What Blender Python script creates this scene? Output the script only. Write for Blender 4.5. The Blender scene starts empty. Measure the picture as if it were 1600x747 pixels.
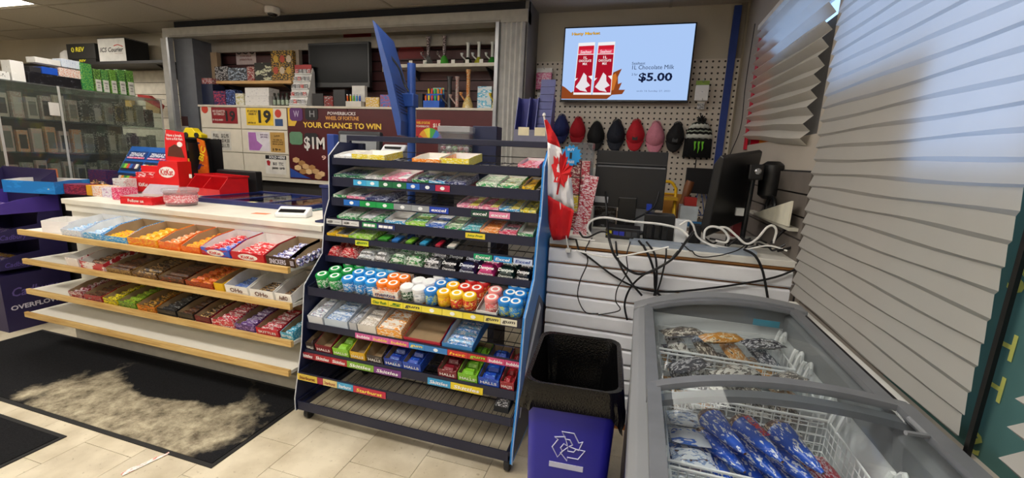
import bpy, bmesh, math, random
from mathutils import Vector, Matrix, Euler
random.seed(7)
SC = bpy.context.scene
COL = SC.collection
PI = math.pi
# ------------------------------------------------------------------ camera
CAM_H, F_PX, YAW, PITCH, ROLL = 1.42, 663.3, math.radians(16.2), math.radians(10.9), math.radians(2.6)
_w = Vector((-math.sin(YAW)*math.cos(PITCH), math.cos(YAW)*math.cos(PITCH), -math.sin(PITCH)))
_r0 = Vector((math.cos(YAW), math.sin(YAW), 0)); _u0 = _r0.cross(_w)
_r = math.cos(ROLL)*_r0 + math.sin(ROLL)*_u0
_u = -math.sin(ROLL)*_r0 + math.cos(ROLL)*_u0
CAM_C = Vector((0, 0, CAM_H))
cd = bpy.data.cameras.new('camera'); cam = bpy.data.objects.new('camera', cd); COL.objects.link(cam)
cam.matrix_world = Matrix(((_r.x, _u.x, -_w.x, 0), (_r.y, _u.y, -_w.y, 0), (_r.z, _u.z, -_w.z, CAM_H), (0, 0, 0, 1)))
cd.sensor_width = 36; cd.lens = 36*F_PX/1600; cd.clip_start = .02; cd.clip_end = 200
SC.camera = cam
def at(px, py, axis, val):
    """Measured point: where the sight line of a photo point meets a real plane of the shop."""
    v = (px-800)/F_PX*_r - (py-373.5)/F_PX*_u + _w
    i = 'xyz'.index(axis)
    return CAM_C + v*((val-CAM_C[i])/v[i])
# ------------------------------------------------------------------ world, exposure
wd = bpy.data.worlds.new('daylight'); SC.world = wd; wd.use_nodes = True
bg = wd.node_tree.nodes['Background']; bg.inputs[0].default_value = (.34, .54, 1.0, 1); bg.inputs[1].default_value = 0.95
SC.view_settings.view_transform = 'Standard'; SC.view_settings.look = 'None'
SC.view_settings.exposure = 1.6; SC.view_settings.gamma = 1.0; SC.view_settings.use_curve_mapping = False
PANEL_POWER = 5.0       # ceiling panel emission
# ------------------------------------------------------------------ colours and materials
def lin(c):
    if isinstance(c, str):
        c = c.lstrip('#'); c = [int(c[i:i+2], 16)/255 for i in (0, 2, 4)]
    return tuple((x/12.92 if x <= .04045 else ((x+.055)/1.055)**2.4) for x in c[:3])
_M = {}
def _new(name):
    m = bpy.data.materials.new(name); m.use_nodes = True
    nt = m.node_tree; return m, nt, nt.nodes['Principled BSDF']
def M(hexc, rough=.55, metal=0., var=.12, scale=14., bump=0., spec=.5, coat=0.):
    key = ('M', hexc, rough, metal, var, scale, bump, spec, coat)
    if key in _M: return _M[key]
    m, nt, b = _new('surface_'+hexc.strip('#'))
    c = lin(hexc); N = nt.nodes; L = nt.links
    tc = N.new('ShaderNodeTexCoord'); no = N.new('ShaderNodeTexNoise')
    no.inputs['Scale'].default_value = scale; no.inputs['Detail'].default_value = 4
    L.new(tc.outputs['Object'], no.inputs['Vector'])
    r = N.new('ShaderNodeValToRGB'); L.new(no.outputs['Fac'], r.inputs['Fac'])
    r.color_ramp.elements[0].position = .3; r.color_ramp.elements[1].position = .7
    r.color_ramp.elements[0].color = (*[x*(1-var) for x in c], 1); r.color_ramp.elements[1].color = (*[min(1, x*(1+var*.6)) for x in c], 1)
    L.new(r.outputs['Color'], b.inputs['Base Color'])
    b.inputs['Roughness'].default_value = rough; b.inputs['Metallic'].default_value = metal
    b.inputs['Specular IOR Level'].default_value = spec; b.inputs['Coat Weight'].default_value = coat
    if bump:
        bp = N.new('ShaderNodeBump'); bp.inputs['Strength'].default_value = bump; bp.inputs['Distance'].default_value = .004
        n2 = N.new('ShaderNodeTexNoise'); n2.inputs['Scale'].default_value = scale*6; L.new(tc.outputs['Object'], n2.inputs['Vector'])
        L.new(n2.outputs['Fac'], bp.inputs['Height']); L.new(bp.outputs['Normal'], b.inputs['Normal'])
    _M[key] = m; return m
def W(c1, c2, c3, scale=45., rough=.28, stretch=(.55, 1.6, 1.6), lo=.53, hi=.615):
    """Printed wrapper: three inks in blotches like small print and pictures."""
    if 14 < scale < 50: scale = 50.
    key = ('W', c1, c2, c3, scale, rough, stretch, lo, hi)
    if key in _M: return _M[key]
    m, nt, b = _new('print_'+c1.strip('#')); N = nt.nodes; L = nt.links
    tc = N.new('ShaderNodeTexCoord'); mp = N.new('ShaderNodeMapping'); no = N.new('ShaderNodeTexNoise')
    mp.inputs['Scale'].default_value = stretch
    no.inputs['Scale'].default_value = scale*1.5; no.inputs['Detail'].default_value = 3.5; no.inputs['Roughness'].default_value = .65
    L.new(tc.outputs['Object'], mp.inputs['Vector']); L.new(mp.outputs['Vector'], no.inputs['Vector'])
    oi = N.new('ShaderNodeObjectInfo'); ad = N.new('ShaderNodeVectorMath'); ad.operation = 'ADD'
    sc = N.new('ShaderNodeVectorMath'); sc.operation = 'SCALE'; sc.inputs['Scale'].default_value = 7.
    cb = N.new('ShaderNodeCombineXYZ'); L.new(oi.outputs['Random'], cb.inputs[0]); L.new(oi.outputs['Random'], cb.inputs[1])
    L.new(cb.outputs[0], sc.inputs[0]); L.new(mp.outputs['Vector'], ad.inputs[0]); L.new(sc.outputs[0], ad.inputs[1]); L.new(ad.outputs[0], no.inputs['Vector'])
    r = N.new('ShaderNodeValToRGB'); r.color_ramp.interpolation = 'CONSTANT'
    e = r.color_ramp.elements; e[0].color = (*lin(c1), 1); e[0].position = 0
    e[1].color = (*lin(c2), 1); e[1].position = lo
    x = e.new(hi); x.color = (*lin(c3), 1)
    L.new(no.outputs['Fac'], r.inputs['Fac']); L.new(r.outputs['Color'], b.inputs['Base Color'])
    b.inputs['Roughness'].default_value = rough
    _M[key] = m; return m
def EM(hexc, s=1.):
    key = ('E', hexc, s)
    if key in _M: return _M[key]
    m = bpy.data.materials.new('glow_'+hexc.strip('#')); m.use_nodes = True; nt = m.node_tree; nt.nodes.clear()
    o = nt.nodes.new('ShaderNodeOutputMaterial'); e = nt.nodes.new('ShaderNodeEmission')
    e.inputs[0].default_value = (*lin(hexc), 1); e.inputs[1].default_value = s
    nt.links.new(e.outputs[0], o.inputs[0]); _M[key] = m; return m
def GLASS(tint='#f4f8f8', refl=.10, rough=.02, haze=0.):
    key = ('G', tint, refl, rough, haze)
    if key in _M: return _M[key]
    m = bpy.data.materials.new('clear_pane'); m.use_nodes = True; nt = m.node_tree; nt.nodes.clear(); N = nt.nodes; L = nt.links
    o = N.new('ShaderNodeOutputMaterial'); t = N.new('ShaderNodeBsdfTransparent'); g = N.new('ShaderNodeBsdfGlossy')
    t.inputs[0].default_value = (*lin(tint), 1); g.inputs['Roughness'].default_value = rough
    lw = N.new('ShaderNodeLayerWeight'); lw.inputs['Blend'].default_value = .5
    pw = N.new('ShaderNodeMath'); pw.operation = 'POWER'; pw.inputs[1].default_value = 4.5; L.new(lw.outputs['Facing'], pw.inputs[0])
    mt = N.new('ShaderNodeMath'); mt.operation = 'MULTIPLY_ADD'; mt.inputs[1].default_value = .45; mt.inputs[2].default_value = .012+refl*.06; mt.use_clamp = True
    L.new(pw.outputs[0], mt.inputs[0]); mx = N.new('ShaderNodeMixShader'); L.new(mt.outputs[0], mx.inputs[0])
    L.new(t.outputs[0], mx.inputs[1]); L.new(g.outputs[0], mx.inputs[2])
    src = mx.outputs[0]
    if haze:
        d = N.new('ShaderNodeBsdfDiffuse'); d.inputs[0].default_value = (.85, .87, .88, 1); m2 = N.new('ShaderNodeMixShader'); m2.inputs[0].default_value = haze
        L.new(src, m2.inputs[1]); L.new(d.outputs[0], m2.inputs[2]); src = m2.outputs[0]
    L.new(src, o.inputs[0]); _M[key] = m; return m
def FABRIC(hexc, transl=.5, bump=.1):
    key = ('F', hexc, transl)
    if key in _M: return _M[key]
    m = bpy.data.materials.new('blind_fabric'); m.use_nodes = True; nt = m.node_tree; nt.nodes.clear(); N = nt.nodes; L = nt.links
    o = N.new('ShaderNodeOutputMaterial'); d = N.new('ShaderNodeBsdfDiffuse'); t = N.new('ShaderNodeBsdfTranslucent'); mx = N.new('ShaderNodeMixShader')
    tc = N.new('ShaderNodeTexCoord'); no = N.new('ShaderNodeTexNoise'); no.inputs['Scale'].default_value = 9; L.new(tc.outputs['Object'], no.inputs['Vector'])
    r = N.new('ShaderNodeValToRGB'); c = lin(hexc); r.color_ramp.elements[0].color = (*[x*.93 for x in c], 1); r.color_ramp.elements[1].color = (*c, 1)
    L.new(no.outputs['Fac'], r.inputs['Fac'])
    L.new(r.outputs[0], d.inputs[0]); L.new(r.outputs[0], t.inputs[0]); mx.inputs[0].default_value = transl
    L.new(d.outputs[0], mx.inputs[1]); L.new(t.outputs[0], mx.inputs[2]); L.new(mx.outputs[0], o.inputs[0]); _M[key] = m; return m
def WOOD(c1='#d9b877', c2='#b98f4c'):
    key = ('wood', c1, c2)
    if key in _M: return _M[key]
    m, nt, b = _new('pine_edge'); N = nt.nodes; L = nt.links
    tc = N.new('ShaderNodeTexCoord'); mp = N.new('ShaderNodeMapping'); mp.inputs['Scale'].default_value = (1.2, 22, 22)
    no = N.new('ShaderNodeTexNoise'); no.inputs['Scale'].default_value = 3.; no.inputs['Detail'].default_value = 6; no.inputs['Distortion'].default_value = .6
    L.new(tc.outputs['Object'], mp.inputs['Vector']); L.new(mp.outputs['Vector'], no.inputs['Vector'])
    r = N.new('ShaderNodeValToRGB'); r.color_ramp.elements[0].color = (*lin(c2), 1); r.color_ramp.elements[1].color = (*lin(c1), 1)
    r.color_ramp.elements[0].position = .3; r.color_ramp.elements[1].position = .6
    L.new(no.outputs['Fac'], r.inputs['Fac']); L.new(r.outputs[0], b.inputs['Base Color']); b.inputs['Roughness'].default_value = .5
    _M[key] = m; return m
# ------------------------------------------------------------------ mesh builder
class MB:
    def __init__(s): s.v = []; s.f = []; s.mi = []; s.m = 0
    def mat(s, i): s.m = i; return s
    def add(s, vs, fs):
        n = len(s.v); s.v += [tuple(v) for v in vs]
        for f in fs: s.f.append([i+n for i in f]); s.mi.append(s.m)
        return s
    def hexa(s, p):  # 8 corners: bottom ring then top ring
        return s.add(p, [(3, 2, 1, 0), (4, 5, 6, 7), (0, 1, 5, 4), (1, 2, 6, 5), (2, 3, 7, 6), (3, 0, 4, 7)])
    def box(s, x0, y0, z0, x1, y1, z1):
        return s.hexa([(x0, y0, z0), (x1, y0, z0), (x1, y1, z0), (x0, y1, z0), (x0, y0, z1), (x1, y0, z1), (x1, y1, z1), (x0, y1, z1)])
    def cbox(s, cx, cy, cz, sx, sy, sz): return s.box(cx-sx/2, cy-sy/2, cz-sz/2, cx+sx/2, cy+sy/2, cz+sz/2)
    def quad(s, *p): return s.add(p, [tuple(range(len(p)))])
    def prism(s, poly, axis, a, b):
        """poly in the other two axes (in xyz order), extruded along axis from a to b"""
        def P(u, w, t): return {'x': (t, u, w), 'y': (u, t, w), 'z': (u, w, t)}[axis]
        n = len(poly); vs = [P(*q, a) for q in poly]+[P(*q, b) for q in poly]
        area = sum(poly[i][0]*poly[(i+1) % n][1]-poly[(i+1) % n][0]*poly[i][1] for i in range(n))
        fl = (area > 0) ^ (axis == 'y') ^ (b < a)
        fs = [tuple(range(n-1, -1, -1)), tuple(range(n, 2*n))]+[(i, (i+1) % n, (i+1) % n+n, i+n) for i in range(n)]
        if not fl: fs = [tuple(reversed(f)) for f in fs]
        return s.add(vs, fs)
    def tube(s, pts, r, n=6, closed=False):
        pts = [Vector(p) for p in pts]; k = len(pts); vs = []; up = None
        for i, p in enumerate(pts):
            a = pts[(i-1) % k] if (i > 0 or closed) else p; b = pts[(i+1) % k] if (i < k-1 or closed) else p
            t = (b-a); t = t.normalized() if t.length > 1e-9 else Vector((0, 0, 1))
            if up is None:
                up = Vector((0, 0, 1)) if abs(t.z) < .9 else Vector((1, 0, 0))
            x = up - t*up.dot(t); x = x.normalized() if x.length > 1e-6 else t.orthogonal().normalized(); up = x; y = t.cross(x)
            rr = r[i] if isinstance(r, (list, tuple)) else r
            for j in range(n):
                q = 2*PI*j/n; vs.append(p+x*math.cos(q)*rr+y*math.sin(q)*rr)
        fs = []
        for i in range(k if closed else k-1):
            for j in range(n):
                fs.append((i*n+j, i*n+(j+1) % n, ((i+1) % k)*n+(j+1) % n, ((i+1) % k)*n+j))
        if not closed: fs += [tuple(range(n-1, -1, -1)), tuple(range((k-1)*n, k*n))]
        return s.add(vs, fs)
    def lathe(s, prof, c=(0, 0, 0), n=16, cap=True):
        """prof: (radius, z) from bottom to top"""
        vs = []; k = len(prof)
        for r, z in prof:
            for j in range(n):
                q = 2*PI*j/n; vs.append((c[0]+r*math.cos(q), c[1]+r*math.sin(q), c[2]+z))
        fs = [(i*n+j, i*n+(j+1) % n, (i+1)*n+(j+1) % n, (i+1)*n+j) for i in range(k-1) for j in range(n)]
        if cap: fs += [tuple(range(n-1, -1, -1)), tuple(range((k-1)*n, k*n))]
        return s.add(vs, fs)
    def grid(s, fn, nu, nv, flip=False):
        vs = [fn(i/nu, j/nv) for j in range(nv+1) for i in range(nu+1)]
        fs = [(j*(nu+1)+i, j*(nu+1)+i+1, (j+1)*(nu+1)+i+1, (j+1)*(nu+1)+i) for j in range(nv) for i in range(nu)]
        if flip: fs = [f[::-1] for f in fs]
        return s.add(vs, fs)
    def mesh(s, name, mats, smooth=False):
        me = bpy.data.meshes.new(name); me.from_pydata(s.v, [], s.f)
        for m in (mats if isinstance(mats, (list, tuple)) else [mats]): me.materials.append(m)
        if s.mi and max(s.mi): me.polygons.foreach_set('material_index', s.mi)
        if smooth:
            me.shade_smooth(); me.set_sharp_from_angle(angle=math.radians(smooth if smooth is not True else 45))
        me.update(); return me
def tag(o, label=None, cat=None, group=None, kind=None):
    if label: o['label'] = label
    if cat: o['category'] = cat
    if group: o['group'] = group
    if kind: o['kind'] = kind
    return o
def put(name, me, parent=None, loc=(0, 0, 0), rot=(0, 0, 0), **k):
    o = bpy.data.objects.new(name, me); COL.objects.link(o); o.location = loc; o.rotation_euler = rot
    if parent is not None: o.parent = parent
    return tag(o, **k)
def obj(name, mb, mats, parent=None, loc=(0, 0, 0), rot=(0, 0, 0), smooth=False, bevel=0, **k):
    o = put(name, mb.mesh(name, mats, smooth), parent, loc, rot, **k)
    if bevel:
        b = o.modifiers.new('bevel', 'BEVEL'); b.width = bevel; b.segments = 2; b.limit_method = 'ANGLE'
    return o
def thing(name, label, cat, loc=(0, 0, 0), rot=(0, 0, 0), group=None):
    o = bpy.data.objects.new(name, None); COL.objects.link(o); o.empty_display_size = .05
    o.location = loc; o.rotation_euler = (0, 0, rot) if isinstance(rot, (int, float)) else rot
    return tag(o, label, cat, group)
def struct(name, mb, mats, parent=None, **k):
    return obj(name, mb, mats, parent, kind='structure' if parent is None else None, **k)
_T = {}
def text_mesh(body, w, h, mat, bold=0., shear=0., depth=.0006):
    key = (body, round(w, 4), round(h or 0, 4), mat.name, bold, shear, depth)
    if key in _T: return _T[key]
    cu = bpy.data.curves.new('letters', 'FONT'); cu.body = body; cu.size = 1; cu.resolution_u = 2
    cu.align_x = 'CENTER'; cu.align_y = 'CENTER'; cu.offset = bold; cu.shear = shear; cu.space_line = .95
    ob = bpy.data.objects.new('letters', cu); COL.objects.link(ob)
    dg = bpy.context.evaluated_depsgraph_get()
    me = bpy.data.meshes.new_from_object(ob.evaluated_get(dg)); bpy.data.objects.remove(ob); bpy.data.curves.remove(cu)
    xs = [v.co.x for v in me.vertices]; ys = [v.co.y for v in me.vertices]
    cx, cy = (min(xs)+max(xs))/2, (min(ys)+max(ys))/2; sx = w/max(1e-6, max(xs)-min(xs)); sy = (h/max(1e-6, max(ys)-min(ys))) if h else sx
    for v in me.vertices: v.co = Vector(((v.co.x-cx)*sx, (v.co.y-cy)*sy, depth))
    me.materials.clear(); me.materials.append(mat); _T[key] = me; return me
UP = (PI/2, 0, 0)            # stands upright, read from -y
SIDE = (PI/2, 0, PI/2)       # stands upright, read from +x
def text(body, parent, loc, w, h=None, mat=None, rot=UP, bold=.012, shear=0., name='lettering'):
    return put(name, text_mesh(body, w, h, mat or M('#f5f5f0'), bold, shear), parent, loc, rot)
def curve_pts(ctrl, n=8):
    P = [Vector(p) for p in ctrl]; out = []
    for i in range(len(P)-1):
        a = P[max(i-1, 0)]; b = P[i]; c = P[i+1]; d = P[min(i+2, len(P)-1)]
        for k in range(n):
            t = k/n; out.append(.5*((2*b)+(c-a)*t+(2*a-5*b+4*c-d)*t*t+(3*b-a-3*c+d)*t**3))
    return out+[P[-1]]
def copy_thing(o, loc, rot=None, **k):
    c = o.copy(); COL.objects.link(c); c.location = loc
    if rot is not None: c.rotation_euler = rot
    for ch in o.children:
        d = ch.copy(); COL.objects.link(d); d.parent = c
        for g in ch.children:
            e = g.copy(); COL.objects.link(e); e.parent = d
    return tag(c, **k)
ORD = ['first', 'second', 'third', 'fourth', 'fifth', 'sixth', 'seventh', 'eighth', 'ninth', 'tenth', 'eleventh', 'twelfth', 'thirteenth', 'fourteenth', 'fifteenth']
WHITE = M('#efeeea', .5); BLACK = M('#141416', .45); NAVY = M('#141a33', .45); CARD = M('#a58a66', .8); STEEL = M('#b8bcc0', .3, .8)
# ================================================================== THE ROOM
ZC, YB, XR = 2.726, 4.10, .72
def dotted(hexc, dot, pitch, rad):
    m, nt, b = _new('pegboard_print'); N = nt.nodes; L = nt.links
    tc = N.new('ShaderNodeTexCoord'); mp = N.new('ShaderNodeVectorMath'); mp.operation = 'SCALE'; mp.inputs['Scale'].default_value = 1/pitch
    fr = N.new('ShaderNodeVectorMath'); fr.operation = 'FRACTION'; sb = N.new('ShaderNodeVectorMath'); sb.operation = 'SUBTRACT'; sb.inputs[1].default_value = (.5, .5, .5)
    mu = N.new('ShaderNodeVectorMath'); mu.operation = 'MULTIPLY'; mu.inputs[1].default_value = (1, 0, 1)
    ln = N.new('ShaderNodeVectorMath'); ln.operation = 'LENGTH'; lt = N.new('ShaderNodeMath'); lt.operation = 'LESS_THAN'; lt.inputs[1].default_value = rad/pitch
    mx = N.new('ShaderNodeMixRGB'); mx.inputs[1].default_value = (*lin(hexc), 1); mx.inputs[2].default_value = (*lin(dot), 1)
    L.new(tc.outputs['Object'], mp.inputs[0]); L.new(mp.outputs[0], fr.inputs[0]); L.new(fr.outputs[0], sb.inputs[0]); L.new(sb.outputs[0], mu.inputs[0])
    L.new(mu.outputs[0], ln.inputs[0]); L.new(ln.outputs['Value'], lt.inputs[0]); L.new(lt.outputs[0], mx.inputs[0]); L.new(mx.outputs[0], b.inputs['Base Color'])
    b.inputs['Roughness'].default_value = .7; return m
def tile_mat():
    m, nt, b = _new('vinyl_floor'); N = nt.nodes; L = nt.links
    g = N.new('ShaderNodeNewGeometry'); oi = N.new('ShaderNodeObjectInfo')
    n1 = N.new('ShaderNodeTexNoise'); n1.inputs['Scale'].default_value = 5; n1.inputs['Detail'].default_value = 6
    n2 = N.new('ShaderNodeTexNoise'); n2.inputs['Scale'].default_value = 55; n2.inputs['Detail'].default_value = 3
    L.new(g.outputs['Position'], n1.inputs['Vector']); L.new(g.outputs['Position'], n2.inputs['Vector'])
    r = N.new('ShaderNodeValToRGB'); r.color_ramp.elements[0].color = (*lin('#b3a78d'), 1); r.color_ramp.elements[1].color = (*lin('#d6ccb4'), 1)
    r.color_ramp.elements[0].position = .3; r.color_ramp.elements[1].position = .62; L.new(n1.outputs['Fac'], r.inputs[0])
    r2 = N.new('ShaderNodeValToRGB'); r2.color_ramp.elements[0].color = (.5, .46, .4, 1); r2.color_ramp.elements[1].color = (1, 1, 1, 1)
    r2.color_ramp.elements[0].position = .27; r2.color_ramp.elements[1].position = .36; L.new(n2.outputs['Fac'], r2.inputs[0])
    mx = N.new('ShaderNodeMixRGB'); mx.blend_type = 'MULTIPLY'; mx.inputs[0].default_value = .6; L.new(r.outputs[0], mx.inputs[1]); L.new(r2.outputs[0], mx.inputs[2])
    hv = N.new('ShaderNodeHueSaturation'); ma = N.new('ShaderNodeMath'); ma.operation = 'MULTIPLY_ADD'; ma.inputs[1].default_value = .12; ma.inputs[2].default_value = .94
    L.new(oi.outputs['Random'], ma.inputs[0]); L.new(ma.outputs[0], hv.inputs['Value']); L.new(mx.outputs[0], hv.inputs['Color'])
    L.new(hv.outputs[0], b.inputs['Base Color']); b.inputs['Roughness'].default_value = .42; return m
# ---- floor: each vinyl tile its own piece
TP = .3106; TM = tile_mat()
fl = struct('floor', MB().box(-10, -3.5, -.06, .9, 4.3, -.004), M('#57503f', .9))
tm = MB().box(.0012, .0012, -.004, TP-.0012, TP-.0012, 0).mesh('floor_tile', TM)
far = MB()
for i in range(-28, 8):
    X = -1.473+i*TP; off = 1.624 if i % 2 == 0 else 1.468
    for j in range(-17, 9):
        Y = off+j*TP
        if X > .9 or Y > 4.2: continue
        if -4.7 < X < .2 and .75 < Y < 2.4: put('floor_tile', tm, fl, (X, Y, 0))
        else: far.box(X+.0012, Y+.0012, -.004, X+TP-.0012, Y+TP-.0012, 0)
obj('distant_floor_tiles', far, TM, fl, kind='stuff')
# ---- ceiling: lay-in tiles on a metal grid
ce = struct('ceiling', MB().box(-10, -3.5, ZC+.035, .9, 4.3, ZC+.1), M('#55504a', .9))
CT = M('#b9b2a6', .95, var=.08, scale=60, bump=.6)
GX0, GY0, GW, GD = -5.99, 3.12, 1.22, .61
ct = MB().box(.012, .012, 0, GW-.012, GD-.012, .02).mesh('ceiling_tile', CT)
panels = {(-1, -1), (1, -5), (3, -5), (4, -8), (0, -8), (2, -8), (-1, -5), (3, -2), (1, -2), (4, -5)}  # unseen ones are assumed; those near showcase and freezer added to brighten them
rest = MB(); bars = MB()
for i in range(-4, 6):
    for j in range(-11, 2):
        X, Y = GX0+i*GW, GY0+j*GD
        if (i, j) in panels:
            p = thing('ceiling_light', 'recessed fluorescent panel above the left wall shelves' if (i, j) == (-1, -1) else 'unseen ceiling light panel added out of the picture', 'ceiling light', (X, Y, ZC), group=None if (i, j) == (-1, -1) else 'ceiling panels over the shop floor')
            obj('diffuser', MB().box(.05, .05, .004, GW-.05, GD-.05, .014), EM('#fff7ec', PANEL_POWER), p)
            fr = MB().box(.012, .012, .0, GW-.012, .05, .03).box(.012, GD-.05, .0, GW-.012, GD-.012, .03).box(.012, .05, 0, .05, GD-.05, .03).box(GW-.05, .05, 0, GW-.012, GD-.05, .03)
            obj('frame', fr, M('#cfcabf', .6), p)
        elif Y > 2.2 and X > -8.6: put('ceiling_tile', ct, ce, (X, Y, ZC))
        else: rest.box(X+.012, Y+.012, ZC, X+GW-.012, Y+GD-.012, ZC+.02)
obj('distant_ceiling_tiles', rest, CT, ce, kind='stuff')
for i in range(-4, 7): bars.box(GX0+i*GW-.0125, -3.5, ZC-.004, GX0+i*GW+.0125, 4.12, ZC+.03)
for j in range(-11, 3): bars.box(-10, GY0+j*GD-.0125, ZC-.005, .9, GY0+j*GD+.0125, ZC+.03)
obj('ceiling_grid', bars, M('#a39b8d', .6), ce)
# ---- walls
WALL = M('#b0a89d', .85, var=.06, scale=3)
struct('wall_back', MB().box(-10, YB, 0, .9, YB+.1, ZC+.1), M('#c3bba9', .85, var=.06, scale=3))
struct('wall_left', MB().box(-10.1, -3.5, 0, -10, YB, ZC+.1), WALL)
struct('wall_rear', MB().box(-10, -3.6, 0, .9, -3.5, ZC+.1), M('#cfc8ba', .85))
wr = MB()
Y0, Y1, Y2, Y3 = -.35, 2.12, 2.2, 3.5
wr.box(XR, -3.5, 0, XR+.12, Y0, ZC+.1); wr.box(XR, Y0, 0, XR+.12, Y1, .84); wr.box(XR, Y0, 2.36, XR+.12, YB, ZC+.1)
wr.box(XR, Y1, 0, XR+.12, Y2, 2.36); wr.box(XR, Y2, 0, XR+.12, Y3, 1.58); wr.box(XR, Y3, 0, XR+.12, YB, 2.36)
struct('wall_right', wr, WALL)
# blue corner batten at the end of the pegboard
c0 = at(1168, 20, 'y', 4.03); c1 = at(1126, 260, 'y', 4.03)
struct('trim_1', MB().box(.60, 4.055, 1.02, .655, 4.085, 2.70), M('#24408f', .5))
# ---- windows
win = struct('window_1', MB().box(XR+.055, Y2, 1.58, XR+.06, Y3, 2.36), GLASS())
fr = MB()
for y in (Y2, Y3-.04): fr.box(XR+.03, y, 1.58, XR+.09, y+.04, 2.36)
fr.box(XR+.03, Y2, 1.58, XR+.09, Y3, 1.62).box(XR+.03, Y2, 2.32, XR+.09, Y3, 2.36)
obj('window_frame', fr, M('#1b1b1d', .4), win)
obj('window_poster', MB().box(XR+.02, Y2, 1.58, XR+.023, 3.02, 2.08), M('#6a6a6c', .8), win)
obj('window_poster', MB().box(XR+.02, 3.02, 1.58, XR+.023, 3.26, 2.20), FABRIC('#e0853a', .5), win)
obj('window_poster', MB().box(XR+.02, 3.26, 1.58, XR+.023, 3.5, 2.30), FABRIC('#d0203a', .5), win)
rc = MB().box(XR-.012, Y3-.02, 1.55, XR-.002, Y3+.05, 2.42).box(XR-.012, Y2, 2.36, XR-.002, Y3+.05, 2.42)
obj('red_casing', rc, M('#d5203a', .5), win)
win = struct('window_2', MB().box(XR+.055, Y0, .84, XR+.06, Y1, 2.36), GLASS())
fr = MB()
for y in (Y0, Y1-.04): fr.box(XR+.03, y, .84, XR+.09, y+.04, 2.36)
fr.box(XR+.03, Y0, .84, XR+.09, Y1, .88).box(XR+.03, Y0, 2.32, XR+.09, Y1, 2.36)
obj('window_frame', fr, M('#1b1b1d', .4), win)
obj('mullion', MB().box(XR-.006, 1.040, .84, XR+.002, 1.052, 2.36), M('#0f0f11', .4), win)
obj('window_poster', MB().box(XR+.02, 1.42, .84, XR+.023, 2.12, 1.74), M('#6b625a', .8), win)
obj('window_poster', MB().box(XR+.02, -.35, .84, XR+.023, .45, 1.44), M('#6b6862', .8), win)
tp = obj('window_poster', MB().box(XR+.02, .45, .84, XR+.023, 1.42, 1.44), FABRIC('#5f8581', .4), win)
YL = FABRIC('#e6e884', .45)
for ch, (px, py), s in (('a', (1589, 437), .05), ('H', (1571, 539), .055), ('H', (1553, 603), .055), ('S', (1521, 690), .05)):
    p = at(px, py, 'x', XR+.0165)
    put('lettering', text_mesh(ch, s*.8, s, YL, .02), tp, (XR+.0165, p.y, p.z), (PI/2, 0, PI/2))
# ---- pleated blinds
FAB = FABRIC('#cac8c3', .45)
FAB2 = FABRIC('#e2dfd8', .45)  # lighter copy of the fabric, short blind's extra light put into its colour
def blind(name, label, yfar, ynear, ztop, zbot, pitch, amp, x, sag=0., asym=.8, nu=10, near=lambda t: 0., seed=1, fab=None):
    rnd = random.Random(seed); mb = MB(); rows = []
    n = int((ztop-zbot)/pitch); zs = []
    for k in range(n):
        zs += [(ztop-k*pitch, 0), (ztop-(k+asym)*pitch, 1)]
    zs.append((ztop-n*pitch, 0))
    def P(u, k):
        z, s = zs[k]; t = (ztop-z)/(ztop-zbot)
        yn = ynear+near(t)-(.012 if s else -.006); yf = yfar+(.012 if s else -.006)-.02*t
        y = yf+(yn-yf)*u
        return (x-(amp if s else -amp)*(.85+.3*rnd.random()*.3), y, z-sag*t*u+.003*math.sin(9*u+k))
    vs = [P(u/nu, k) for k in range(len(zs)) for u in range(nu+1)]
    mb.add(vs, [(k*(nu+1)+u, k*(nu+1)+u+1, (k+1)*(nu+1)+u+1, (k+1)*(nu+1)+u) for k in range(len(zs)-1) for u in range(nu)])
    t = thing(name, label, 'window blind', (0, 0, 0))
    obj('pleated_fabric', mb, fab or FAB, t)
    obj('head_rail', MB().box(x-.02, ynear+.01, ztop, x+.02, yfar-.01, ztop+.03), WHITE, t)
    obj('bottom_rail', MB().box(x-.014, ynear+near(1)+.01, zbot-.014-sag, x+.014, yfar-.04, zbot-sag*.4), WHITE, t) if sag == 0 else None
    return t
blind('pleated_blind', 'wide white pleated blind glowing with daylight behind the ice cream freezer', 2.08, 1.035, 2.34, .86, .052, .0042, .686, asym=.82, near=lambda t: .0, seed=3)
blind('pleated_blind', 'crooked short white pleated blind beside the pegboard corner', 3.45, 2.14, 2.34, 1.56, .06, .022, .690, sag=.10, asym=.55, near=lambda t: .13*t, seed=5, fab=FAB2)
blind('pleated_blind', 'white pleated blind at the lower right corner past the black mullion', .92, -.3, 2.34, .86, .06, .016, .686, asym=.6, seed=8)
# cord of the short blind
co = obj('blind_cord', MB().tube(curve_pts([(.66, 3.5, 2.40), (.655, 3.5, 2.0), (.66, 3.49, 1.7), (.62, 3.55, 1.45), (.66, 3.52, 1.2)]), .003), M('#2a2a2c', .6), label='thin dark cord hanging beside the crooked short blind', cat='cord')
# ---- dark slatwall on the right wall under the short window
sw = struct('wall_right_slats', MB().box(XR-.008, 2.12, .8, XR, 4.05, 1.42), M('#1c1a19', .8))
sm = MB().box(-.012, 2.12, 0, 0, 4.05, .092).mesh('slat', M('#6b645e', .6))
for k in range(6): put('slat', sm, sw, (XR-.008, 0, .82+k*.1))
# ---- pegboard on the back wall
pb = struct('wall_back_pegboard', MB().box(-1.02, YB-.025, .95, .70, YB-.015, 2.30), dotted('#d2c9bc', '#2e2926', .047, .0085))
struct('trim_2', MB().box(.655, YB-.02, 0, .70, YB, ZC), M('#8f877c', .7))
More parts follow.
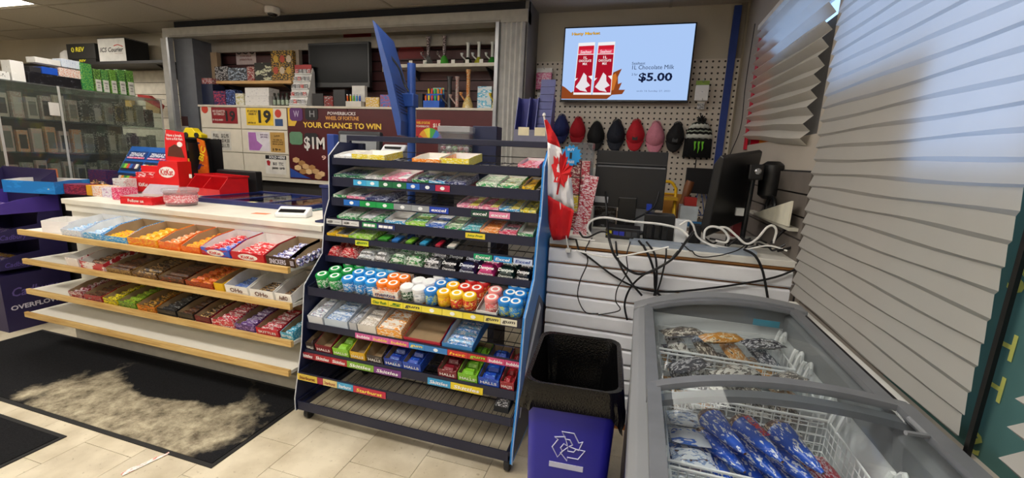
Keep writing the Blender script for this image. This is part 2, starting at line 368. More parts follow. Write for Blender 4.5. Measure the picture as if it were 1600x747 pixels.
# ================================================================== FRONT COUNTER WITH WOODEN SHELVES
CT_Z, CT_Y0, CT_Y1, CX0, CX1 = 1.0, 1.925, 2.98, -3.83, -1.66
MEL = M('#e9e6dc', .5, var=.06, scale=5)
fc = thing('sales_counter', 'white sales counter with pine edged candy shelves along the mat', 'counter', (0, 0, 0))
obj('countertop', MB().box(CX0, CT_Y0, .965, CX1, CT_Y1, CT_Z), M('#e6e2d5', .45, var=.1, scale=6), fc, bevel=.004)
obj('apron', MB().box(CX0, CT_Y0+.02, .915, CX1, CT_Y0+.045, .965), MEL, fc)
obj('back_panel', MB().box(CX0+.02, 1.975, .02, CX1-.005, 1.995, .965), MEL, fc)
obj('side_panel', MB().box(CX0, 1.975, 0, CX0+.02, CT_Y1, .965), MEL, fc)
obj('side_panel', MB().box(CX1-.02, 1.999, 0, CX1, CT_Y1, .965), MEL, fc)
obj('rear_panel', MB().box(CX0+.02, CT_Y1-.02, 0, CX1-.02, CT_Y1, .965), MEL, fc)
SHZ = [(.815, 1.690), (.620, 1.690), (.415, 1.683), (.262, 1.655)]
for k, (z, y) in enumerate(SHZ):
    s = obj('shelf', MB().box(CX0, y+.012, z-.022, CX1-.008, 1.975, z-.004), MEL, fc)
    obj('pine_edge', MB().box(CX0, y-.008, z-.03, CX1-.008, y+.012, z+.004), WOOD(), s, bevel=.002)
obj('bottom_deck', MB().box(CX0+.05, 1.87, .075, CX1-.02, 1.975, .09), M('#d6d2c6', .6), fc)
obj('kick_board', MB().box(CX0+.05, 1.87, .0, CX1-.02, 1.885, .075), M('#c4bfb1', .6), fc)
# ================================================================== WHITE SLATWALL COUNTER ON THE RIGHT
RZ, RY0, RY1, RX0, RX1 = 1.02, 2.13, 2.80, -.415, .715
rc = thing('slatwall_counter', 'white slatwall counter buried under cables beside the freezer', 'counter', (0, 0, 0))
obj('carcass', MB().box(RX0, RY0+.03, 0, RX1, RY1, RZ-.03), M('#a8682c', .7), rc)
obj('countertop', MB().box(RX0, RY0-.005, RZ-.03, RX1, RY1, RZ), M('#dcdad2', .45, var=.1), rc, bevel=.003)
sl = MB().prism([(RY0+.03, 0), (RY0+.008, .0), (RY0, .008), (RY0, .066), (RY0+.008, .0735), (RY0+.03, .0735)], 'x', RX0, RX1).mesh('slat', M('#eceef2', .4, var=.05))
for k in range(11): put('slat', sl, rc, (0, 0, .05+k*.0845))
obj('wood_edge', MB().box(RX0, RY0+.004, RZ-.042, RX1, RY0+.03, RZ-.03), M('#9c6b36', .6), rc)
obj('grey_ledge', MB().box(-.02, RY0+.02, RZ, .55, RY0+.11, RZ+.02), M('#8d98a6', .5), rc)
# ================================================================== FLOOR MATS
def mat_mat(stain):
    m, nt, b = _new('carpet_mat'); N = nt.nodes; L = nt.links
    g = N.new('ShaderNodeNewGeometry'); n0 = N.new('ShaderNodeTexNoise'); n0.inputs['Scale'].default_value = 160; n0.inputs['Detail'].default_value = 3
    L.new(g.outputs['Position'], n0.inputs['Vector'])
    r = N.new('ShaderNodeValToRGB'); r.color_ramp.elements[0].color = (*lin('#101113'), 1); r.color_ramp.elements[1].color = (*lin('#2c2c2e'), 1); L.new(n0.outputs['Fac'], r.inputs[0])
    src = r.outputs[0]
    if stain:
        # sandy wear: a ring of dirt with its own outline, broken by noise
        n1 = N.new('ShaderNodeTexNoise'); n1.inputs['Scale'].default_value = 5; n1.inputs['Detail'].default_value = 7; n1.inputs['Roughness'].default_value = .62
        L.new(g.outputs['Position'], n1.inputs['Vector'])
        def ell(c, rad):
            s = N.new('ShaderNodeVectorMath'); s.operation = 'SUBTRACT'; s.inputs[1].default_value = (*c, 0)
            d = N.new('ShaderNodeVectorMath'); d.operation = 'DIVIDE'; d.inputs[1].default_value = (*rad, 1)
            q = N.new('ShaderNodeVectorMath'); q.operation = 'LENGTH'; L.new(g.outputs['Position'], s.inputs[0]); L.new(s.outputs[0], d.inputs[0]); L.new(d.outputs[0], q.inputs[0]); return q.outputs['Value']
        a = ell((-2.45, 1.41), (.72, .42)); bb = ell((-2.50, 1.70), (.47, .17))
        def step(v, lo, hi, amt):
            ad = N.new('ShaderNodeMath'); ad.operation = 'MULTIPLY_ADD'; ad.inputs[1].default_value = amt; L.new(n1.outputs['Fac'], ad.inputs[0]); L.new(v, ad.inputs[2])
            mr = N.new('ShaderNodeMapRange'); mr.inputs[1].default_value = lo; mr.inputs[2].default_value = hi; L.new(ad.outputs[0], mr.inputs[0]); return mr.outputs[0]
        outer = step(a, 1.50, 1.32, .9); inner = step(bb, 1.50, 1.66, 1.1)
        mu = N.new('ShaderNodeMath'); mu.operation = 'MULTIPLY'; L.new(outer, mu.inputs[0]); L.new(inner, mu.inputs[1])
        r2 = N.new('ShaderNodeValToRGB'); r2.color_ramp.elements[0].color = (*lin('#5e5648'), 1); r2.color_ramp.elements[1].color = (*lin('#c2b89e'), 1)
        n3 = N.new('ShaderNodeTexNoise'); n3.inputs['Scale'].default_value = 11; n3.inputs['Detail'].default_value = 9; n3.inputs['Roughness'].default_value = .75; L.new(g.outputs['Position'], n3.inputs['Vector'])
        r2.color_ramp.elements[0].position = .35; r2.color_ramp.elements[1].position = .68; L.new(n3.outputs['Fac'], r2.inputs[0])
        mx = N.new('ShaderNodeMixRGB'); L.new(mu.outputs[0], mx.inputs[0]); L.new(src, mx.inputs[1]); L.new(r2.outputs[0], mx.inputs[2]); src = mx.outputs[0]
    L.new(src, b.inputs['Base Color']); b.inputs['Roughness'].default_value = 1.; b.inputs['Specular IOR Level'].default_value = .05
    bp = N.new('ShaderNodeBump'); bp.inputs['Strength'].default_value = .6; bp.inputs['Distance'].default_value = .003; L.new(n0.outputs['Fac'], bp.inputs['Height']); L.new(bp.outputs[0], b.inputs['Normal'])
    return m
def floor_mat(x0, y0, x1, y1, stain, label):
    t = thing('floor_mat', label, 'floor mat', (0, 0, 0))
    obj('carpet_pile', MB().box(x0+.02, y0+.02, .001, x1-.02, y1-.02, .008), mat_mat(stain), t)
    e = MB()
    e.box(x0, y0, 0.0005, x1, y0+.02, .005).box(x0, y1-.02, 0.0005, x1, y1, .005).box(x0, y0+.02, 0.0005, x0+.02, y1-.02, .005).box(x1-.02, y0+.02, 0.0005, x1, y1-.02, .005)
    obj('rubber_border', e, M('#101011', .7), t)
floor_mat(-4.15, 1.225, -1.70, 1.865, True, 'dark floor mat with a sandy worn stain below the candy shelves')
floor_mat(-3.6, .2, -2.525, 1.155, False, 'plain charcoal floor mat at the lower left corner')
a = at(190, 743, 'z', 0); b = at(258, 712, 'z', 0); d = (b-a)
pp = MB().grid(lambda u, v: (u*.17, (v-.5)*.022*(1-.6*u), .004+.006*abs(math.sin(7*u))*v), 8, 2)
pp2 = obj('paper_scrap', pp, W('#eceae4', '#e6b8ac', '#c9543c', 30, .6), loc=(a.x, a.y, 0), rot=(0, 0, math.atan2(d.y, d.x)), label='crumpled white and red paper scrap on the tiles', cat='paper')
pp2.modifiers.new('thick', 'SOLIDIFY').thickness = .0015
# ================================================================== CANDY AND GUM: shared builders
_BAR = {}
def bar_mesh(L, w, h, m, crimp=.010):
    key = ('bar', round(L, 3), round(w, 3), round(h, 3), m.name, crimp)
    if key in _BAR: return _BAR[key]
    def ring(x, sy, sz): return [(x, sy*w*math.cos(a)*.56, h/2+sz*h*math.sin(a)*.56) for a in [PI/8+k*PI/4 for k in range(8)]]
    vs = []; xs = [(-L/2, 1, .12), (-L/2+crimp, .98, .15), (-L/2+crimp*1.7, .95, .95), (L/2-crimp*1.7, .95, .95), (L/2-crimp, .98, .15), (L/2, 1, .12)]
    for x, a, b in xs: vs += ring(x, a, b)
    fs = [(i*8+j, (i+1)*8+j, (i+1)*8+(j+1) % 8, i*8+(j+1) % 8) for i in range(5) for j in range(8)]
    fs += [tuple(range(8)), tuple(range(47, 39, -1))]
    mb = MB().add([(x, y, max(.0005, z)) for x, y, z in vs], fs); me = mb.mesh('wrapped_bar', m); _BAR[key] = me; return me
def pack_mesh(L, w, h, m):
    key = ('pack', round(L, 3), round(w, 3), round(h, 3), m.name)
    if key in _BAR: return _BAR[key]
    c = min(L, w, h)*.18
    mb = MB().add([(sx*(L/2-c*i), sy*(w/2-c*i), z) for z, i in ((.0, .6), (c, 0), (h-c, 0), (h, .8)) for sx, sy in ((-1, -1), (1, -1), (1, 1), (-1, 1))],
                  [(3, 2, 1, 0), (12, 13, 14, 15)]+[(4*k+j, 4*k+(j+1) % 4, 4*k+4+(j+1) % 4, 4*k+4+j) for k in range(3) for j in range(4)])
    me = mb.mesh('gum_pack', m); _BAR[key] = me; return me
def carton(w, d, hf, hb, t=.0025):
    """open display carton; x centred, y from 0 (front) to d, base at z 0; slot 0 print, 1 inside"""
    mb = MB().mat(0)
    mb.box(-w/2, 0, 0, w/2, d, t)
    mb.box(-w/2, 0, t, w/2, t, hf)
    mb.box(-w/2, d-t, t, w/2, d, hb)
    hm = hf+(hb-hf)*.25
    for s in (-1, 1):
        x0, x1 = (-w/2, -w/2+t) if s < 0 else (w/2-t, w/2)
        mb.prism([(t, t), (d-t, t), (d-t, hb), (d*.45, hb), (t, hf)], 'x', x0, x1)
    mb.mat(1)
    e = .0006
    mb.quad((-w/2+t+e, t+e, t+e), (w/2-t-e, t+e, t+e), (w/2-t-e, d-t-e, t+e), (-w/2+t+e, d-t-e, t+e))
    mb.quad((-w/2+t+e, d-t-e, t), (w/2-t-e, d-t-e, t), (w/2-t-e, d-t-e, hb), (-w/2+t+e, d-t-e, hb))
    mb.add([(-w/2+t+e, t, t), (-w/2+t+e, d-t, t), (-w/2+t+e, d-t, hb), (-w/2+t+e, d*.45, hb), (-w/2+t+e, t, hf)], [(0, 1, 2, 3, 4)])
    mb.add([(w/2-t-e, t, t), (w/2-t-e, d-t, t), (w/2-t-e, d-t, hb), (w/2-t-e, d*.45, hb), (w/2-t-e, t, hf)], [(4, 3, 2, 1, 0)])
    return mb
CARDW = M('#e8e6e2', .7); CARDB = M('#a08867', .85); CARDG = M('#9c9a96', .8)
def trim(t):
    w = t.split()
    while len(w) > 12:
        for x in ('the', 'of', 'and', 'with', 'gum', 'a', 'in'):
            if x in w[1:]: w.pop(w.index(x, 1)); break
        else: break
    return ' '.join(w)
def display_box(loc, tilt, w, d, hf, hb, outer, label, inner=None, fill=None, n=5, cols=1, span=(0, 1), bh=.022, item='bar', item_label=None, group=None, igroup=None,
                txt=None, tmat=None, tshear=0., yaw=0., th=.45, tw=.8, skip=(), name='candy_box', oval=None, lift=0., cat='candy box'):
    R = Euler((tilt, 0, yaw)); Rm = R.to_matrix()
    o = obj(name, carton(w, d, hf, hb), [outer, inner or CARDW], loc=loc, rot=R, label=label, cat=cat, group=group)
    if oval:
        ov = MB().prism([(math.cos(a)*w*.30, hf*.5+math.sin(a)*hf*.36) for a in [k*PI/8 for k in range(16)]], 'y', -.0008, 0)
        obj('emblem', ov, oval, o)
    if txt: put('lettering', text_mesh(txt, w*tw, hf*th, tmat or WHITE, .02, tshear), o, (0, -.0012, hf*.5), UP)
    if fill:
        pitch = (d-.012)*(span[1]-span[0])/n; cw = (w-.012)/cols; k = 0
        for j in range(n):
            for c in range(cols):
                if (j, c) in skip: continue
                f = fill[k % len(fill)] if isinstance(fill, (list, tuple)) else fill
                k += 1
                me = (bar_mesh if item == 'bar' else pack_mesh)(cw*.94, pitch*.86, bh, f)
                y = .006+(d-.012)*span[0]+pitch*(j+.5)
                p = Rm @ Vector((-w/2+.006+cw*(c+.5), y, .0045+lift))
                ROWN = ['front', 'second', 'third', 'fourth', 'fifth', 'sixth', 'seventh', 'eighth', 'ninth', 'tenth']
                il = trim(item_label)+', '+(ROWN[j] if j else 'front')+' row'+('' if cols == 1 else (' left', ' right')[c] if cols == 2 else (' left', ' middle', ' right')[c])
                put('chocolate_bar' if item == 'bar' else 'gum_pack', me, None, Vector(loc)+p, (R.to_matrix() @ Euler((random.uniform(-.01, .03), 0, random.uniform(-.02, .02)*(w < .2))).to_matrix()).to_euler(),
                    label=il, cat='candy bar' if item == 'bar' else 'gum pack', group=igroup or item_label)
    return o
# ================================================================== THE GUM RACK
RKL, RKR = -1.615, -.435
rk = thing('gum_rack', 'tall navy wire gum and candy rack on casters', 'display rack', (0, 0, 0))
FRM = M('#171c36', .4, var=.08); WIRE = M('#121318', .4)
LV = {1: (1.375, 1.965, .20, 8), 2: (1.273, 1.962, .20, 10), 3: (1.163, 1.950, .20, 10), 4: (1.055, 1.915, .21, 10), 5: (.960, 1.890, .21, 10), 6: (.850, 1.885, .20, 10),
      7: (.710, 1.745, .33, 14), 8: (.520, 1.728, .32, 12), 9: (.378, 1.705, .32, 12), 10: (.272, 1.657, .44, 6), 11: (.118, 1.637, .56, 1)}
LP = {1: ((518, 244), (849, 266)), 2: ((515, 275), (849, 298)), 3: ((509, 305), (850, 335)), 4: ((508, 340), (841, 370)), 5: ((502, 366), (838, 404)), 6: ((500, 396), (839, 438)),
      7: ((480, 447), (819, 500)), 8: ((474, 498), (816, 568)), 9: ((468, 540), (819, 609)), 10: ((464, 583), (805, 651)), 11: ((461, 629), (801, 703))}
def rx(l, px):
    """shop x of a photo column on the lip of rack shelf l"""
    (a, b), (c, d) = LP[l]; py = b+(d-b)*(px-a)/(c-a); return at(px, py, 'y', LV[l][1]).x
LIPH = {1: .036, 2: .05, 3: .045, 4: .045, 5: .03, 6: .034, 7: .045, 8: .035, 9: .045, 10: .04, 11: .05}
for l, (z, y, dep, ti) in LV.items():
    lh = LIPH[l]; t = math.radians(ti); zf = z-.012
    sh = obj('shelf_lip', MB().box(RKL+.012, y-.004, z-lh, RKR-.012, y, z), FRM, rk)
    mb = MB(); dy, dz = dep*math.cos(t), dep*math.sin(t)
    nw = 25
    for k in range(nw+1):
        x = RKL+.02+(RKR-RKL-.04)*k/nw; mb.tube([(x, y+.002, zf), (x, y+dy, zf+dz)], .0016, 4)
    for f in ((.02, .5, .98) if l < 7 else (.02, .35, .7, .98)):
        mb.tube([(RKL+.012, y+dy*f, zf+dz*f-.004), (RKR-.012, y+dy*f, zf+dz*f-.004)], .0026, 5)
    mb.tube([(RKL+.012, y+dy, zf+dz+.03), (RKR-.012, y+dy, zf+dz+.03)], .0026, 5)
    for x in (RKL+.012, RKR-.012): mb.tube([(x, y+dy, zf+dz-.004), (x, y+dy, zf+dz+.03)], .0026, 5)
    obj('wire_deck', mb, WIRE, rk)
    for x in (RKL+.004, RKR-.012): obj('shelf_arm', MB().prism([(y, z-lh), (y+.02, z-lh), (y+dy, zf+dz-.03), (y+dy, zf+dz+.01), (y, z)], 'x', x, x+.008), FRM, rk)
zb, yb = 1.484, 2.168
bl_ = at(543, 215, 'y', yb).x
tb = MB().box(bl_, yb-.011, zb-.011, RKR, yb+.011, zb+.020)
for x in (bl_, RKR-.022): tb.box(x, yb-.011, 1.30, x+.022, yb+.011, zb-.011)
obj('top_bar', tb, FRM, rk, bevel=.003)
up = MB()
for x in (RKL+.01, RKR-.04): up.box(x, 2.19, .06, x+.03, 2.22, 1.46)
for z in (.1, .7, 1.3): up.box(RKL+.04, 2.195, z, RKR-.04, 2.215, z+.03)
obj('back_frame', up, FRM, rk)
PROF = [(2.225, .06), (2.225, 1.46), (2.04, 1.46), (1.955, 1.385), (1.945, 1.15), (1.905, 1.06), (1.875, .86), (1.735, .72), (1.695, .40), (1.632, .13), (1.632, .06)]
obj('side_panel', MB().prism(PROF, 'x', RKL-.004, RKL+.002), M('#1a2142', .45), rk)
obj('panel_edge', MB().tube([(RKL-.003, y-.002, z) for y, z in PROF[2:]], .0028, 5), M('#d9dce0', .4), rk)
bm_ = M('#1f86d8', .4, var=.15, scale=6)
sp = obj('side_panel', MB().prism(PROF, 'x', RKR-.002, RKR+.008), bm_, rk)
obj('panel_print', MB().prism([(2.2, .08), (2.2, .62), (2.0, .75), (1.86, .62), (1.78, .40), (1.66, .16), (1.655, .08)], 'x', RKR+.008, RKR+.0092), M('#0e2348', .4), sp)
obj('panel_print', MB().prism([(2.06, .66), (2.02, .70), (1.80, .46), (1.72, .24), (1.735, .23), (1.82, .43)], 'x', RKR+.0092, RKR+.0102), M('#e9eef4', .4), sp)
obj('panel_edge', MB().tube([(RKR+.009, y-.002, z) for y, z in PROF[2:]], .0028, 5), M('#9db9d8', .4), rk)
bs = MB().box(RKL, 1.637, .07, RKR, 1.665, .098).box(RKL, 2.18, .07, RKR, 2.21, .098).box(RKL, 1.665, .07, RKL+.03, 2.18, .098).box(RKR-.03, 1.665, .07, RKR, 2.18, .098)
obj('base_frame', bs, FRM, rk, bevel=.003)
for x, y in ((RKL+.04, 1.672), (RKR-.02, 1.66), (RKL+.04, 2.17), (RKR-.04, 2.17)):
    c = obj('caster', MB().box(x-.016, y-.012, .03, x+.016, y+.025, .07), M('#3a3c42', .4, .6), rk)
    w = MB().lathe([(.012, -.012), (.030, -.012), (.032, -.006), (.032, .006), (.030, .012), (.012, .012)], n=14)
    w.v = [(x+vz, y+.008+vx, .032+vy) for vx, vy, vz in w.v]; obj('wheel', w, M('#1c1c1e', .5), c, smooth=True)
# --- price and brand tags clipped to the lips
def tags(l, lst, z0=None, h=.03):
    z, y = LV[l][:2]; z1 = (z-.008) if z0 is None else z0
    for a, b, c, tx, tc in lst:
        x0, x1 = rx(l, a)+.001, rx(l, b)-.001
        g = obj('shelf_tag', MB().box(x0, y-.0075, z1-h, x1, y-.0045, z1), M(c, .35), rk)
        if tx == 'o':
            obj('tag_emblem', MB().prism([((x0+x1)/2+math.cos(q)*h*.42, z1-h/2+math.sin(q)*h*.30) for q in [k*PI/6 for k in range(12)]], 'y', -.0012+y-.0075, y-.0075), M('#eef3f6', .4), g)
        elif tx: put('lettering', text_mesh(tx, (x1-x0)*.8, h*.52, M(tc, .4), .02, .15), g, ((x0+x1)/2, y-.009, z1-h/2), UP)
tags(2, [(553, 573, '#3fa9e0', 'o', ''), (573, 593, '#54b7dd', 'o', ''), (593, 614, '#1c6b45', 'o', ''), (614, 636, '#1f7046', 'o', ''), (636, 657, '#1f63c2', 'o', ''), (657, 681, '#1c2c66', 'o', ''), (681, 704, '#b8294f', 'o', '')])
tags(3, [(538, 563, '#1f6bc4', 'o', ''), (563, 589, '#179a4c', 'o', ''), (589, 616, '#1a9c50', 'o', ''), (616, 644, '#8f959b', 'o', ''), (644, 672, '#9aa0a6', 'o', ''), (672, 702, '#2446b4', 'excel', '#ffffff'), (737, 765, '#1d4a3c', 'excel', '#ffffff'), (765, 798, '#e48aae', 'excel', '#ffffff')])
tags(4, [(511, 535, '#d4d6d8', '@ ---', '#333333'), (536, 562, '#dadbdd', '@ ---', '#333333'), (567, 590, '#2a8f55', '---', '#ffffff'), (590, 618, '#2b3c78', '---', '#ffffff'), (728, 759, '#e8d23a', 'Juicy Fruit', '#2a7a2a')], h=.026)
tags(5, [(556, 577, '#d7dc3a', 'gum', '#3a7a2a'), (741, 770, '#1aa070', 'Excel', '#ffffff'), (772, 801, '#1f8fd6', 'Excel', '#ffffff'), (803, 833, '#c9d6ec', 'Excel', '#28489a')], h=.028)
tags(7, [(581, 608, '#e6d52f', 'Clear Rush', '#2a7a2a'), (608, 631, '#e8da3a', '5', '#2a7a2a'), (631, 660, '#e4d640', 'gum', '#444444'), (660, 692, '#e9d94a', 'o', ''), (692, 724, '#eadb55', 'o', ''), (724, 757, '#e3d13f', 'o', ''), (757, 783, '#e8dc7a', 'gum', '#444444'), (783, 809, '#e4e0c8', 'gum', '#444444')], h=.03)
tags(8, [(556, 582, '#cf5f9a', 'bubble', '#ffffff'), (582, 609, '#d86aa8', 'bubble', '#ffe060'), (609, 640, '#d45c9f', 'bubble', '#ffe060'), (640, 664, '#3c8fd0', 'gum', '#ffe060'), (664, 700, '#3a7fc4', 'o', ''), (700, 732, '#c73232', 'hot', '#ffd040'), (732, 762, '#b9282c', 'gum', '#a0e040'), (762, 789, '#d2507c', 'bubble', '#ffffff'), (789, 815, '#c84878', 'bubble', '#ffffff')], h=.028)
tags(9, [(470, 492, '#8d2030', 'Skittles', '#ffffff'), (492, 518, '#a3232c', 'Skittles', '#ffffff'), (518, 543, '#b02a34', 'Skittles', '#ffffff'), (543, 585, '#7fae3a', 'Skittles', '#ffffff'), (585, 628, '#7a3a86', 'Skittles', '#ffffff'), (669, 705, '#3aa0d8', 'Skittles', '#ffffff'), (705, 756, '#e7cf2c', 'Skittles', '#ffffff')], z0=.362, h=.034)
tags(10, [(466, 497, '#e2c552', 'Starburst', '#7a2a1a'), (497, 506, '#a03048', '', ''), (506, 528, '#e4cf8a', 'Starburst', '#a04030'), (528, 553, '#4aa3cf', 'Starburst', '#ffffff'), (553, 604, '#c2304a', 'Starburst', '#ffe45a')], h=.034)
# --- boxes on the rack
SHELFW = {1: 'top', 2: 'second', 3: 'third', 4: 'fourth', 5: 'fifth', 6: 'sixth', 7: 'can', 8: 'shelf below the cans', 9: 'cough drop', 10: 'lowest'}
def on_rack(l, a, b, outer, label, hf=.022, hb=.03, d=None, dy=.004, **k):
    z, y, dep, ti = LV[l]; t = math.radians(ti); d = d or min(dep-.015, .185)
    x0, x1 = max(rx(l, a), RKL+.016), min(rx(l, b), RKR-.018)
    loc = Vector(((x0+x1)/2, y+dy*math.cos(t), z-.012+dy*math.sin(t)+.0022))
    return display_box(loc, t, x1-x0-.004, d, hf, hb, outer, label, **k)
G1, G2, G3 = W('#1d8a4a', '#e8f2ea', '#0f5b30', 60), W('#2a9d55', '#f2f6f0', '#175c3a', 60), W('#0e6b4a', '#cfe6da', '#0a3d2e', 60)
B1, B2, B3 = W('#1f62c9', '#dfe9f6', '#123a86', 60), W('#3aa3dc', '#eef6fa', '#1b5fae', 60), W('#1c2a66', '#c8cfe6', '#10183c', 60)
P1, P2 = W('#e3799f', '#fbe6ee', '#b83a68', 60), W('#d6355f', '#f6d5de', '#8c1c3c', 60)
Y1, Y2 = W('#e6d22c', '#f8f3c0', '#7a9a28', 60), W('#f0c21c', '#30302c', '#f6e68a', 70)
O1, T1 = W('#ee8a24', '#fbe3c0', '#c0501c', 60), W('#23a7b8', '#dff2f4', '#12606e', 60)
WH, BK, RD = W('#eceef0', '#c8ccd2', '#9aa4b0', 50), W('#1a1a1e', '#e6e6e8', '#3a3a42', 70), W('#b81f2a', '#f2d8d4', '#6e1018', 60)
LM, PU = W('#8ccf2c', '#eef6c8', '#3f8f2a', 60), W('#6a3c9a', '#ece0f4', '#43206c', 60)
def gum(l, a, b, outer, label, packs, n=4, cols=2, **k):
    what = label.split(' tray')[0].split(' carton')[0]
    return on_rack(l, a, b, outer, label, fill=packs, n=n, cols=cols, item='pack', bh=k.pop('bh', .014), item_label='gum pack in '+label.replace('gum ', '').replace(' on ', ' on '), **k)
S = lambda l: f'on {SHELFW[l]} gum rack shelf'
gum(1, 519, 549, WH, 'plain white tray '+S(1), [WH], n=3, cols=2, skip=((2, 0), (2, 1)))
on_rack(1, 549, 601, Y1, 'yellow and green open candy box '+S(1), hf=.034, hb=.034, inner=CARDW)
on_rack(1, 643, 690, O1, 'orange edged white candy box '+S(1), hf=.026, hb=.034)
gum(1, 686, 733, Y1, 'yellow fronted purple sided box '+S(1), [PU, P1], n=3, cols=2, hf=.036, hb=.04, skip=((2, 0), (2, 1)))
gum(1, 808, 849, P2, 'pink gum tray at right end '+S(1), [P2, P1], n=5, cols=2, hf=.024)
gum(2, 517, 570, G3, 'dark green gum tray '+S(2), [G3, B3], n=4, cols=3)
gum(2, 570, 597, WH, 'white and grey gum tray '+S(2), [WH, G2], n=4, cols=2, skip=((2, 0), (3, 1), (3, 0)))
gum(2, 597, 636, P1, 'pale pink picture gum tray '+S(2), [P1, WH], n=4, cols=2, skip=((3, 1),))
gum(2, 643, 669, G1, 'bright green gum tray '+S(2), [B3, G3], n=4, cols=1, skip=((0, 0),))
gum(2, 669, 695, B2, 'sky blue gum tray '+S(2), [B3, B2], n=4, cols=1, skip=((0, 0),))
gum(2, 695, 728, B3, 'navy blue gum tray '+S(2), [B3], n=4, cols=1)
gum(2, 743, 777, G2, 'left white and green gum carton '+S(2), [W('#e8ecdc', '#3f9a4a', '#f6f8ee', 40)], n=4, cols=1, bh=.02)
gum(2, 777, 811, G2, 'right white and green gum carton '+S(2), [W('#e4e6d0', '#2f8f4a', '#e8a23a', 40)], n=4, cols=1, bh=.02)
gum(2, 815, 835, Y2, 'yellow and black gum tray '+S(2), [Y2], n=4, cols=1)
on_rack(3, 509, 541, G1, 'empty white tray with green front '+S(3), hf=.024, hb=.03)
gum(3, 541, 570, P1, 'white tray with pink front '+S(3), [WH, B3], n=4, cols=2, skip=((2, 0), (3, 0), (3, 1)))
gum(3, 570, 607, B3, 'navy tray with white side '+S(3), [B3], n=4, cols=2, skip=((2, 0), (3, 0)))
gum(3, 713, 747, P1, 'left pink gum tray '+S(3), [P1, Y1], n=4, cols=2)
gum(3, 747, 779, P1, 'right pink gum tray '+S(3), [P2, Y1], n=4, cols=2)
gum(3, 779, 812, B2, 'blue and yellow gum tray '+S(3), [W('#2f86c8', '#e6df3a', '#174a8a', 55), Y1], n=4, cols=2)
gum(3, 812, 848, Y1, 'yellow fruit gum tray at right end '+S(3), [W('#d9cf2c', '#5a4a1a', '#2f86c8', 60)], n=4, cols=2)
for a, b, o, nm, p in ((526, 557, G2, 'first green and white gum tray', [W('#e6eee6', '#2a8a4a', '#f4f6f2', 40)]), (559, 597, G1, 'second green and white gum tray', [WH, G2]), (633, 664, LM, 'lime striped gum tray', [LM, G2]), (664, 694, B1, 'royal blue gum tray', [B1, WH]),
                       (694, 721, G2, 'pale green gum tray', [W('#d8e6c8', '#3a8a4a', '#eef2e2', 50)]), (721, 749, T1, 'teal gum tray', [T1]), (749, 779, O1, 'orange gum tray', [O1]), (779, 807, P2, 'magenta gum tray', [P2, BK])):
    gum(4, a, b, o, nm+' '+S(4), p, n=4, cols=2 if b-a > 31 else 1)
on_rack(4, 600, 633, B2, 'empty white tray with blue side '+S(4), hf=.024, hb=.034)
on_rack(4, 808, 840, G1, 'empty white tray at right end '+S(4), hf=.024, hb=.034)
gum(5, 503, 524, Y2, 'yellow fruit gum tray at left end '+S(5), [Y2], n=4, cols=1)
on_rack(5, 524, 544, W('#e6c22c', '#f0e0a0', '#d0901c', 40), 'empty grey lined yellow tray '+S(5), hf=.022, hb=.028, inner=CARDG)
gum(5, 544, 580, LM, 'lime green gum tray '+S(5), [LM], n=4, cols=1)
for a, b, m, nm in ((586, 604, M('#3c9a2c'), 'green'), (608, 620, M('#2a7fd4'), 'blue'), (630, 642, M('#7cb82c'), 'yellow green'), (652, 664, M('#2f9fd0'), 'sky blue'), (677, 686, M('#c8203c'), 'crimson'), (695, 709, M('#e4dcd0'), 'white')):
    z, y, dep, ti = LV[5]; t = math.radians(ti); x = (rx(5, a)+rx(5, b))/2; w = rx(5, b)-rx(5, a)
    h = thing('gum_pusher', f'clear gum holder with one {nm} pack on fifth rack shelf', 'gum holder', (x, y+.004, z-.0085), (t, 0, 0))
    obj('channel', MB().box(-w/2-.004, 0, 0, w/2+.004, .17, .002).box(-w/2-.004, 0, .002, -w/2-.002, .17, .016).box(w/2+.002, 0, .002, w/2+.004, .17, .016).box(-w/2, 0, .002, w/2, .003, .02), GLASS('#dfe6ea', .3), h)
    obj('spring', MB().tube([(.006*math.cos(k), .12+k*.0012, .010+.006*math.sin(k)) for k in range(30)], .0012, 4), STEEL, h)
    put('gum_pack', pack_mesh(w*.8, .075, .014, m), None, Vector((x, y+.004, z-.0085))+Euler((t, 0, 0)).to_matrix() @ Vector((0, .05, .0025)), (t, 0, 0), label=f'single {nm} gum pack in a clear holder', cat='gum pack')
# pouch row: soft bags standing on edge, big slanted lettering
def pouch(w, d, h, m):
    key = ('pouch', round(w, 3), d, h, m.name)
    if key in _BAR: return _BAR[key]
    def f(u, v):
        a = (u-.5)*2; b = v
        return (a*w/2*(1-.06*math.sin(PI*b)), b*d+.0, .004+h*(.35+.65*math.sin(PI*min(1, .08+.84*b)))*(1-abs(a)**6*.8))
    mb = MB().grid(f, 6, 6); mb.quad((-w/2, 0, 0), (-w/2, d, 0), (w/2, d, 0), (w/2, 0, 0)); 
    mb.grid(lambda u, v: ((u-.5)*w, 0, (.004+h*(.35+.65*math.sin(PI*.08))*(1-abs((u-.5)*2)**6*.8))*v), 6, 1)
    for s in (-1, 1): mb.quad((s*w/2, 0, 0), (s*w/2, d, 0), (s*w/2, d, .01), (s*w/2, 0, .01))
    me = mb.mesh('gum_pouch', m, True); _BAR[key] = me; return me
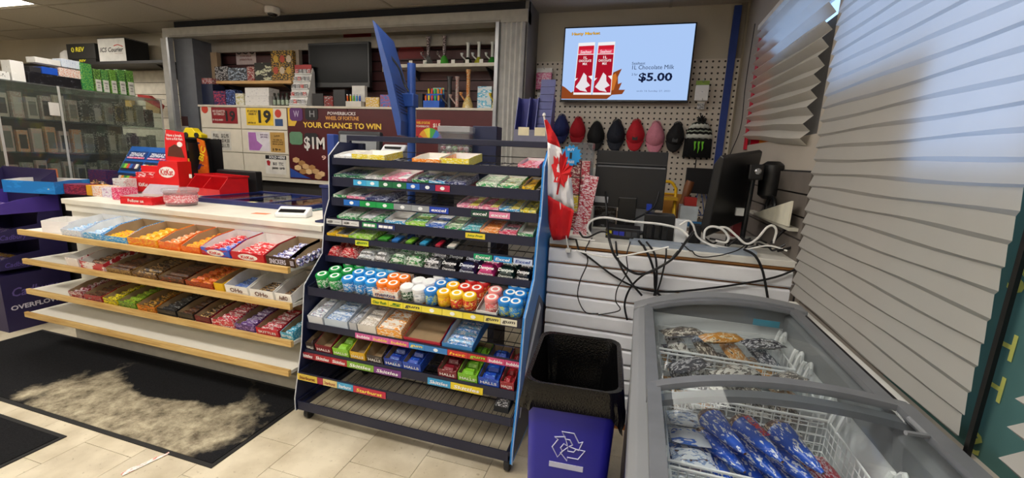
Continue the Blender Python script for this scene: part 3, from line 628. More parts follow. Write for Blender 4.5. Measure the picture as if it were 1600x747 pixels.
for i, (a, b, m, nm, tx, tc) in enumerate([(501, 528, RD, 'glossy red and white', '', ''), (528, 555, RD, 'dark red and white', '', ''), (556, 582, WH, 'silver white', 'Dentyne', '#444444'), (582, 604, W('#d9d9da', '#8d8d90', '#f2f2f2', 50), 'grey and white', 'Dentyne', '#3a3a3a'), (606, 632, W('#e6ece2', '#3f9a4a', '#1d4a2c', 55), 'pale green', 'Dentyne', '#1d5a2c'),
                                          (632, 658, W('#3a8a44', '#e6ece2', '#1d3a24', 55), 'leaf green', 'Dentyne', '#e8efe6'), (660, 686, BK, 'black speckled', 'Dentyne', '#f0f0f2'), (688, 713, M('#1b1b20', .3), 'plain black', 'Dentyne', '#f0f0f2'), (715, 742, M('#1c2450', .3), 'navy', 'Dentyne', '#dfe6f4'), (744, 772, M('#c8307a', .3), 'magenta', 'Dentyne', '#ffffff'), (775, 803, M('#15302e', .3), 'dark green', 'Dentyne', '#e6efe8'), (805, 836, M('#17171b', .3), 'rightmost black', 'Dentyne', '#f2f2f4')]):
    z, y, dep, ti = LV[6]; t = math.radians(ti); x0, x1 = max(rx(6, a), RKL+.016), min(rx(6, b), RKR-.018)
    for r_ in range(2):
        p = Vector(((x0+x1)/2, y+.004, z-.0095))+Euler((t, 0, 0)).to_matrix() @ Vector((0, .004+r_*.085, 0))
        o = put('gum_pouch', pouch(x1-x0-.005, .08, .048, m), None, p, (t, 0, 0), label=f'{"front" if r_ == 0 else "rear"} {nm} gum pouch on the sixth rack shelf', cat='gum pouch')
        if tx: put('lettering', text_mesh(tx, (x1-x0)*.82, .016, M(tc, .4), .03, .25), o, (0, -.001, .013), UP); put('lettering', text_mesh(tx, (x1-x0)*.86, .022, M(tc, .4), .02, .25), o, (0, .0085, .0405), (.85, 0, 0))
# round gum bottles
_CAN = {}
def bottle(x, row, base, lid, nm, side, h=.074, r=.0335):
    z, y, dep, ti = LV[7]; t = math.radians(ti); key = (base, lid, h, r)
    if key not in _CAN:
        b = MB().lathe([(r*.9, 0), (r, .004), (r, h*.70), (r*.93, h*.74)], n=14).mesh('bottle_body', base, True)
        l_ = MB().lathe([(r*.97, h*.74), (r*1.03, h*.76), (r*1.03, h*.95), (r*.93, h), ], n=14).mesh('lid', lid, True)
        e = MB().lathe([(r*.70, h), (r*.70, h+.0008)], n=14).mesh('lid_print', M('#e9efec', .4)); e2 = MB().lathe([(r*.42, h+.0008), (r*.42, h+.0014)], n=10).mesh('lid_print', lid)
        _CAN[key] = (b, l_, e, e2)
    b, l_, e, e2 = _CAN[key]
    p = Vector((x, y+.004, z-.0085))+Euler((t, 0, 0)).to_matrix() @ Vector((0, .038+row*.069, 0))
    o = put('gum_bottle', b, None, p, (t, 0, random.uniform(-1, 1)*0), label=nm+', '+('front', 'middle', 'rear')[int(row+.3)]+f' row, {side}', cat='gum bottle', group=nm+' group')
    q = put('lid', l_, o); put('lid_print', e, q); put('lid_print', e2, q)
gr, bl, og = M('#1f9a4a', .25), M('#2a8fdc', .25), M('#f07a1c', .25)
def row7(pxs, row, base, lid, nm):
    sd = {1: ['alone'], 2: ['left one', 'right one'], 3: ['left one', 'middle one', 'right one']}[len(pxs)]
    for px, q in zip(pxs, sd): bottle(min(rx(7, px), RKR-.048), row, base, lid, nm, q)
GB = W('#1f9a4a', '#e6f2ea', '#12703a', 40); BB = W('#2a8fdc', '#eef6fb', '#1560b0', 40); OB = W('#f07a1c', '#fbe8d0', '#c8501c', 40)
row7([499, 519], 0, GB, gr, 'green gum tub at left end'); row7([506, 526], 1, GB, gr, 'green gum tub at left end'); row7([516, 534], 2, GB, gr, 'green gum tub at left end')
row7([540, 559, 577], 0, BB, bl, 'blue gum tub left of the orange ones'); row7([544, 562, 580], 1, BB, bl, 'blue gum tub left of the orange ones'); row7([551, 568, 585], 2, BB, M('#5ab4e4', .25), 'blue gum tub left of the orange ones')
x0, x1 = rx(7, 583), rx(7, 622)
display_box(Vector(((x0+x1)/2, LV[7][1]+.004, LV[7][0]-.0085)), math.radians(14), x1-x0, .17, .05, .062, W('#ece8e4', '#f0a060', '#f4f2f0', 25), 'white open carton of orange gum tubs on the rack', txt='mentos', tmat=M('#2a2a6a'), th=.35, cat='carton')
row7([593, 609], 0.12, OB, og, 'orange gum tub in the white carton'); row7([599, 615], 1.1, OB, og, 'orange gum tub in the white carton')
row7([632], 0, W('#1c4a2c', '#dfe8e0', '#0e2a18', 45), M('#e4e6e6', .3), 'dark green tub with white lid'); row7([651], 0, WH, M('#e9eaec', .3), 'white gum tub'); row7([640, 657], 1, WH, M('#e9eaec', .3), 'white gum tub'); row7([664], 2, WH, M('#e9eaec', .3), 'white gum tub')
BY = W('#2a86d4', '#d8e04a', '#1558a8', 40); YO = W('#f0c01c', '#e88a1c', '#f6e27a', 40); RY = W('#d4282c', '#f0c83a', '#f2ece0', 40)
row7([670], 0, BY, M('#2c7fd0', .25), 'blue and lime gum tub beside the yellow ones'); row7([676], 1, BY, M('#2c7fd0', .25), 'blue and lime gum tub beside the yellow ones'); row7([684], 2, BY, M('#2c7fd0', .25), 'blue and lime gum tub beside the yellow ones')
row7([690], 0, YO, M('#f2b81c', .25), 'yellow gum tub'); row7([695], 1, YO, M('#f2b81c', .25), 'yellow gum tub')
row7([710, 730], 0, RY, M('#e8c02c', .25), 'red and yellow gum tub'); row7([714, 733], 1, RY, M('#d8402c', .25), 'red and yellow gum tub'); row7([717, 736], 2, RY, M('#cf3030', .25), 'red and yellow gum tub')
x0, x1 = rx(7, 743), rx(7, 776)
display_box(Vector(((x0+x1)/2, LV[7][1]+.004, LV[7][0]-.0085)), math.radians(14), x1-x0-.004, .22, .02, .03, CARDW, 'shallow white tray with two red tubs on the rack', inner=CARDG, cat='tray')
PKB = W('#e06a6a', '#f6e4e0', '#b03038', 40)
row7([764], .1, PKB, M('#e88a84', .3), 'red and white gum tub in the shallow tray'); row7([762], 1.1, PKB, M('#e88a84', .3), 'red and white gum tub in the shallow tray')
row7([786, 814], 0, BY, M('#2480cc', .25), 'blue and lime gum tub at right end'); row7([787, 816], 1, BY, M('#2480cc', .25), 'blue and lime gum tub at right end'); row7([788, 818], 2, BY, M('#2480cc', .25), 'blue and lime gum tub at right end')
# tall trays below the tubs
def r8(a, b, outer, label, **k): return on_rack(8, a, b, outer, label+' on the rack shelf below the tubs', hf=k.pop('hf', .05), hb=k.pop('hb', .075), d=k.pop('d', .26), **k)
r8(474, 505, M('#d6dae2', .3), 'white tray of pale peppermint packs', fill=[W('#eceff4', '#9aa8c0', '#c03a3a', 45)], n=5, item='pack', bh=.05, item_label='pale peppermint pack at the left end of the rack')
r8(507, 544, M('#c4d2e4', .3), 'blue white tray of spearmint packs', fill=[W('#d6e2f0', '#3a7fc8', '#eef2f6', 45)], n=5, item='pack', bh=.05, item_label='blue and white mint pack on the rack')
r8(546, 558, M('#b9bcc4', .3), 'narrow grey tray of mint packs', fill=[W('#c9ccd4', '#8a90a0', '#eceff2', 45)], n=5, item='pack', bh=.05, item_label='grey mint pack in the narrow tray', hb=.06)
r8(559, 588, M('#dcd8d2', .3), 'cream tray of white mint packs', fill=[W('#efeae2', '#b8a890', '#ffffff', 45)], n=5, item='pack', bh=.05, item_label='cream mint pack on the rack')
r8(589, 628, W('#f0a43a', '#fbf0dc', '#d8801c', 30), 'orange and white carton of mint bags', fill=[W('#f4efe4', '#f0a43a', '#d8801c', 35)], n=4, item='pack', bh=.055, item_label='white and orange mint bag on the rack')
r8(630, 688, M('#b02038', .4), 'empty brown carton with crimson front', hf=.025, hb=.045, inner=CARDB)
r8(690, 738, M('#3a86c8', .4), 'blue carton of striped mint rolls', fill=[W('#2f7fcc', '#e4ecf4', '#123a78', 50, stretch=(1, 3, 1)), W('#7ab8e4', '#f0f4f8', '#2f6ab0', 50)], n=8, item='bar', bh=.02, hf=.03, hb=.05, item_label='blue striped roll in the blue rack carton')
# cough drop row
def r9(a, b, outer, label, txt='HALLS', **k): return on_rack(9, a, b, outer, label+' on the cough drop shelf', hf=k.pop('hf', .05), hb=k.pop('hb', .085), d=k.pop('d', .24), txt=txt, th=.3, **k)
def halls(a, b, c1, nm, full=True, **k):
    o = W(c1[0], c1[1], c1[2], 40, lo=.62, hi=.7)
    kw = dict(fill=[o], n=4, item='bar', bh=.045, item_label=f'{nm} cough drop stick in its carton') if full else {}
    r9(a, b, o, f'{nm} cough drop carton', hb=.06 if full else .085, inner=CARDB, **kw, **k)
halls(470, 492, ('#2a1c1e', '#8a7a7a', '#3a2a2c'), 'near black')
halls(493, 519, ('#7a1a26', '#a04a4a', '#541018'), 'empty dark red', False)
halls(520, 545, ('#8cc83a', '#e6f0a8', '#4f9a2c'), 'left lime green')
halls(547, 571, ('#d8a81c', '#f2dc6a', '#a87a14'), 'half empty golden yellow', False)
halls(573, 598, ('#3a3230', '#9a9490', '#2a2422'), 'empty charcoal', False)
halls(600, 629, ('#1c3a9a', '#5a9ae4', '#122a6a'), 'left half of the deep blue'); halls(629, 658, ('#1f46b0', '#6ab0f0', '#142f7a'), 'right half of the deep blue')
halls(684, 714, ('#7a1c28', '#d8b8b4', '#4e1018'), 'wine red'); halls(715, 746, ('#7cc02c', '#d8ec8a', '#4a9020'), 'right lime green'); halls(747, 780, ('#1f4ab8', '#7ab4f0', '#14328a'), 'royal blue'); halls(781, 817, ('#a0202c', '#e6b8b4', '#6e141c'), 'bright red at right end')
z, y, dep, ti = LV[10]
o = display_box(Vector((-.505, y+.03, z-.003)), math.radians(ti), .07, .2, .03, .045, M('#2a2c30', .5), 'small black and white pack box at the right of the lowest rack shelf', fill=[BK], n=5, item='pack', bh=.03, item_label='black and white pack on the lowest rack shelf')
# ================================================================== CHOCOLATE ON THE WOODEN SHELVES
EDGE = [((28, 358), (490, 428)), ((38, 405), (473, 477)), ((43, 453), (468, 535))]
def wx(k, px):
    (a, b), (c, d) = EDGE[k]; return at(px, b+(d-b)*(px-a)/(c-a), 'y', SHZ[k][1]+.014).x
SW = ['top', 'second', 'third']
def choc(k, a, b, outer, label, hf=.05, hb=.075, d=.235, item_label=None, **kw):
    x0, x1 = wx(k, a), min(wx(k, b), CX1-.012); nm = label+f' on the {SW[k]} pine shelf'
    return display_box(Vector(((x0+x1)/2, SHZ[k][1]+.018, SHZ[k][0]-.0035)), .17, x1-x0-.006, d, hf, hb, outer, nm, item_label=(item_label+f' on the {SW[k]} pine shelf') if item_label else None, **kw)
BR = CARDB
PWH = M('#e9e6ea', .5)
# first shelf
o = display_box(Vector((wx(0, 78), SHZ[0][1]+.045, SHZ[0][0]-.003)), 0, .19, .15, .075, .085, W('#f0eef0', '#f4f2f4', '#7a3a9a', 12, lo=.6, hi=.68), 'empty white carton with purple edging at the left end of the top shelf', yaw=.22)
choc(0, 96, 128, W('#c9d6ea', '#e9eef6', '#7a4aa0', 25), 'pale blue and purple carton', fill=[W('#8ab8e0', '#eef4fa', '#4a6ab0', 40)], n=6, item_label='pale blue wrapped bar in the purple edged carton', bh=.035, hf=.045)
choc(0, 130, 160, W('#3aa0e0', '#d8ecf8', '#1f70c0', 25), 'sky blue carton of white bars', fill=[W('#9cc8ec', '#f2f6fa', '#3a86c8', 40)], n=6, item_label='sky blue and white bar', bh=.035, hf=.045)
choc(0, 162, 198, W('#2a94dc', '#8ac8f0', '#f0d040', 25), 'half empty bright blue carton', fill=[W('#f0d02c', '#e8641c', '#f6eea0', 40)], n=6, span=(0, .5), item_label='yellow wrapped bar in the bright blue carton', inner=BR, bh=.035, hf=.04)
choc(0, 200, 247, W('#e6741c', '#f0c02c', '#b8401c', 22), 'orange and yellow carton', fill=[W('#f0a01c', '#f8e24a', '#d8481c', 35)], n=6, cols=2, item_label='yellow and orange peanut cup pack', bh=.035, inner=BR)
choc(0, 249, 282, W('#e8641c', '#f49a3a', '#c0401a', 22), 'left plain orange carton', fill=[W('#f07a1c', '#f8e8d0', '#e8501c', 35)], n=6, item_label='orange bar in the left plain orange carton', inner=BR, bh=.04)
choc(0, 284, 313, W('#e2601c', '#f08a2c', '#b8401a', 22), 'right plain orange carton', fill=[W('#f0861c', '#f8c83a', '#e8501c', 35)], n=6, item_label='orange bar in the right plain orange carton', inner=BR, bh=.04, hf=.042)
KK = W('#d01c28', '#f2eae8', '#a0101c', 30, lo=.55, hi=.68)
choc(0, 315, 360, W('#b8202c', '#2a5ac8', '#c82030', 9), 'red and blue carton of wafer bars', fill=[KK, W('#2f64d0', '#e8eef6', '#c82030', 35)], n=6, cols=2, item_label='red wafer bar in the red and blue carton', bh=.042, txt='KitKat', oval=WHITE, tmat=M('#c8141e'), tw=.4, th=.34)
choc(0, 362, 414, W('#c0202c', '#b81a26', '#c8303a', 9), 'red fronted white carton of wafer bars', fill=[KK], n=6, cols=1, span=(0, .75), item_label='red wafer bar in the white carton', bh=.042, txt='KitKat', oval=WHITE, tmat=M('#c8141e'), tw=.4, th=.34)
SNK = W('#e6e4ee', '#3a4aa8', '#5a3420', 50, stretch=(.6, 1.4, 1), lo=.5, hi=.57); SNB = M('#3a2418', .45)
choc(0, 416, 458, SNB, 'brown carton of peanut nougat bars', fill=[SNK], n=6, item_label='white and blue nougat bar in the left brown carton', bh=.04, inner=BR, txt='SNICKERS', tmat=M('#d9d6ea'), th=.55, tw=.7)
choc(0, 460, 498, SNB, 'rightmost brown carton of nougat bars beside the rack', fill=[SNK], n=6, item_label='nougat bar in the rightmost brown carton', bh=.04, inner=BR, txt='SNICKERS', tmat=M('#d9d6ea'), th=.55, tw=.75)
# second shelf
choc(1, 104, 124, W('#e4dcd8', '#f0ecea', '#a02030', 14), 'empty narrow white carton with red edge', hf=.06, hb=.07, inner=CARDW)
choc(1, 126, 164, W('#b8303c', '#e6dedc', '#e9e4e2', 14), 'white carton with one row of brown bars', fill=[W('#4a2c1c', '#c89a6a', '#2a1810', 40)], n=6, item_label='brown bar in the red edged white carton', inner=CARDW, bh=.03)
DK = W('#3a2016', '#7a5030', '#1c100a', 40); DK2 = W('#2c1810', '#c8a060', '#180c08', 40)
for a, b, o, nm, f in ((166, 205, W('#8a6a3a', '#4a2a18', '#c8a860', 20), 'tan edged carton of dark bars', DK), (207, 246, W('#4a2c1c', '#a87a3a', '#2a1810', 20), 'brown patterned carton of dark bars', DK2), (248, 288, W('#3a2014', '#6a3a20', '#c83a1c', 20), 'dark brown carton with a red corner', DK), (290, 333, W('#a8401c', '#4a2014', '#e8701c', 20), 'rust orange carton of bars', W('#c8501c', '#f09a3a', '#5a2410', 35))):
    choc(1, a, b, o, nm, fill=[f], n=6, cols=2 if b-a > 41 else 1, item_label='bar in the '+nm, inner=BR, bh=.032, hf=.035, hb=.05)
choc(1, 335, 350, M('#e6b81c', .4), 'narrow yellow carton', hf=.05, hb=.06, fill=[W('#d8781c', '#f0c03a', '#8a3a14', 35)], n=6, item_label='orange bar in the narrow yellow carton', inner=BR, bh=.03)
OH = dict(tmat=M('#5a2414'), th=.5, tw=.55)
choc(1, 352, 388, W('#ecebe8', '#f4f3f0', '#e0ddd6', 10), 'white carton with blue liner', fill=[W('#3a5aa8', '#8aa8d8', '#22336a', 40)], n=6, span=(0, .7), item_label='blue bar in the left white brown lettered carton', txt='OHo', **OH, bh=.025)
choc(1, 390, 428, W('#ecebe8', '#f4f3f0', '#e0ddd6', 10), 'white carton half full of dark bars', fill=[DK2], n=6, span=(0, .6), item_label='dark bar in the middle white brown lettered carton', txt='OHo', **OH, bh=.025)
choc(1, 430, 474, W('#ecebe8', '#f4f3f0', '#e0ddd6', 10), 'white carton next to the rack', fill=[DK2, W('#5a3a28', '#a08a70', '#2a1810', 40)], n=6, span=(0, .8), item_label='brown bar in the white carton next to the rack', txt='AeRO', **OH, bh=.025)
# third shelf
for a, b, o, nm, f in ((108, 130, W('#8a2030', '#e2dcdc', '#3a3a4a', 25), 'dark red and grey carton', W('#7a2030', '#d8d2d6', '#2a2a3a', 40)), (132, 160, W('#a02434', '#5a1420', '#e6dedc', 25), 'red carton with white edge', DK), (162, 184, W('#d8c81c', '#2a2a14', '#f0e86a', 30), 'yellow and black carton', W('#e0d02c', '#2a2a1a', '#f0ec9a', 40)),
                       (186, 213, W('#6a9a2c', '#2a3a14', '#c8d83a', 30), 'green and yellow carton', W('#8ab02c', '#2a3014', '#d8d84a', 40)), (215, 244, W('#d0781c', '#5a3014', '#f0b83a', 30), 'amber carton', W('#3a2a1a', '#d8a03a', '#1c140c', 40)), (246, 276, W('#1c1c1e', '#3a3a3c', '#c8c8c8', 30, lo=.6, hi=.7), 'black carton with white print', W('#222224', '#c8c8c8', '#3a3a3c', 45, lo=.6, hi=.66)),
                       (278, 303, W('#2a2420', '#4a3a30', '#d0482c', 30, lo=.6, hi=.7), 'charcoal carton with an orange corner', DK), (305, 329, W('#5a1820', '#8a2a34', '#2a0c10', 30), 'maroon carton', DK2), (331, 366, W('#c02434', '#e8dedc', '#7a1420', 25), 'cherry red carton', W('#b8243a', '#ece2e0', '#5a1020', 40)),
                       (368, 398, W('#4a2a6a', '#a88ac8', '#2a1440', 30), 'violet carton', W('#5a347a', '#c8b8dc', '#2a1440', 40)), (400, 436, W('#a8182c', '#d8303c', '#6a0c18', 30), 'scarlet carton', W('#b01c30', '#e8d8d8', '#6a0c18', 40)), (438, 470, W('#2a94b8', '#a8d8e4', '#1a5a74', 30), 'teal carton next to the rack', W('#2f9cc0', '#e4f0f4', '#1a5a74', 40))):
    choc(2, a, b, o, nm, fill=[f], n=6, cols=1, item_label='bar in the '+nm, inner=BR, bh=.036, hf=.042, hb=.06, txt='SKITTLES' if nm in ('scarlet carton', 'teal carton next to the rack') else None, th=.35)
ba = MB().grid(lambda u, v: (u*.12, v*.05, .002+.018*math.sin(PI*u)*math.sin(PI*v)*(1+.4*math.sin(14*u)*math.cos(9*v))), 8, 5)
o = obj('plastic_wrap', ba, GLASS('#e8ecec', .5, .2, .35), loc=(-1.80, 1.86, .09), label='crumpled clear plastic wrap on the bottom deck beside the rack', cat='plastic wrap')
o.modifiers.new('thick', 'SOLIDIFY').thickness = .001
# ================================================================== ON THE COUNTER TOP
Zc = 1.0
def onc(px, py, z=Zc): return at(px, py, 'z', z)
def bx(name, p0, p1, d, h, mat, label, cat, face=None, z=Zc, yaw=None, **k):
    """box standing with its front bottom edge between two measured points"""
    a, b = p0, p1; w = (b-a).length; r = math.atan2(b.y-a.y, b.x-a.x)
    return obj(name, MB().box(0, 0, .0005, w, d, h), mat, loc=(a.x, a.y, z), rot=(0, 0, r), label=label, cat=cat, bevel=.0015, **k), w, h
# card reader
p = onc(422, 340); t = thing('card_reader', 'white card payment terminal lying near the counter edge', 'card reader', (p.x+.01, p.y+.02, Zc), .35)
obj('housing', MB().prism([(0, 0), (.10, 0), (.10, .055), (.085, .06), (.0, .025)], 'x', 0, .19), M('#e8e9ea', .3), t, bevel=.008, rot=(0, 0, 0))
obj('screen', MB().hexa([(.02, .012, .032), (.17, .012, .032), (.17, .045, .0445), (.02, .045, .0445), (.02, .012, .034), (.17, .012, .034), (.17, .045, .0475), (.02, .045, .0475)]), M('#17181c', .2), t)
obj('base', MB().box(.01, .01, 0.0003, .18, .09, .012), M('#cfd2d6', .4), t)
obj('slip_paper', MB().box(0, 0, .0004, .10, .05, .0014), M('#e8875a', .7), loc=tuple(onc(392, 334)), rot=(0, 0, .2), label='orange paper slip beside the card terminal', cat='paper')
# lottery ticket display set in navy frames
lt = thing('ticket_display', 'navy framed lottery ticket display under clear covers on the counter', 'ticket display', (0, 0, Zc))
x0, x1, y0, y1 = -3.14, -2.15, 2.30, 2.93
fr = MB().box(x0, y0, .001, x1, y0+.05, .03).box(x0, y1-.03, .001, x1, y1, .035)
for i in range(4):
    x = x0+(x1-x0-.03)*i/3; fr.box(x, y0+.05, .001, x+.03, y1-.03, .03)
obj('frame', fr, M('#1f2b66', .4), lt)
TK = [W('#c8402c', '#e8d8b8', '#8a2a5a', 30), W('#3a7a8a', '#e0d8c0', '#c88a3a', 30), W('#8a5a3a', '#d8c8a8', '#3a4a6a', 30)]
for i in range(3):
    for j in range(6):
        a = x0+.035+(x1-x0-.03)*i/3; tkx = a+j*.063
        o = obj('ticket', MB().box(tkx, y0+.06, .004, tkx+.058, y1-.05, .006), TK[(i+j) % 3], lt)
obj('cover', MB().box(x0+.03, y0+.05, .024, x1-.03, y1-.03, .027), GLASS('#e4eaee', .4), lt)
for px, py in ((333, 308), (418, 316)):
    q = onc(px, py+4); obj('sticker', MB().box(q.x-.03, y0+.01, .0302, q.x+.03, y0+.045, .031), M('#e8e2a0', .5), lt)
# navy stand post at the end of the counter
t = thing('display_stand', 'navy metal stand post with a foot at the right counter end', 'stand', (-1.72, 2.03, Zc))
obj('foot', MB().box(-.05, -.03, .0005, .055, .08, .012), M('#1b2450', .4), t, bevel=.003)
obj('post', MB().box(-.02, .0, .012, .04, .05, .20), M('#1d2758', .4), t, bevel=.003)
obj('cap', MB().box(-.03, -.005, .20, .05, .06, .215), M('#232e66', .4), t)
# clear round tub with red pieces
p = onc(270, 322); p.y += .06; t = thing('candy_tub', 'clear round plastic tub of red candy pieces', 'tub', (p.x, p.y, Zc))
obj('tub_wall', MB().lathe([(.085, .001), (.09, .01), (.095, .095), (.092, .095), (.087, .012), (.0, .012)], n=24, cap=False), GLASS('#f0dfe2', .3, .05, .12), t, smooth=True)
obj('lid', MB().lathe([(.102, .092), (.104, .096), (.104, .112), (.098, .116), (.0, .116)], n=24, cap=False), GLASS('#eef0f2', .4, .08, .2), t, smooth=True)
obj('tub_label', MB().lathe([(.0935, .025), (.0965, .075)], n=24, cap=False), W('#d8707a', '#f0e2e4', '#c83a4a', 25), t, smooth=True)
sw = obj('candy_pieces', MB().lathe([(.0, .0125), (.082, .0125), (.088, .06), (.06, .072), (0, .076)], n=20, cap=False), W('#c8303c', '#e89aa0', '#8a141e', 60), t, smooth=True); sw['kind'] = 'stuff'
# red and white wafer carton in front, with raised lid
a, b = onc(196, 318), onc(248, 320)
o = display_box(Vector(((a.x+b.x)/2, a.y, Zc+.0005)), 0, (b-a).length+.02, .16, .05, .055, W('#d81c24', '#e23038', '#b8141c', 12), 'open red carton of wafer bars beside the clear tub', yaw=math.atan2(b.y-a.y, b.x-a.x)*.5, fill=[W('#b01420', '#6a2a1c', '#e8d0cc', 40)], n=5, bh=.035, item_label='red wafer bar in the carton beside the clear tub', txt='Follow us', tw=.5, th=.4)
obj('raised_lid', MB().hexa([(-.13, .16, .055), (.13, .16, .055), (.13, .164, .055), (-.13, .164, .055), (-.10, .20, .12), (.13, .20, .12), (.13, .204, .12), (-.10, .204, .12)]), M('#b9b0bc', .6), o)
# stacked pink packs, small cartons
for q, (pa, pb, h, m, lab) in enumerate([((176, 312), (190, 313), .085, W('#d8346a', '#f0b8c8', '#a01c48', 35), 'pink stacked candy carton beside the red carton'), ((160, 308), (175, 310), .07, W('#e4dfe6', '#c8b8d8', '#b04a8a', 30), 'white and lilac candy carton between orange and pink ones'),
                                        ((145, 306), (159, 308), .075, W('#f0e6dc', '#e8843a', '#f6f2ee', 25), 'white and orange candy carton on the counter'), ((136, 305), (144, 306), .075, M('#e6a81c', .5), 'narrow amber carton on the counter'),
                                        ((101, 303), (135, 305), .075, W('#6a2038', '#b83a4a', '#3a2a6a', 25), 'purple red candy carton at the counter left end')]):
    bx('candy_carton', onc(*pa), onc(*pb), .12, h, m, lab, 'carton')
bx('candy_carton', onc(140, 289), onc(168, 291), .10, .14, W('#2a2a5a', '#6a2a3a', '#3a3a7a', 20), 'dark blue and maroon carton in front of the lighter display', 'carton')
a = bx('candy_carton', onc(178, 300), onc(198, 301), .10, .11, W('#ece9e6', '#d8d0cc', '#d84a5a', 20), 'white tall carton behind the pink packs', 'carton')
# big red wafer display with header card
a, b = onc(192, 300), onc(266, 303); r = math.atan2(b.y-a.y, b.x-a.x); w = (b-a).length
t = thing('wafer_display', 'red cardboard wafer bar display with printed header card', 'candy display', (a.x, a.y+.08, Zc), r)
RDC = M('#dd1a1f', .4, var=.06)
obj('shelf_body', MB().box(.0, 0, .0005, w, .16, .12).box(0, .10, .12, w*.55, .16, .21), RDC, t)
obj('step_front', MB().prism([(w*.45, .12), (w, .12), (w, .26), (w*.62, .26)], 'y', .0, .16), RDC, t)
h = obj('header_card', MB().prism([(w*.52, .26), (w, .26), (w*.98, .50), (w*.60, .52), (w*.55, .44)], 'y', .12, .126), RDC, t)
put('lettering', text_mesh('Have a break,\nhave a Kit Kat.', w*.36, .05, WHITE, .02), h, (w*.77, .118, .46), UP)
obj('picture', MB().prism([(w*.58, .30), (w*.95, .29), (w*.90, .37), (w*.76, .40), (w*.62, .37)], 'y', .117, .12), M('#5a2a18', .5), h)
obj('picture', MB().prism([(w*.87+.022*math.cos(q), .40+.022*math.sin(q)) for q in [k*PI/6 for k in range(12)]], 'y', .116, .12), WHITE, h)
ov = obj('emblem', MB().prism([(w*.76+w*.17*math.cos(q), .17+.045*math.sin(q)) for q in [k*PI/8 for k in range(16)]], 'y', -.002, 0), WHITE, t)
put('lettering', text_mesh('KitKat', w*.27, .05, M('#c8141e'), .02, .1), ov, (w*.76, -.0032, .17), UP)
put('lettering', text_mesh('KitKat', w*.2, .03, WHITE, .02, .1), t, (w*.22, -.0012, .06), UP)
obj('bar_row', MB().box(w*.04, .02, .1205, w*.42, .10, .16), KK, t)
# red parts bin and black tray behind it
a, b = onc(268, 300), onc(348, 306); w = .42
t = thing('storage_bin', 'open red plastic stacking bin behind the clear tub', 'bin', (a.x+.215, 2.62, Zc), -.12)
RB = M('#c8161e', .35)
s = MB().box(0, 0, .001, w, .24, .006).box(0, .234, .006, w, .24, .16)
s.prism([(0, .006), (.234, .006), (.234, .16), (.08, .16), (0, .06)], 'x', 0, .006).prism([(0, .006), (.234, .006), (.234, .16), (.08, .16), (0, .06)], 'x', w-.006, w).box(0.006, 0, .006, w-.006, .006, .06)
s.prism([(0, .006), (.234, .006), (.234, .15), (.08, .15), (0, .06)], 'x', w*.48, w*.48+.005)
obj('bin_shell', s, RB, t); rr = MB().box(-.006, .07, .155, w+.006, .08, .168).box(-.006, .234, .155, w+.006, .248, .168).box(-.008, .07, .155, .0, .248, .168).box(w, .07, .155, w+.008, .248, .168)
obj('bin_rim', rr, RB, t); obj('card_label', MB().box(w*.12, -.002, .135, w*.2, .0, .165), M('#d8d6c8', .6), t)
obj('black_tray', MB().box(-3.60, 2.90, Zc+.0005, -3.16, 2.97, Zc+.20), M('#1a1a1c', .4), label='black tray edge standing behind the red bin', cat='tray', bevel=.01)
# ================================================================== TOBACCO AND LOTTERY KIOSK BEHIND THE COUNTER
KF = 3.74
def rect(l, t, r, b, Y):
    """x0, x1, z0, z1 of an upright photo rectangle standing at depth Y"""
    a = at(l, (t+b)/2, 'y', Y); c = at(r, (t+b)/2, 'y', Y); m = (l+r)/2
    return a.x, c.x, at(m, b, 'y', Y).z, at(m, t, 'y', Y).z
def upright(name, l, t, r, b, Y, d, mat, label=None, cat=None, parent=None, base=None, bevel=0, **k):
    x0, x1, z0, z1 = rect(l, t, r, b, Y)
    if base is not None: z0 = base
    mb = MB().box(-(x1-x0)/2, 0, 0.0004, (x1-x0)/2, d, z1-z0)
    return obj(name, mb, mat, parent, loc=((x0+x1)/2, Y, z0), label=label, cat=cat, bevel=bevel, **k)
GREY = M('#b9b8b3', .5); DGREY = M('#565960', .55)
struct('wall_kiosk_pillar_left', MB().box(-5.10, KF, 0, -4.83, YB, 2.54), DGREY)
pl = bpy.data.objects['wall_kiosk_pillar_left']
for (l, t, r, b), c in (((284, 182, 294, 197), '#3a1c1e'), ((285, 197, 295, 208), '#b8b4ac'), ((288, 219, 299, 226), '#c8ccd0'), ((291, 236, 301, 252), '#9aa29a')):
    x0, x1, z0, z1 = rect(l, t, r, b, KF); obj('sticker', MB().box(x0, KF-.002, z0, x1, KF, z1), M(c, .6), pl)
struct('wall_kiosk_pillar_right', MB().box(-1.06, KF, 0, -1.03, YB, 2.726), M('#7d7a76', .6))
hd = struct('trim_3', MB().box(-5.22, KF-.03, 2.545, -1.03, KF+.10, 2.645), M('#aaa69c', .6))
obj('header_lip', MB().box(-5.10, KF-.045, 2.545, -1.27, KF-.03, 2.565), M('#8f8b82', .6), hd)
struct('trim_4', MB().box(-5.10, KF+.02, 2.645, -1.03, KF+.06, 2.722), M('#23252c', .8))
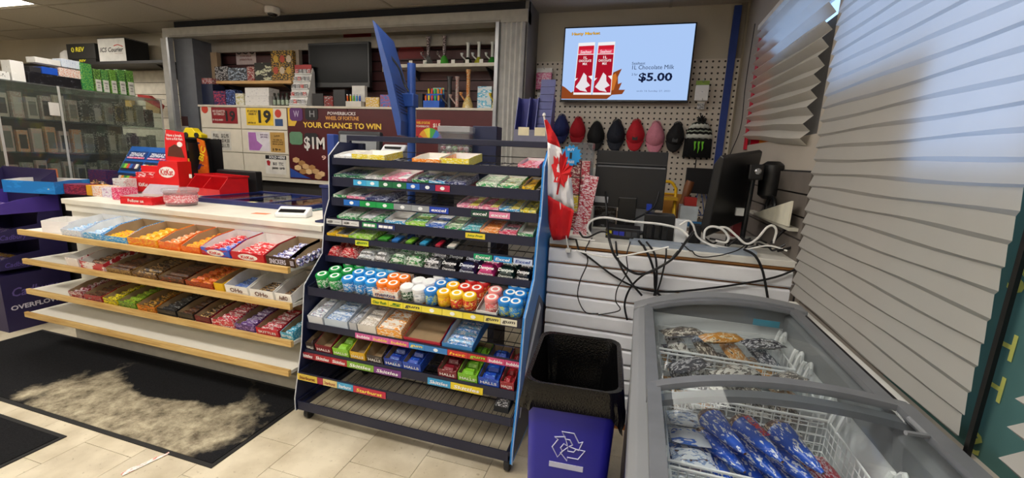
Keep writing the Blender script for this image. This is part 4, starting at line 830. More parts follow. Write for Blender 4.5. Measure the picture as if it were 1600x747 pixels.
def gate(x0, n, w, label):
    t = thing('folding_gate', label, 'gate', (0, 0, 0))
    for k in range(n):
        x = x0+k*w; f = .5*w
        obj('slat', MB().prism([(x, KF-.03), (x+w*.5, KF-.052), (x+w, KF-.03), (x+w, KF-.024), (x+w*.5, KF-.046), (x, KF-.024)], 'z', .02, 2.54), GREY, t)
    obj('lead_bar', MB().box(x0+n*w if x0 < -3 else x0-.03, KF-.075, .02, (x0+n*w+.03) if x0 < -3 else x0, KF-.02, 2.54), M('#a3a5a8', .4, .4), t)
    obj('bottom_track', MB().box(x0, KF-.08, .0005, x0+n*w, KF-.02, .019), M('#606266', .5, .5), t)
gate(-5.25, 3, .045, 'folded grey accordion security gate at the left of the kiosk')
gate(-1.265, 5, .044, 'folded grey accordion security gate at the right of the kiosk')
# --- cabinet with cream doors and the maroon lottery board
LZ0, LZ1 = 1.055, 1.842
kb = thing('tobacco_cabinet', 'cream tobacco cabinet with closed flaps and a maroon lottery board', 'cabinet', (0, 0, 0))
obj('carcass', MB().box(-4.82, KF+.012, LZ0, -1.27, YB-.01, LZ1-.02), M('#b8b2a4', .7), kb)
obj('ledge', MB().box(-4.82, KF-.01, LZ1-.02, -1.27, YB-.01, LZ1), M('#cfc8b8', .5), kb)
obj('lower_cabinet', MB().box(-4.82, KF+.05, 0, -1.27, YB-.01, LZ0), M('#35312e', .7), kb)
CRM = M('#d8d0bf', .55, var=.05)
cols = [(-4.80, -4.235), (-4.225, -3.61)]; rows = [(1.09, 1.33), (1.34, 1.585), (1.595, 1.82)]
for a, b in cols:
    for c, d in rows: obj('flap', MB().box(a, KF, c, b, KF+.012, d), CRM, kb, bevel=.003)
obj('bottom_trim', MB().box(-4.82, KF-.006, 1.05, -3.0, KF+.012, 1.085), CRM, kb)
MAR = M('#4e141c', .35, var=.08)
b1 = obj('lottery_board', MB().box(-3.60, KF, 1.09, -2.86, KF+.012, 1.82), MAR, kb); b2 = obj('lottery_board', MB().box(-2.85, KF, 1.09, -2.10, KF+.012, 1.82), MAR, kb); b3 = obj('lottery_board', MB().box(-2.09, KF, 1.09, -1.28, KF+.012, 1.82), MAR, kb)
def flat(parent, l, t, r, b, c, e=.002, name='print_patch', poly=None, m=None):
    x0, x1, z0, z1 = rect(l, t, r, b, KF)
    P = [(x0+u*(x1-x0), z1-v*(z1-z0)) for u, v in (poly or ((0, 0), (0, 1), (1, 1), (1, 0)))]
    return obj(name, MB().prism(P, 'y', KF-e, KF), m or M(c, .45), parent)
def wr(parent, body, l, t, r, b, c, e=.004, **k):
    x0, x1, z0, z1 = rect(l, t, r, b, KF)
    return put('lettering', text_mesh(body, x1-x0, z1-z0, M(c, .5), k.get('bold', .02), k.get('shear', 0)), parent, ((x0+x1)/2, KF-e, (z0+z1)/2), UP)
CIRC = [(.5+.5*math.cos(k*PI/8), .5+.5*math.sin(k*PI/8)) for k in range(16)]
RR = [(.15, 0), (0, .15), (0, .85), (.15, 1), (.85, 1), (1, .85), (1, .15), (.85, 0)]
# notices on the flaps
s = flat(kb, 331, 168, 371, 193, '#8a1a22', name='notice'); wr(s, 'NO CIGARETTES\nOR TOBACCO', 333, 172, 352, 180, '#e8d8d0'); wr(s, 'ID REQUIRED', 333, 186, 349, 189, '#e8d8d0'); wr(s, '19', 353, 173, 368, 190, '#1c1416', bold=.03)
s = flat(kb, 385, 169, 427, 196, '#e8c22a', name='notice'); wr(s, 'BY LAW SALE\nUNDER 19', 387, 172, 402, 180, '#1c1a14'); wr(s, '19', 404, 172, 424, 193, '#141210', bold=.04); wr(s, 'ask for id', 388, 190, 400, 193, '#1c1a14')
for px, py in ((320, 170), (434.5, 177)): flat(kb, px-5, py-6, px+5, py+7, '#c8402c', poly=CIRC, name='round_sticker')
flat(kb, 430, 186, 442, 197, '#2a4a7a', name='notice')
s = flat(kb, 331, 205, 361, 234, '#cfcbc2', name='price_sheet'); wr(s, 'FULL   $12.95\nKING   $14.50\nREG    $11.70', 334, 209, 359, 231, '#3a3836')
s = flat(kb, 388, 206, 421, 236, '#dcd6de', name='notice'); flat(s, 389, 207, 410, 235, '#a86ab0', poly=((0, 0), (0, 1), (.75, 1), (1, .7), (.6, .45), (.55, 0)), e=.003); wr(s, 'quit now\nget help', 407, 209, 419, 216, '#5a3a6a')
s = flat(kb, 423, 207, 445, 238, '#b8904a', name='notice'); wr(s, 'LAW', 429, 211, 438, 214, '#3a2a14'); wr(s, 'no sale to\nminors here\nshow proof', 426, 217, 443, 227, '#4a3818'); wr(s, '19+', 427, 232, 440, 236, '#2a1c10')
s = flat(kb, 415, 243, 447, 272, '#e0dcd4', name='notice'); flat(s, 415, 243, 447, 249, '#1a1a1c', e=.003); wr(s, 'SOLD HERE', 421, 244, 446, 248, '#f0f0f0', e=.005); flat(s, 417, 250, 423, 259, '#a81c24', poly=((0, .2), (.5, 0), (1, .3), (.8, 1), (.2, .9)), e=.003); wr(s, 'BUS   TTC\npasses  cards', 426, 254, 445, 266, '#2a2a2c'); 
# lottery board print
flat(b1, 450, 166, 472, 197, '#e0b83a', poly=((0, 0), (0, 1), (.45, 1), (1, .2), (1, 0)), e=.002)
flat(b1, 453, 168, 473, 189, '#5a2a6a', poly=RR, e=.004); flat(b1, 477, 168, 497, 188, '#1a161a', poly=RR, e=.004); wr(b1, 'W', 459, 173, 468, 183, '#b8a8c8', e=.006); wr(b1, 'H', 484, 173, 492, 183, '#8a8a8c', e=.006)
wr(b2, 'POWERBUCKS', 512, 175, 556, 180, '#e8e0e0', shear=.1); wr(b2, 'WHEEL OF FORTUNE', 509, 182, 561, 188, '#e8a85a'); wr(b2, 'YOUR CHANCE TO WIN', 474, 192, 596, 201, '#f0c84a', bold=.03)
flat(b1, 453, 206, 473, 226, '#5f8a6a', poly=RR, e=.004); flat(b1, 476, 208, 497, 226, '#1c1a20', poly=RR, e=.004); wr(b1, '$1M', 476, 214, 508, 236, '#dcdad6', e=.006, bold=.03)
wr(b1, '9', 503, 243, 510, 250, '#f0c8b8')
for i, (px, py, s_) in enumerate([(463, 250, 8), (472, 255, 8), (466, 262, 8), (478, 260, 8), (488, 262, 8), (483, 268, 8), (494, 268, 8), (474, 268, 8), (503, 272, 8), (498, 276, 8)]):
    flat(b1, px-s_/1.6, py-s_/1.8, px+s_/1.6, py+s_/1.8, ('#c8a070', '#a87c4a', '#dcb888')[i % 3], poly=((.5, 0), (0, .25), (0, .8), (.5, 1), (1, .8), (1, .25)), e=.004+.0005*i)
flat(b1, 454, 262, 486, 278, '#2a4a9a', poly=((0, .1), (0, 1), (1, 1), (.6, .7)), e=.003)
s = flat(b3, 650, 187, 688, 213, '#a81c24', name='lottery_poster'); wr(s, 'WHEEL OF FORTUNE', 651, 190, 672, 194, '#f0c03a'); wr(s, 'POWERBUCKS', 651, 196, 671, 199, '#f0e8d8'); wr(s, '$1.5', 677, 193, 688, 200, '#f6f2e0')
for k, c in enumerate(('#d83a3a', '#e8a02c', '#e8e03a', '#4aa84a', '#3a7ad0', '#8a3aa8')):
    cx, cz, r_ = at(672, 222, 'y', KF).x, at(672, 222, 'y', KF).z, .13
    a0, a1 = PI-k*PI/6, PI-(k+1)*PI/6
    obj('wheel_segment', MB().prism([(cx, cz), (cx+r_*math.cos(a0), cz+r_*math.sin(a0)), (cx+r_*math.cos((a0+a1)/2), cz+r_*math.sin((a0+a1)/2)), (cx+r_*math.cos(a1), cz+r_*math.sin(a1))], 'y', KF-.005, KF-.003), M(c, .4), s)
# --- interior
bk = struct('wall_kiosk_slats', MB().box(-4.83, YB-.008, LZ1, -1.06, YB, 2.54), M('#140c0d', .8))
sm = MB().box(-4.83, -.012, 0, -1.06, 0, .086).mesh('slat', M('#4a2a2c', .5))
for k in range(7): put('slat', sm, bk, (0, YB-.008, LZ1+.01+k*.098))
struct('trim_5', MB().box(-4.83, KF+.22, 2.44, -1.06, KF+.25, 2.545), M('#8f8980', .6))
struct('trim_6', MB().box(-3.72, KF+.20, LZ1, -3.60, KF+.25, 2.44), M('#9a8f82', .6))
struct('trim_7', MB().box(-4.83, KF+.20, LZ1, -4.74, KF+.25, 2.44), M('#a08a70', .6))
def kshelf(l, r, py, y0, m, label):
    a, b = at(l, py, 'y', y0), at(r, py, 'y', y0); z = (a.z+b.z)/2
    t = thing('wall_shelf', label, 'shelf', (0, 0, 0)); obj('board', MB().box(a.x, y0, z-.03, b.x, YB-.021, z), m, t)
    for x in (a.x+.12, b.x-.14): obj('bracket', MB().prism([(y0+.03, z-.035), (YB-.021, z-.035), (YB-.021, z-.12)], 'x', x, x+.01).box(x-.002, y0+.03, z-.036, x+.012, YB-.021, z-.03), M('#3a3a3c', .5), t)
    return z
z1 = kshelf(335, 455, 126, 3.86, M('#d0a468', .5), 'tan wooden shelf at the left inside the kiosk')
z2 = kshelf(620, 780, 99, 3.86, M('#d4cfc2', .5), 'white shelf carrying glass water pipes inside the kiosk')
YS = 3.90
def kit(name, l, t, r, b, m, label, cat, base, d=.10, Y=YS, **k): return upright(name, l, t, r, b, Y, d, m, label, cat, base=base, **k)
ST = W('#1a1a1e', '#e8e8ea', '#2a2a30', 45)
t = kit('lighter_box', 336, 104, 356, 126, ST, 'black and white spotted carton on the tan shelf', 'carton', z1); t = kit('lighter_box', 357, 106, 386, 126, W('#20242c', '#8aa0b8', '#d8dce0', 40), 'dark speckled carton beside the spotted one', 'carton', z1)
t = kit('round_tin', 386, 104, 397, 124, W('#8a2a2a', '#d8c8c0', '#3a1a1a', 20), 'small red round faced tin on the tan shelf', 'tin', z1, d=.05)
t = kit('display_carton', 398, 98, 424, 124, W('#22241f', '#c8ccb0', '#3a3c34', 9), 'dark carton with pale diagonal print on the tan shelf', 'carton', z1)
t = kit('figure_carton', 424, 79, 458, 124, W('#2a2420', '#d8b03a', '#a83a2c', 22), 'tall dark carton with yellow and red pictures', 'carton', z1); 
for r_ in range(2):
    for c_ in range(3):
        x0, x1, q0, q1 = rect(427+c_*10, 86+r_*18, 435+c_*10, 98+r_*18, YS); obj('print_patch', MB().prism([((x0+x1)/2+(x1-x0)/2*math.cos(k*PI/4), (q0+q1)/2+(q1-q0)/2*math.sin(k*PI/4)) for k in range(8)], 'y', YS-.002, YS), M(('#c8a03a', '#b84a34', '#d0c0a8')[(r_+c_) % 3], .5), t).matrix_parent_inverse = t.matrix_world.inverted() if False else Matrix.Translation(-Vector(t.location))
# no smoking notice on the slats
x0, x1, q0, q1 = rect(369, 70, 400, 101, YB-.02)
sg = obj('wall_sign', MB().box(x0, YB-.024, q0, x1, YB-.0205, q1), M('#c8b8b8', .6), label='white notice with three round symbols on the kiosk slats', cat='sign')
for k in range(3):
    cx = x0+(x1-x0)*(k+.5)/3; cz = q1-.06; ri = (x1-x0)*.13
    obj('symbol_ring', MB().tube([(cx+ri*math.cos(a), YB-.026, cz+ri*math.sin(a)) for a in [j*PI/8 for j in range(16)]], .006, 4, closed=True), M('#2a2022', .6), sg)
    obj('symbol_bar', MB().tube([(cx-ri*.7, YB-.026, cz+ri*.7), (cx+ri*.7, YB-.026, cz-ri*.7)], .005, 4), M('#2a2022', .6), sg)
put('lettering', text_mesh('NO SMOKING NO VAPING\nby order of the act\nprohibited in this area', (x1-x0)*.85, .11, M('#7a3a3c'), .01), sg, ((x0+x1)/2, YB-.025, q0+.09), UP)
# things on the cabinet ledge, left part
BZ = LZ1
nb = kit('navy_carton', 308, 131, 333, 162, M('#1c2440', .5), 'navy carton at the left end of the cabinet ledge', 'carton', BZ, Y=3.80, d=.15)
kit('lighter_tray', 312, 122, 331, 131, W('#8a2a2a', '#d8d0d0', '#2a2a6a', 40), 'red and white packs lying on the navy carton', 'packs', at(320, 131, 'y', 3.80).z, Y=3.81, d=.1)
kit('cigar_carton', 334, 142, 352, 162, W('#1c2a5a', '#c83a3a', '#3a5a9a', 30), 'blue and red carton on the cabinet ledge', 'carton', BZ, Y=3.80); kit('cigar_carton', 353, 140, 367, 162, W('#1a2044', '#4a6ab8', '#c8c8d0', 30), 'dark blue carton on the cabinet ledge', 'carton', BZ, Y=3.80); kit('cigar_carton', 368, 146, 381, 161, W('#d8d6cf', '#b8a83a', '#8a9a7a', 25), 'small white carton on the cabinet ledge', 'carton', BZ, Y=3.80)
lo = kit('white_carton', 383, 150, 420, 163, W('#dcdad8', '#c8c6c8', '#6a6a8a', 20, lo=.6, hi=.66), 'lower white carton with dark diamonds on the ledge', 'carton', BZ, Y=3.80, d=.14)
zt = at(400, 150, 'y', 3.80).z
kit('white_carton', 383, 137, 420, 150, W('#e0dedc', '#c8c6c8', '#5a5a7a', 20, lo=.6, hi=.66), 'upper white carton with dark diamonds on the ledge', 'carton', zt+.001, Y=3.80, d=.14)
for k in range(4):
    p = at(425+k*6.5, 162, 'y', 3.80)
    b = obj('spray_bottle', MB().lathe([(.016, .0005), (.018, .006), (.018, .09), (.010, .105), (.010, .12), (.012, .122), (.012, .14), (.008, .142)], n=12), [M(('#1c1e1c', '#3a423a')[k % 2], .3)], loc=(p.x, 3.84, BZ), smooth=True, label=f'{ORD[k]} small dark bottle from the left on the ledge', cat='bottle', group='small dark ledge bottles')
    obj('bottle_label', MB().lathe([(.0184, .02), (.0184, .07)], n=12, cap=False), W('#8aa08a', '#d8dcd0', '#2a3a2a', 40), b, smooth=True)
# white wedge display of lighters
a = at(452, 163, 'y', 3.77); b_ = at(490, 163, 'y', 3.77)
t = thing('wedge_display', 'white stepped display rack of small cards beside the dark monitor', 'display', (a.x, 3.765, BZ)); w = (b_.x-a.x)
hh = at(470, 104, 'y', 3.80).z-BZ
obj('side', MB().prism([(0, 0.0005), (.14, 0.0005), (.14, hh*.9), (.12, hh)], 'x', 0, .004), M('#dcdcda', .5), t); obj('side', MB().prism([(0, 0.0005), (.14, 0.0005), (.14, hh*.9), (.12, hh)], 'x', w*.7, w*.7+.004), M('#dcdcda', .5), t)
obj('back_card', MB().prism([(.0, .0), (.006, .0), (.126, hh), (.12, hh)], 'x', .004, w*.7), M('#e2e2e0', .5), t)
for k in range(5):
    f = k/5+.04; y_, z_ = .12*f-.012, hh*f
    obj('tier', MB().box(.004, y_, z_, w*.7, y_+.022, z_+.012), M('#cfd0d0', .5), t)
    for j in range(4): obj('small_card', MB().box(.012+j*w*.165, y_+.004, z_+.012, .012+j*w*.165+w*.13, y_+.010, z_+.05), W(('#8a8a90', '#b83a3a', '#6a6a70')[(k+j) % 3], '#d8d8d8', '#2a2a2c', 50), t)
obj('header', MB().box(.004, .10, hh*.96, w*.7, .106, hh*1.08), M('#a83030', .5), t)
# dark wall monitor inside the kiosk
x0, x1, q0, q1 = rect(482, 66, 577, 137, 3.92)
t = thing('wall_monitor', 'dark switched off monitor inside the kiosk', 'monitor', ((x0+x1)/2, 3.92, q0))
w, h = x1-x0, q1-q0
obj('casing', MB().box(-w/2, .0, 0, w/2, .05, h), M('#17181b', .35), t, bevel=.006); obj('screen', MB().box(-w/2+.02, -.002, .05, w/2-.02, .0, h-.02), M('#0e1012', .3, spec=.15), t)
obj('wall_arm', MB().box(-.05, .05, h*.35, .05, YB-.021-3.92, h*.65), BLACK, t)
x0, x1, q0, q1 = rect(537, 53, 580, 65, YB-.02); sg = obj('wall_sign', MB().box(x0, YB-.024, q0, x1, YB-.0205, q1), M('#8a1c24', .5), label='narrow dark red sign above the kiosk monitor', cat='sign')
x0, x1, q0, q1 = rect(586, 66, 608, 108, 3.95)
sg = obj('wall_sign', MB().box(x0, YB-.026, q0, x1, YB-.0205, q1), M('#d8d8d6', .6), label='white notice with a black ring beside the blue display', cat='sign')
obj('print_patch', MB().tube([((x0+x1)/2+.04*math.cos(a), YB-.028, q0+.13+.04*math.sin(a)) for a in [j*PI/8 for j in range(16)]], .012, 4, closed=True), BLACK, sg); put('lettering', text_mesh('Public', (x1-x0)*.8, .03, BLACK, .03), sg, ((x0+x1)/2, YB-.0275, q1-.05), UP)
x0, x1, q0, q1 = rect(623, 59, 662, 92, YB-.02)
sg = obj('wall_sign', MB().box(x0, YB-.024, q0, x1, YB-.0205, q1), M('#6e1a20', .5), label='maroon framed notice above the glass pipes', cat='sign')
obj('print_patch', MB().box(x0+.02, YB-.026, q1-.10, x1-.02, YB-.024, q1-.03), M('#c83a34', .5), sg); put('lettering', text_mesh('NO CASH REFUNDS', (x1-x0)*.7, .03, M('#f0d8d0'), .01), sg, ((x0+x1)/2, YB-.0275, q1-.065), UP)
# black dock and device jumble under the monitor
for k, (l, t_, r, b, c, nm) in enumerate([(488, 146, 505, 165, '#1a1a1c', 'black card printer'), (506, 150, 520, 165, '#b03a34', 'red and black lighter tray'), (521, 140, 539, 165, '#202226', 'black speaker cube')]):
    kit('ledge_gadget', l, t_, r, b, M(c, .4) if k != 1 else W('#8a2a2a', '#202022', '#d8d0d0', 40), nm+' on the ledge under the kiosk monitor', 'gadget', BZ, Y=3.80)
def lighters(px0, px1, py, n, cols, zb, Y, label, grp):
    for k in range(n):
        p = at(px0+(px1-px0)*(k+.5)/n, py, 'y', Y); c = cols[k % len(cols)]
        o = obj('lighter', MB().lathe([(.007, .0005), (.008, .004), (.008, .052), (.0075, .054)], n=8), M(c, .25), loc=(p.x, Y+.01, zb), smooth=True, label=f'{c_name(c)} lighter, {ORD[k]} from left {label}', cat='lighter', group=grp)
        obj('metal_hood', MB().box(-.006, -.006, .0545, .006, .006, .068), STEEL, o)
def c_name(h):
    import colorsys
    r, g, b = [int(h[i:i+2], 16)/255 for i in (1, 3, 5)]; hh_, s_, v_ = colorsys.rgb_to_hsv(r, g, b)
    if v_ < .2: return 'black'
    if s_ < .2: return 'white' if v_ > .7 else 'grey'
    d = hh_*360
    return 'red' if d < 15 or d > 345 else 'orange' if d < 40 else 'yellow' if d < 70 else 'green' if d < 165 else 'blue' if d < 255 else 'purple' if d < 290 else 'pink'
ts = kit('lighter_stand', 540, 158, 564, 166, M('#d6d2ca', .5), 'low white lighter stand on the kiosk ledge', 'stand', BZ, Y=3.80, d=.06)
lighters(540, 564, 166, 5, ['#e8641c', '#e8c41c', '#5ab83a', '#2a9ad8', '#2a4ac8'], at(552, 158, 'y', 3.80).z, 3.805, 'on the low white stand', 'lighters on the low white stand')
kit('white_gadget', 550, 134, 570, 150, M('#dcdcd8', .5), 'white price label holder above the lighter stand', 'holder', at(552, 158, 'y', 3.80).z, Y=3.85, d=.04)
kit('amber_carton', 571, 152, 592, 166, W('#d8b03a', '#e8e4dc', '#c8801c', 25), 'amber and white carton on the kiosk ledge', 'carton', BZ, Y=3.80, d=.08); kit('dark_carton', 594, 148, 616, 166, W('#3a6ab8', '#c84a34', '#22242c', 25), 'blue and orange carton behind the blue display', 'carton', BZ, Y=3.80, d=.08)
kit('black_carton', 648, 146, 660, 166, M('#1a1c22', .4), 'black carton behind the blue pole', 'carton', BZ, Y=3.80, d=.1)
# lighter tower
a, b_ = at(662, 166, 'y', 3.80), at(687, 166, 'y', 3.80); w = b_.x-a.x
t = thing('lighter_tower', 'blue stepped tower of bright lighters on the kiosk ledge', 'display', (a.x, 3.79, BZ))
obj('tower_body', MB().prism([(0, .0005), (.12, .0005), (.12, .14), (.06, .14), (.06, .07), (0, .07)], 'x', 0, w), M('#1f5ac0', .4), t); obj('topper', MB().box(w*.3, .10, .14, w, .106, .20), W('#4ab0e0', '#e8e04a', '#2a8a4a', 20), t)
for rr_, (y_, z_) in enumerate([(.02, .07), (.08, .14)]):
    for k in range(5): obj('lighter', MB().lathe([(.009, z_), (.010, z_+.004), (.010, z_+.045), (.006, z_+.05)], c=(w*(k+.5)/5, y_, 0), n=8), M(('#e8641c', '#e8d41c', '#e83a2c', '#3ab84a', '#e8901c')[(k+rr_) % 5], .3), t, smooth=True)
# --- glass water pipes
GL = GLASS('#dfe8e4', .5, .03, .08)
def pipe(px, top, bot, base, Y, c1, c2, label, beaker=True, s=1.):
    p = at(px, bot, 'y', Y); h = at(px, top, 'y', Y).z-base
    t = thing('water_pipe', label, 'water pipe', (p.x, Y, base)); r = .05*s if beaker else .022*s
    pr = [(r*.9, .001), (r, .006), (r*.85, h*.14), (.016*s, h*.32)] if beaker else [(r*1.5, .001), (r*1.5, .01), (.016*s, .02)]
    obj('glass_base', MB().lathe(pr, n=14), c1, t, smooth=True); obj('neck', MB().lathe([(.016*s, pr[-1][1]), (.016*s, h*.9), (.02*s, h*.92), (.02*s, h*.97), (.026*s, h)], n=12), c2, t, smooth=True)
    obj('downstem', MB().tube([(.0, -.01, h*.12), (-.05*s, -.03, h*.34)], .007*s, 8).lathe([(.008*s, 0), (.018*s, .028)], c=(-.054*s, -.032, h*.34), n=8), c2, t, smooth=True)
DKG = M('#1c2a1c', .15); GRN = M('#2a7a2a', .12); FR = M('#d8dcd8', .35); SW_ = W('#3a2a2a', '#c8b8b8', '#181214', 30)
pipe(669, 58, 97, z2, 3.92, GL, SW_, 'clear glass water pipe with spotted neck left on the white shelf'); pipe(694, 57, 96, z2, 3.92, M('#4a9a3a', .15), SW_, 'spotted water pipe with bright green base'); pipe(731, 67, 97, z2, 3.92, DKG, FR, 'white necked water pipe with black base', s=.9); pipe(748, 66, 98, z2, 3.92, M('#9a9a2a', .15), FR, 'white necked water pipe with olive base', s=.9); pipe(769, 66, 98, z2, 3.92, GRN, FR, 'white necked water pipe with green base at the right', s=.9)
for k in range(6):
    p = at(642+k*22, 100, 'y', 3.88); obj('price_card', MB().box(-.018, 0, .0005, .018, .003, .035), M('#e6e4dc', .6), loc=(p.x, 3.875, z2), label=f'small white price card, {ORD[k]} from left on the pipe shelf', cat='price card', group='price cards on the pipe shelf')
MET = M('#3a3c40', .25, .7)
pipe(702, 120, 167, BZ, 3.87, MET, M('#6a6c70', .25, .6), 'dark metal water pipe on the ledge', beaker=False, s=1.3); pipe(714, 120, 167, BZ, 3.84, GL, W('#b8b0a8', '#a83a3a', '#d8d8d0', 25), 'slim clear water pipe on the ledge', beaker=False); pipe(731, 109, 167, BZ, 3.84, W('#c8a85a', '#d8d4b0', '#6a5a2a', 20), W('#c87a3a', '#e0d0a0', '#8a3a1c', 25), 'tall amber water pipe on the ledge', s=1.1); pipe(775, 112, 167, BZ, 3.84, W('#8a8a4a', '#d8d4b0', '#4a4a2a', 20), M('#d8c02c', .25), 'yellow necked water pipe by the gate', s=.9)
pk = kit('blue_packet', 746, 135, 768, 166, W('#c8d4da', '#5ab0d0', '#e8ecec', 14), 'pale packet with blue print between the pipes', 'packet', BZ, Y=3.82, d=.03); 
# clear jar of lollipops in front of the kiosk, and the small dark printer stand
p = at(716, 224, 'y', 2.45); z0 = 1.30
t = thing('lollipop_jar', 'clear square jar of wrapped round lollipops behind the rack', 'jar', (p.x, 2.45, z0))
obj('jar_wall', MB().box(-.10, -.07, .001, .10, .07, .004).box(-.10, -.07, .004, .10, -.067, .25).box(-.10, .067, .004, .10, .07, .25).box(-.10, -.067, .004, -.097, .067, .25).box(.097, -.067, .004, .10, .067, .25), GLASS('#eef2f4', .35, .03, .06), t)
obj('jar_lid', MB().box(-.105, -.075, .25, .105, .075, .285), GLASS('#e8ecf0', .5, .1, .3), t, bevel=.004)
jst = thing('counter_riser', 'dark navy stand with a sloped top behind the gum rack', 'stand', (0, 0, 0))
LC = ['#d84a4a', '#e8e4dc', '#4a8a5a', '#d8a0a8', '#8ab85a', '#b83a5a', '#e8c88a']
lm = [MB().lathe([(.0, 0), (.012, .003), (.0175, .011), (.0175, .02), (.012, .028), (0, .031)], n=8, cap=False).mesh('lollipop', W(c, '#f0ece4', '#c8b0a0', 60), True) for c in LC]
k = 0
for iz in range(6):
    for iy in range(3):
        for ix in range(5):
            x, y, z = -.078+ix*.038+(iz % 2)*.004, -.044+iy*.043, .006+iz*.0335
            put('lollipop', lm[k % 7], None, (p.x+x, 2.45+y, z0+z), (0, 0, k), label='wrapped round lollipop inside the clear square jar', cat='lollipop', group='lollipops in the clear jar'); k += 3
obj('riser_top', MB().box(p.x-.13, 2.32, z0-.02, p.x+.32, 2.60, z0), M('#1a2140', .5), jst); obj('riser_leg', MB().box(p.x-.12, 2.34, 0, p.x-.08, 2.58, z0-.02), M('#1a2140', .5), jst); obj('riser_leg', MB().box(p.x+.27, 2.34, 0, p.x+.31, 2.58, z0-.02), M('#1a2140', .5), jst)
pr = upright('receipt_stand', 738, 197, 776, 240, 2.46, .1, M('#1a2346', .4), 'dark navy acrylic card stand beside the lollipop jar', 'card stand', base=z0, bevel=.004)
# --- customer display on blue pole (seen nearly from its edge)
BLU = M('#2c4f9a', .4, var=.1)
px = at(643, 150, 'y', 2.48); t = thing('pole_display', 'blue backed display on a blue pole standing behind the rack', 'display screen', (px.x, 2.48, 0))
obj('pole', MB().tube([(0, 0, .015), (0, 0, 1.96)], .026, 16), BLU, t, smooth=True); obj('pole_foot', MB().lathe([(.14, .0005), (.14, .01), (.03, .02)], n=20), BLU, t, smooth=True)
d0 = at(597, 47, 'y', 2.42); d1 = at(629, 213, 'y', 2.42); L_ = math.hypot(d0.x-d1.x, d0.z-d1.z); lean = math.atan2(d1.x-d0.x, d0.z-d1.z)
DYAW = math.atan2(-d1.x, d1.y)*1.0-.23
dp = obj('display_panel', MB().prism([(-.005, 0), (.016, .0), (.034, .08), (.034, L_*.55), (.012, L_-.02), (-.003, L_)], 'y', -.20, .20), [BLU], t, loc=(d1.x-px.x, -.02, d1.z), rot=(0, -lean, DYAW))
obj('screen', MB().box(-.008, -.185, .02, -.005, .185, L_-.03), M('#101216', .15), dp)
for k in range(9): obj('vent_slot', MB().box(.0335, -.15, L_*.2+k*.02, .0352, .12, L_*.2+k*.02+.006), M('#16223f', .5), dp)
obj('clamp', MB().box(-.075, -.03, 1.70, .03, .035, 1.78), BLU, t, bevel=.005); obj('cable', MB().tube(curve_pts([(-.10, -.08, 1.99), (-.05, -.06, 1.92), (-.03, -.04, 1.84), (.0, -.035, 1.79)]), .006), BLACK, t)
# lottery terminal screen and slip printer on the counter behind the rack
t = thing('lottery_terminal', 'grey screened lottery terminal with dark frame behind the rack top', 'terminal', (at(553, 230, 'y', 2.62).x, 2.62, Zc)); w = at(588, 225, 'y', 2.62).x-at(521, 225, 'y', 2.62).x; zt = at(553, 203, 'y', 2.62).z-Zc
obj('terminal_frame', MB().box(-w/2, 0, .14, w/2, .05, zt), M('#23252a', .4), t, bevel=.015, rot=(-.1, 0, 0)); obj('screen', MB().box(-w/2+.025, -.002, .17, w/2-.025, 0, zt-.03), M('#7a7e82', .25), t, rot=(-.1, 0, 0)); obj('terminal_base', MB().box(-w/2+.03, .0, .0005, w/2-.03, .16, .14), M('#2a2c32', .5), t)
t = thing('slip_printer', 'white ticket printer next to the lottery terminal', 'printer', (at(605, 225, 'y', 2.55).x+.0, 2.55, Zc))
obj('printer_body', MB().prism([(0, .0005), (.2, .0005), (.2, .46), (.1, .47), (0, .38)], 'x', -.09, .09), M('#c9ccd0', .4), t, bevel=.01); obj('paper_slot', MB().box(-.06, .06, .44, .06, .09, .455), BLACK, t)
obj('pen_sleeve', MB().box(-.03, 0, .0005, .03, .05, .52), M('#26408a', .4), loc=(at(516, 215, 'y', 2.5).x, 2.5, Zc), label='tall blue sleeve standing left of the lottery terminal', cat='sleeve', bevel=.006)
# ================================================================== BACK WALL: SCREEN, CAPS, HOOKED PACKS
TVY = 3.99
a, b = at(880, 42, 'y', TVY), at(1076, 160, 'y', TVY); x0 = at(878.5, 100, 'y', TVY).x; x1 = at(1082.5, 98, 'y', TVY).x; z1_ = at(985, 38.5, 'y', TVY).z; z0_ = at(977, 159.5, 'y', TVY).z
tv = thing('wall_television', 'wide wall television showing a chocolate milk price', 'television', (x0, TVY, z0_)); w, h = x1-x0, z1_-z0_
obj('casing', MB().box(0, 0, 0, w, .05, h), M('#16171a', .3), tv, bevel=.004)
obj('wall_mount', MB().box(w*.4, .05, h*.3, w*.6, YB-.026-TVY, h*.7), BLACK, tv)
sc_ = obj('screen', MB().box(.012, -.003, .018, w-.012, -.0005, h-.012), EM('#a9c6f2', .34), tv)
def tvp(u, v): return .012+u*(w-.024), h-.012-v*(h-.03)
def tvpoly(pts, c, e=.0045, s=.9, name='picture'): return obj(name, MB().prism([tvp(*p) for p in pts], 'y', -e, -.003), EM(c, s*.37), sc_)
def tvt(body, u, v, ww, hh, c, bold=.02, shear=0., e=.0065): x, z = tvp(u, v); return put('lettering', text_mesh(body, ww*w, hh*h, EM(c, .34), bold, shear), sc_, (x, -e, z), UP)
tvpoly([(.0, .80), (.03, .83), (.08, .90), (.12, .86), (.17, .93), (.30, .93), (.37, .90), (.40, .78), (.415, .62), (.44, .60), (.48, .57), (.455, .68), (.46, .78), (.49, .76), (.47, .86), (.52, .86), (.50, .92), (.42, .93), (.38, .99), (0, .99)], '#8a4420', .0042, name='milk_splash')
tvpoly([(.41, .66), (.435, .63), (.45, .70), (.43, .86), (.40, .88)], '#c8702c', .0046, name='milk_splash')
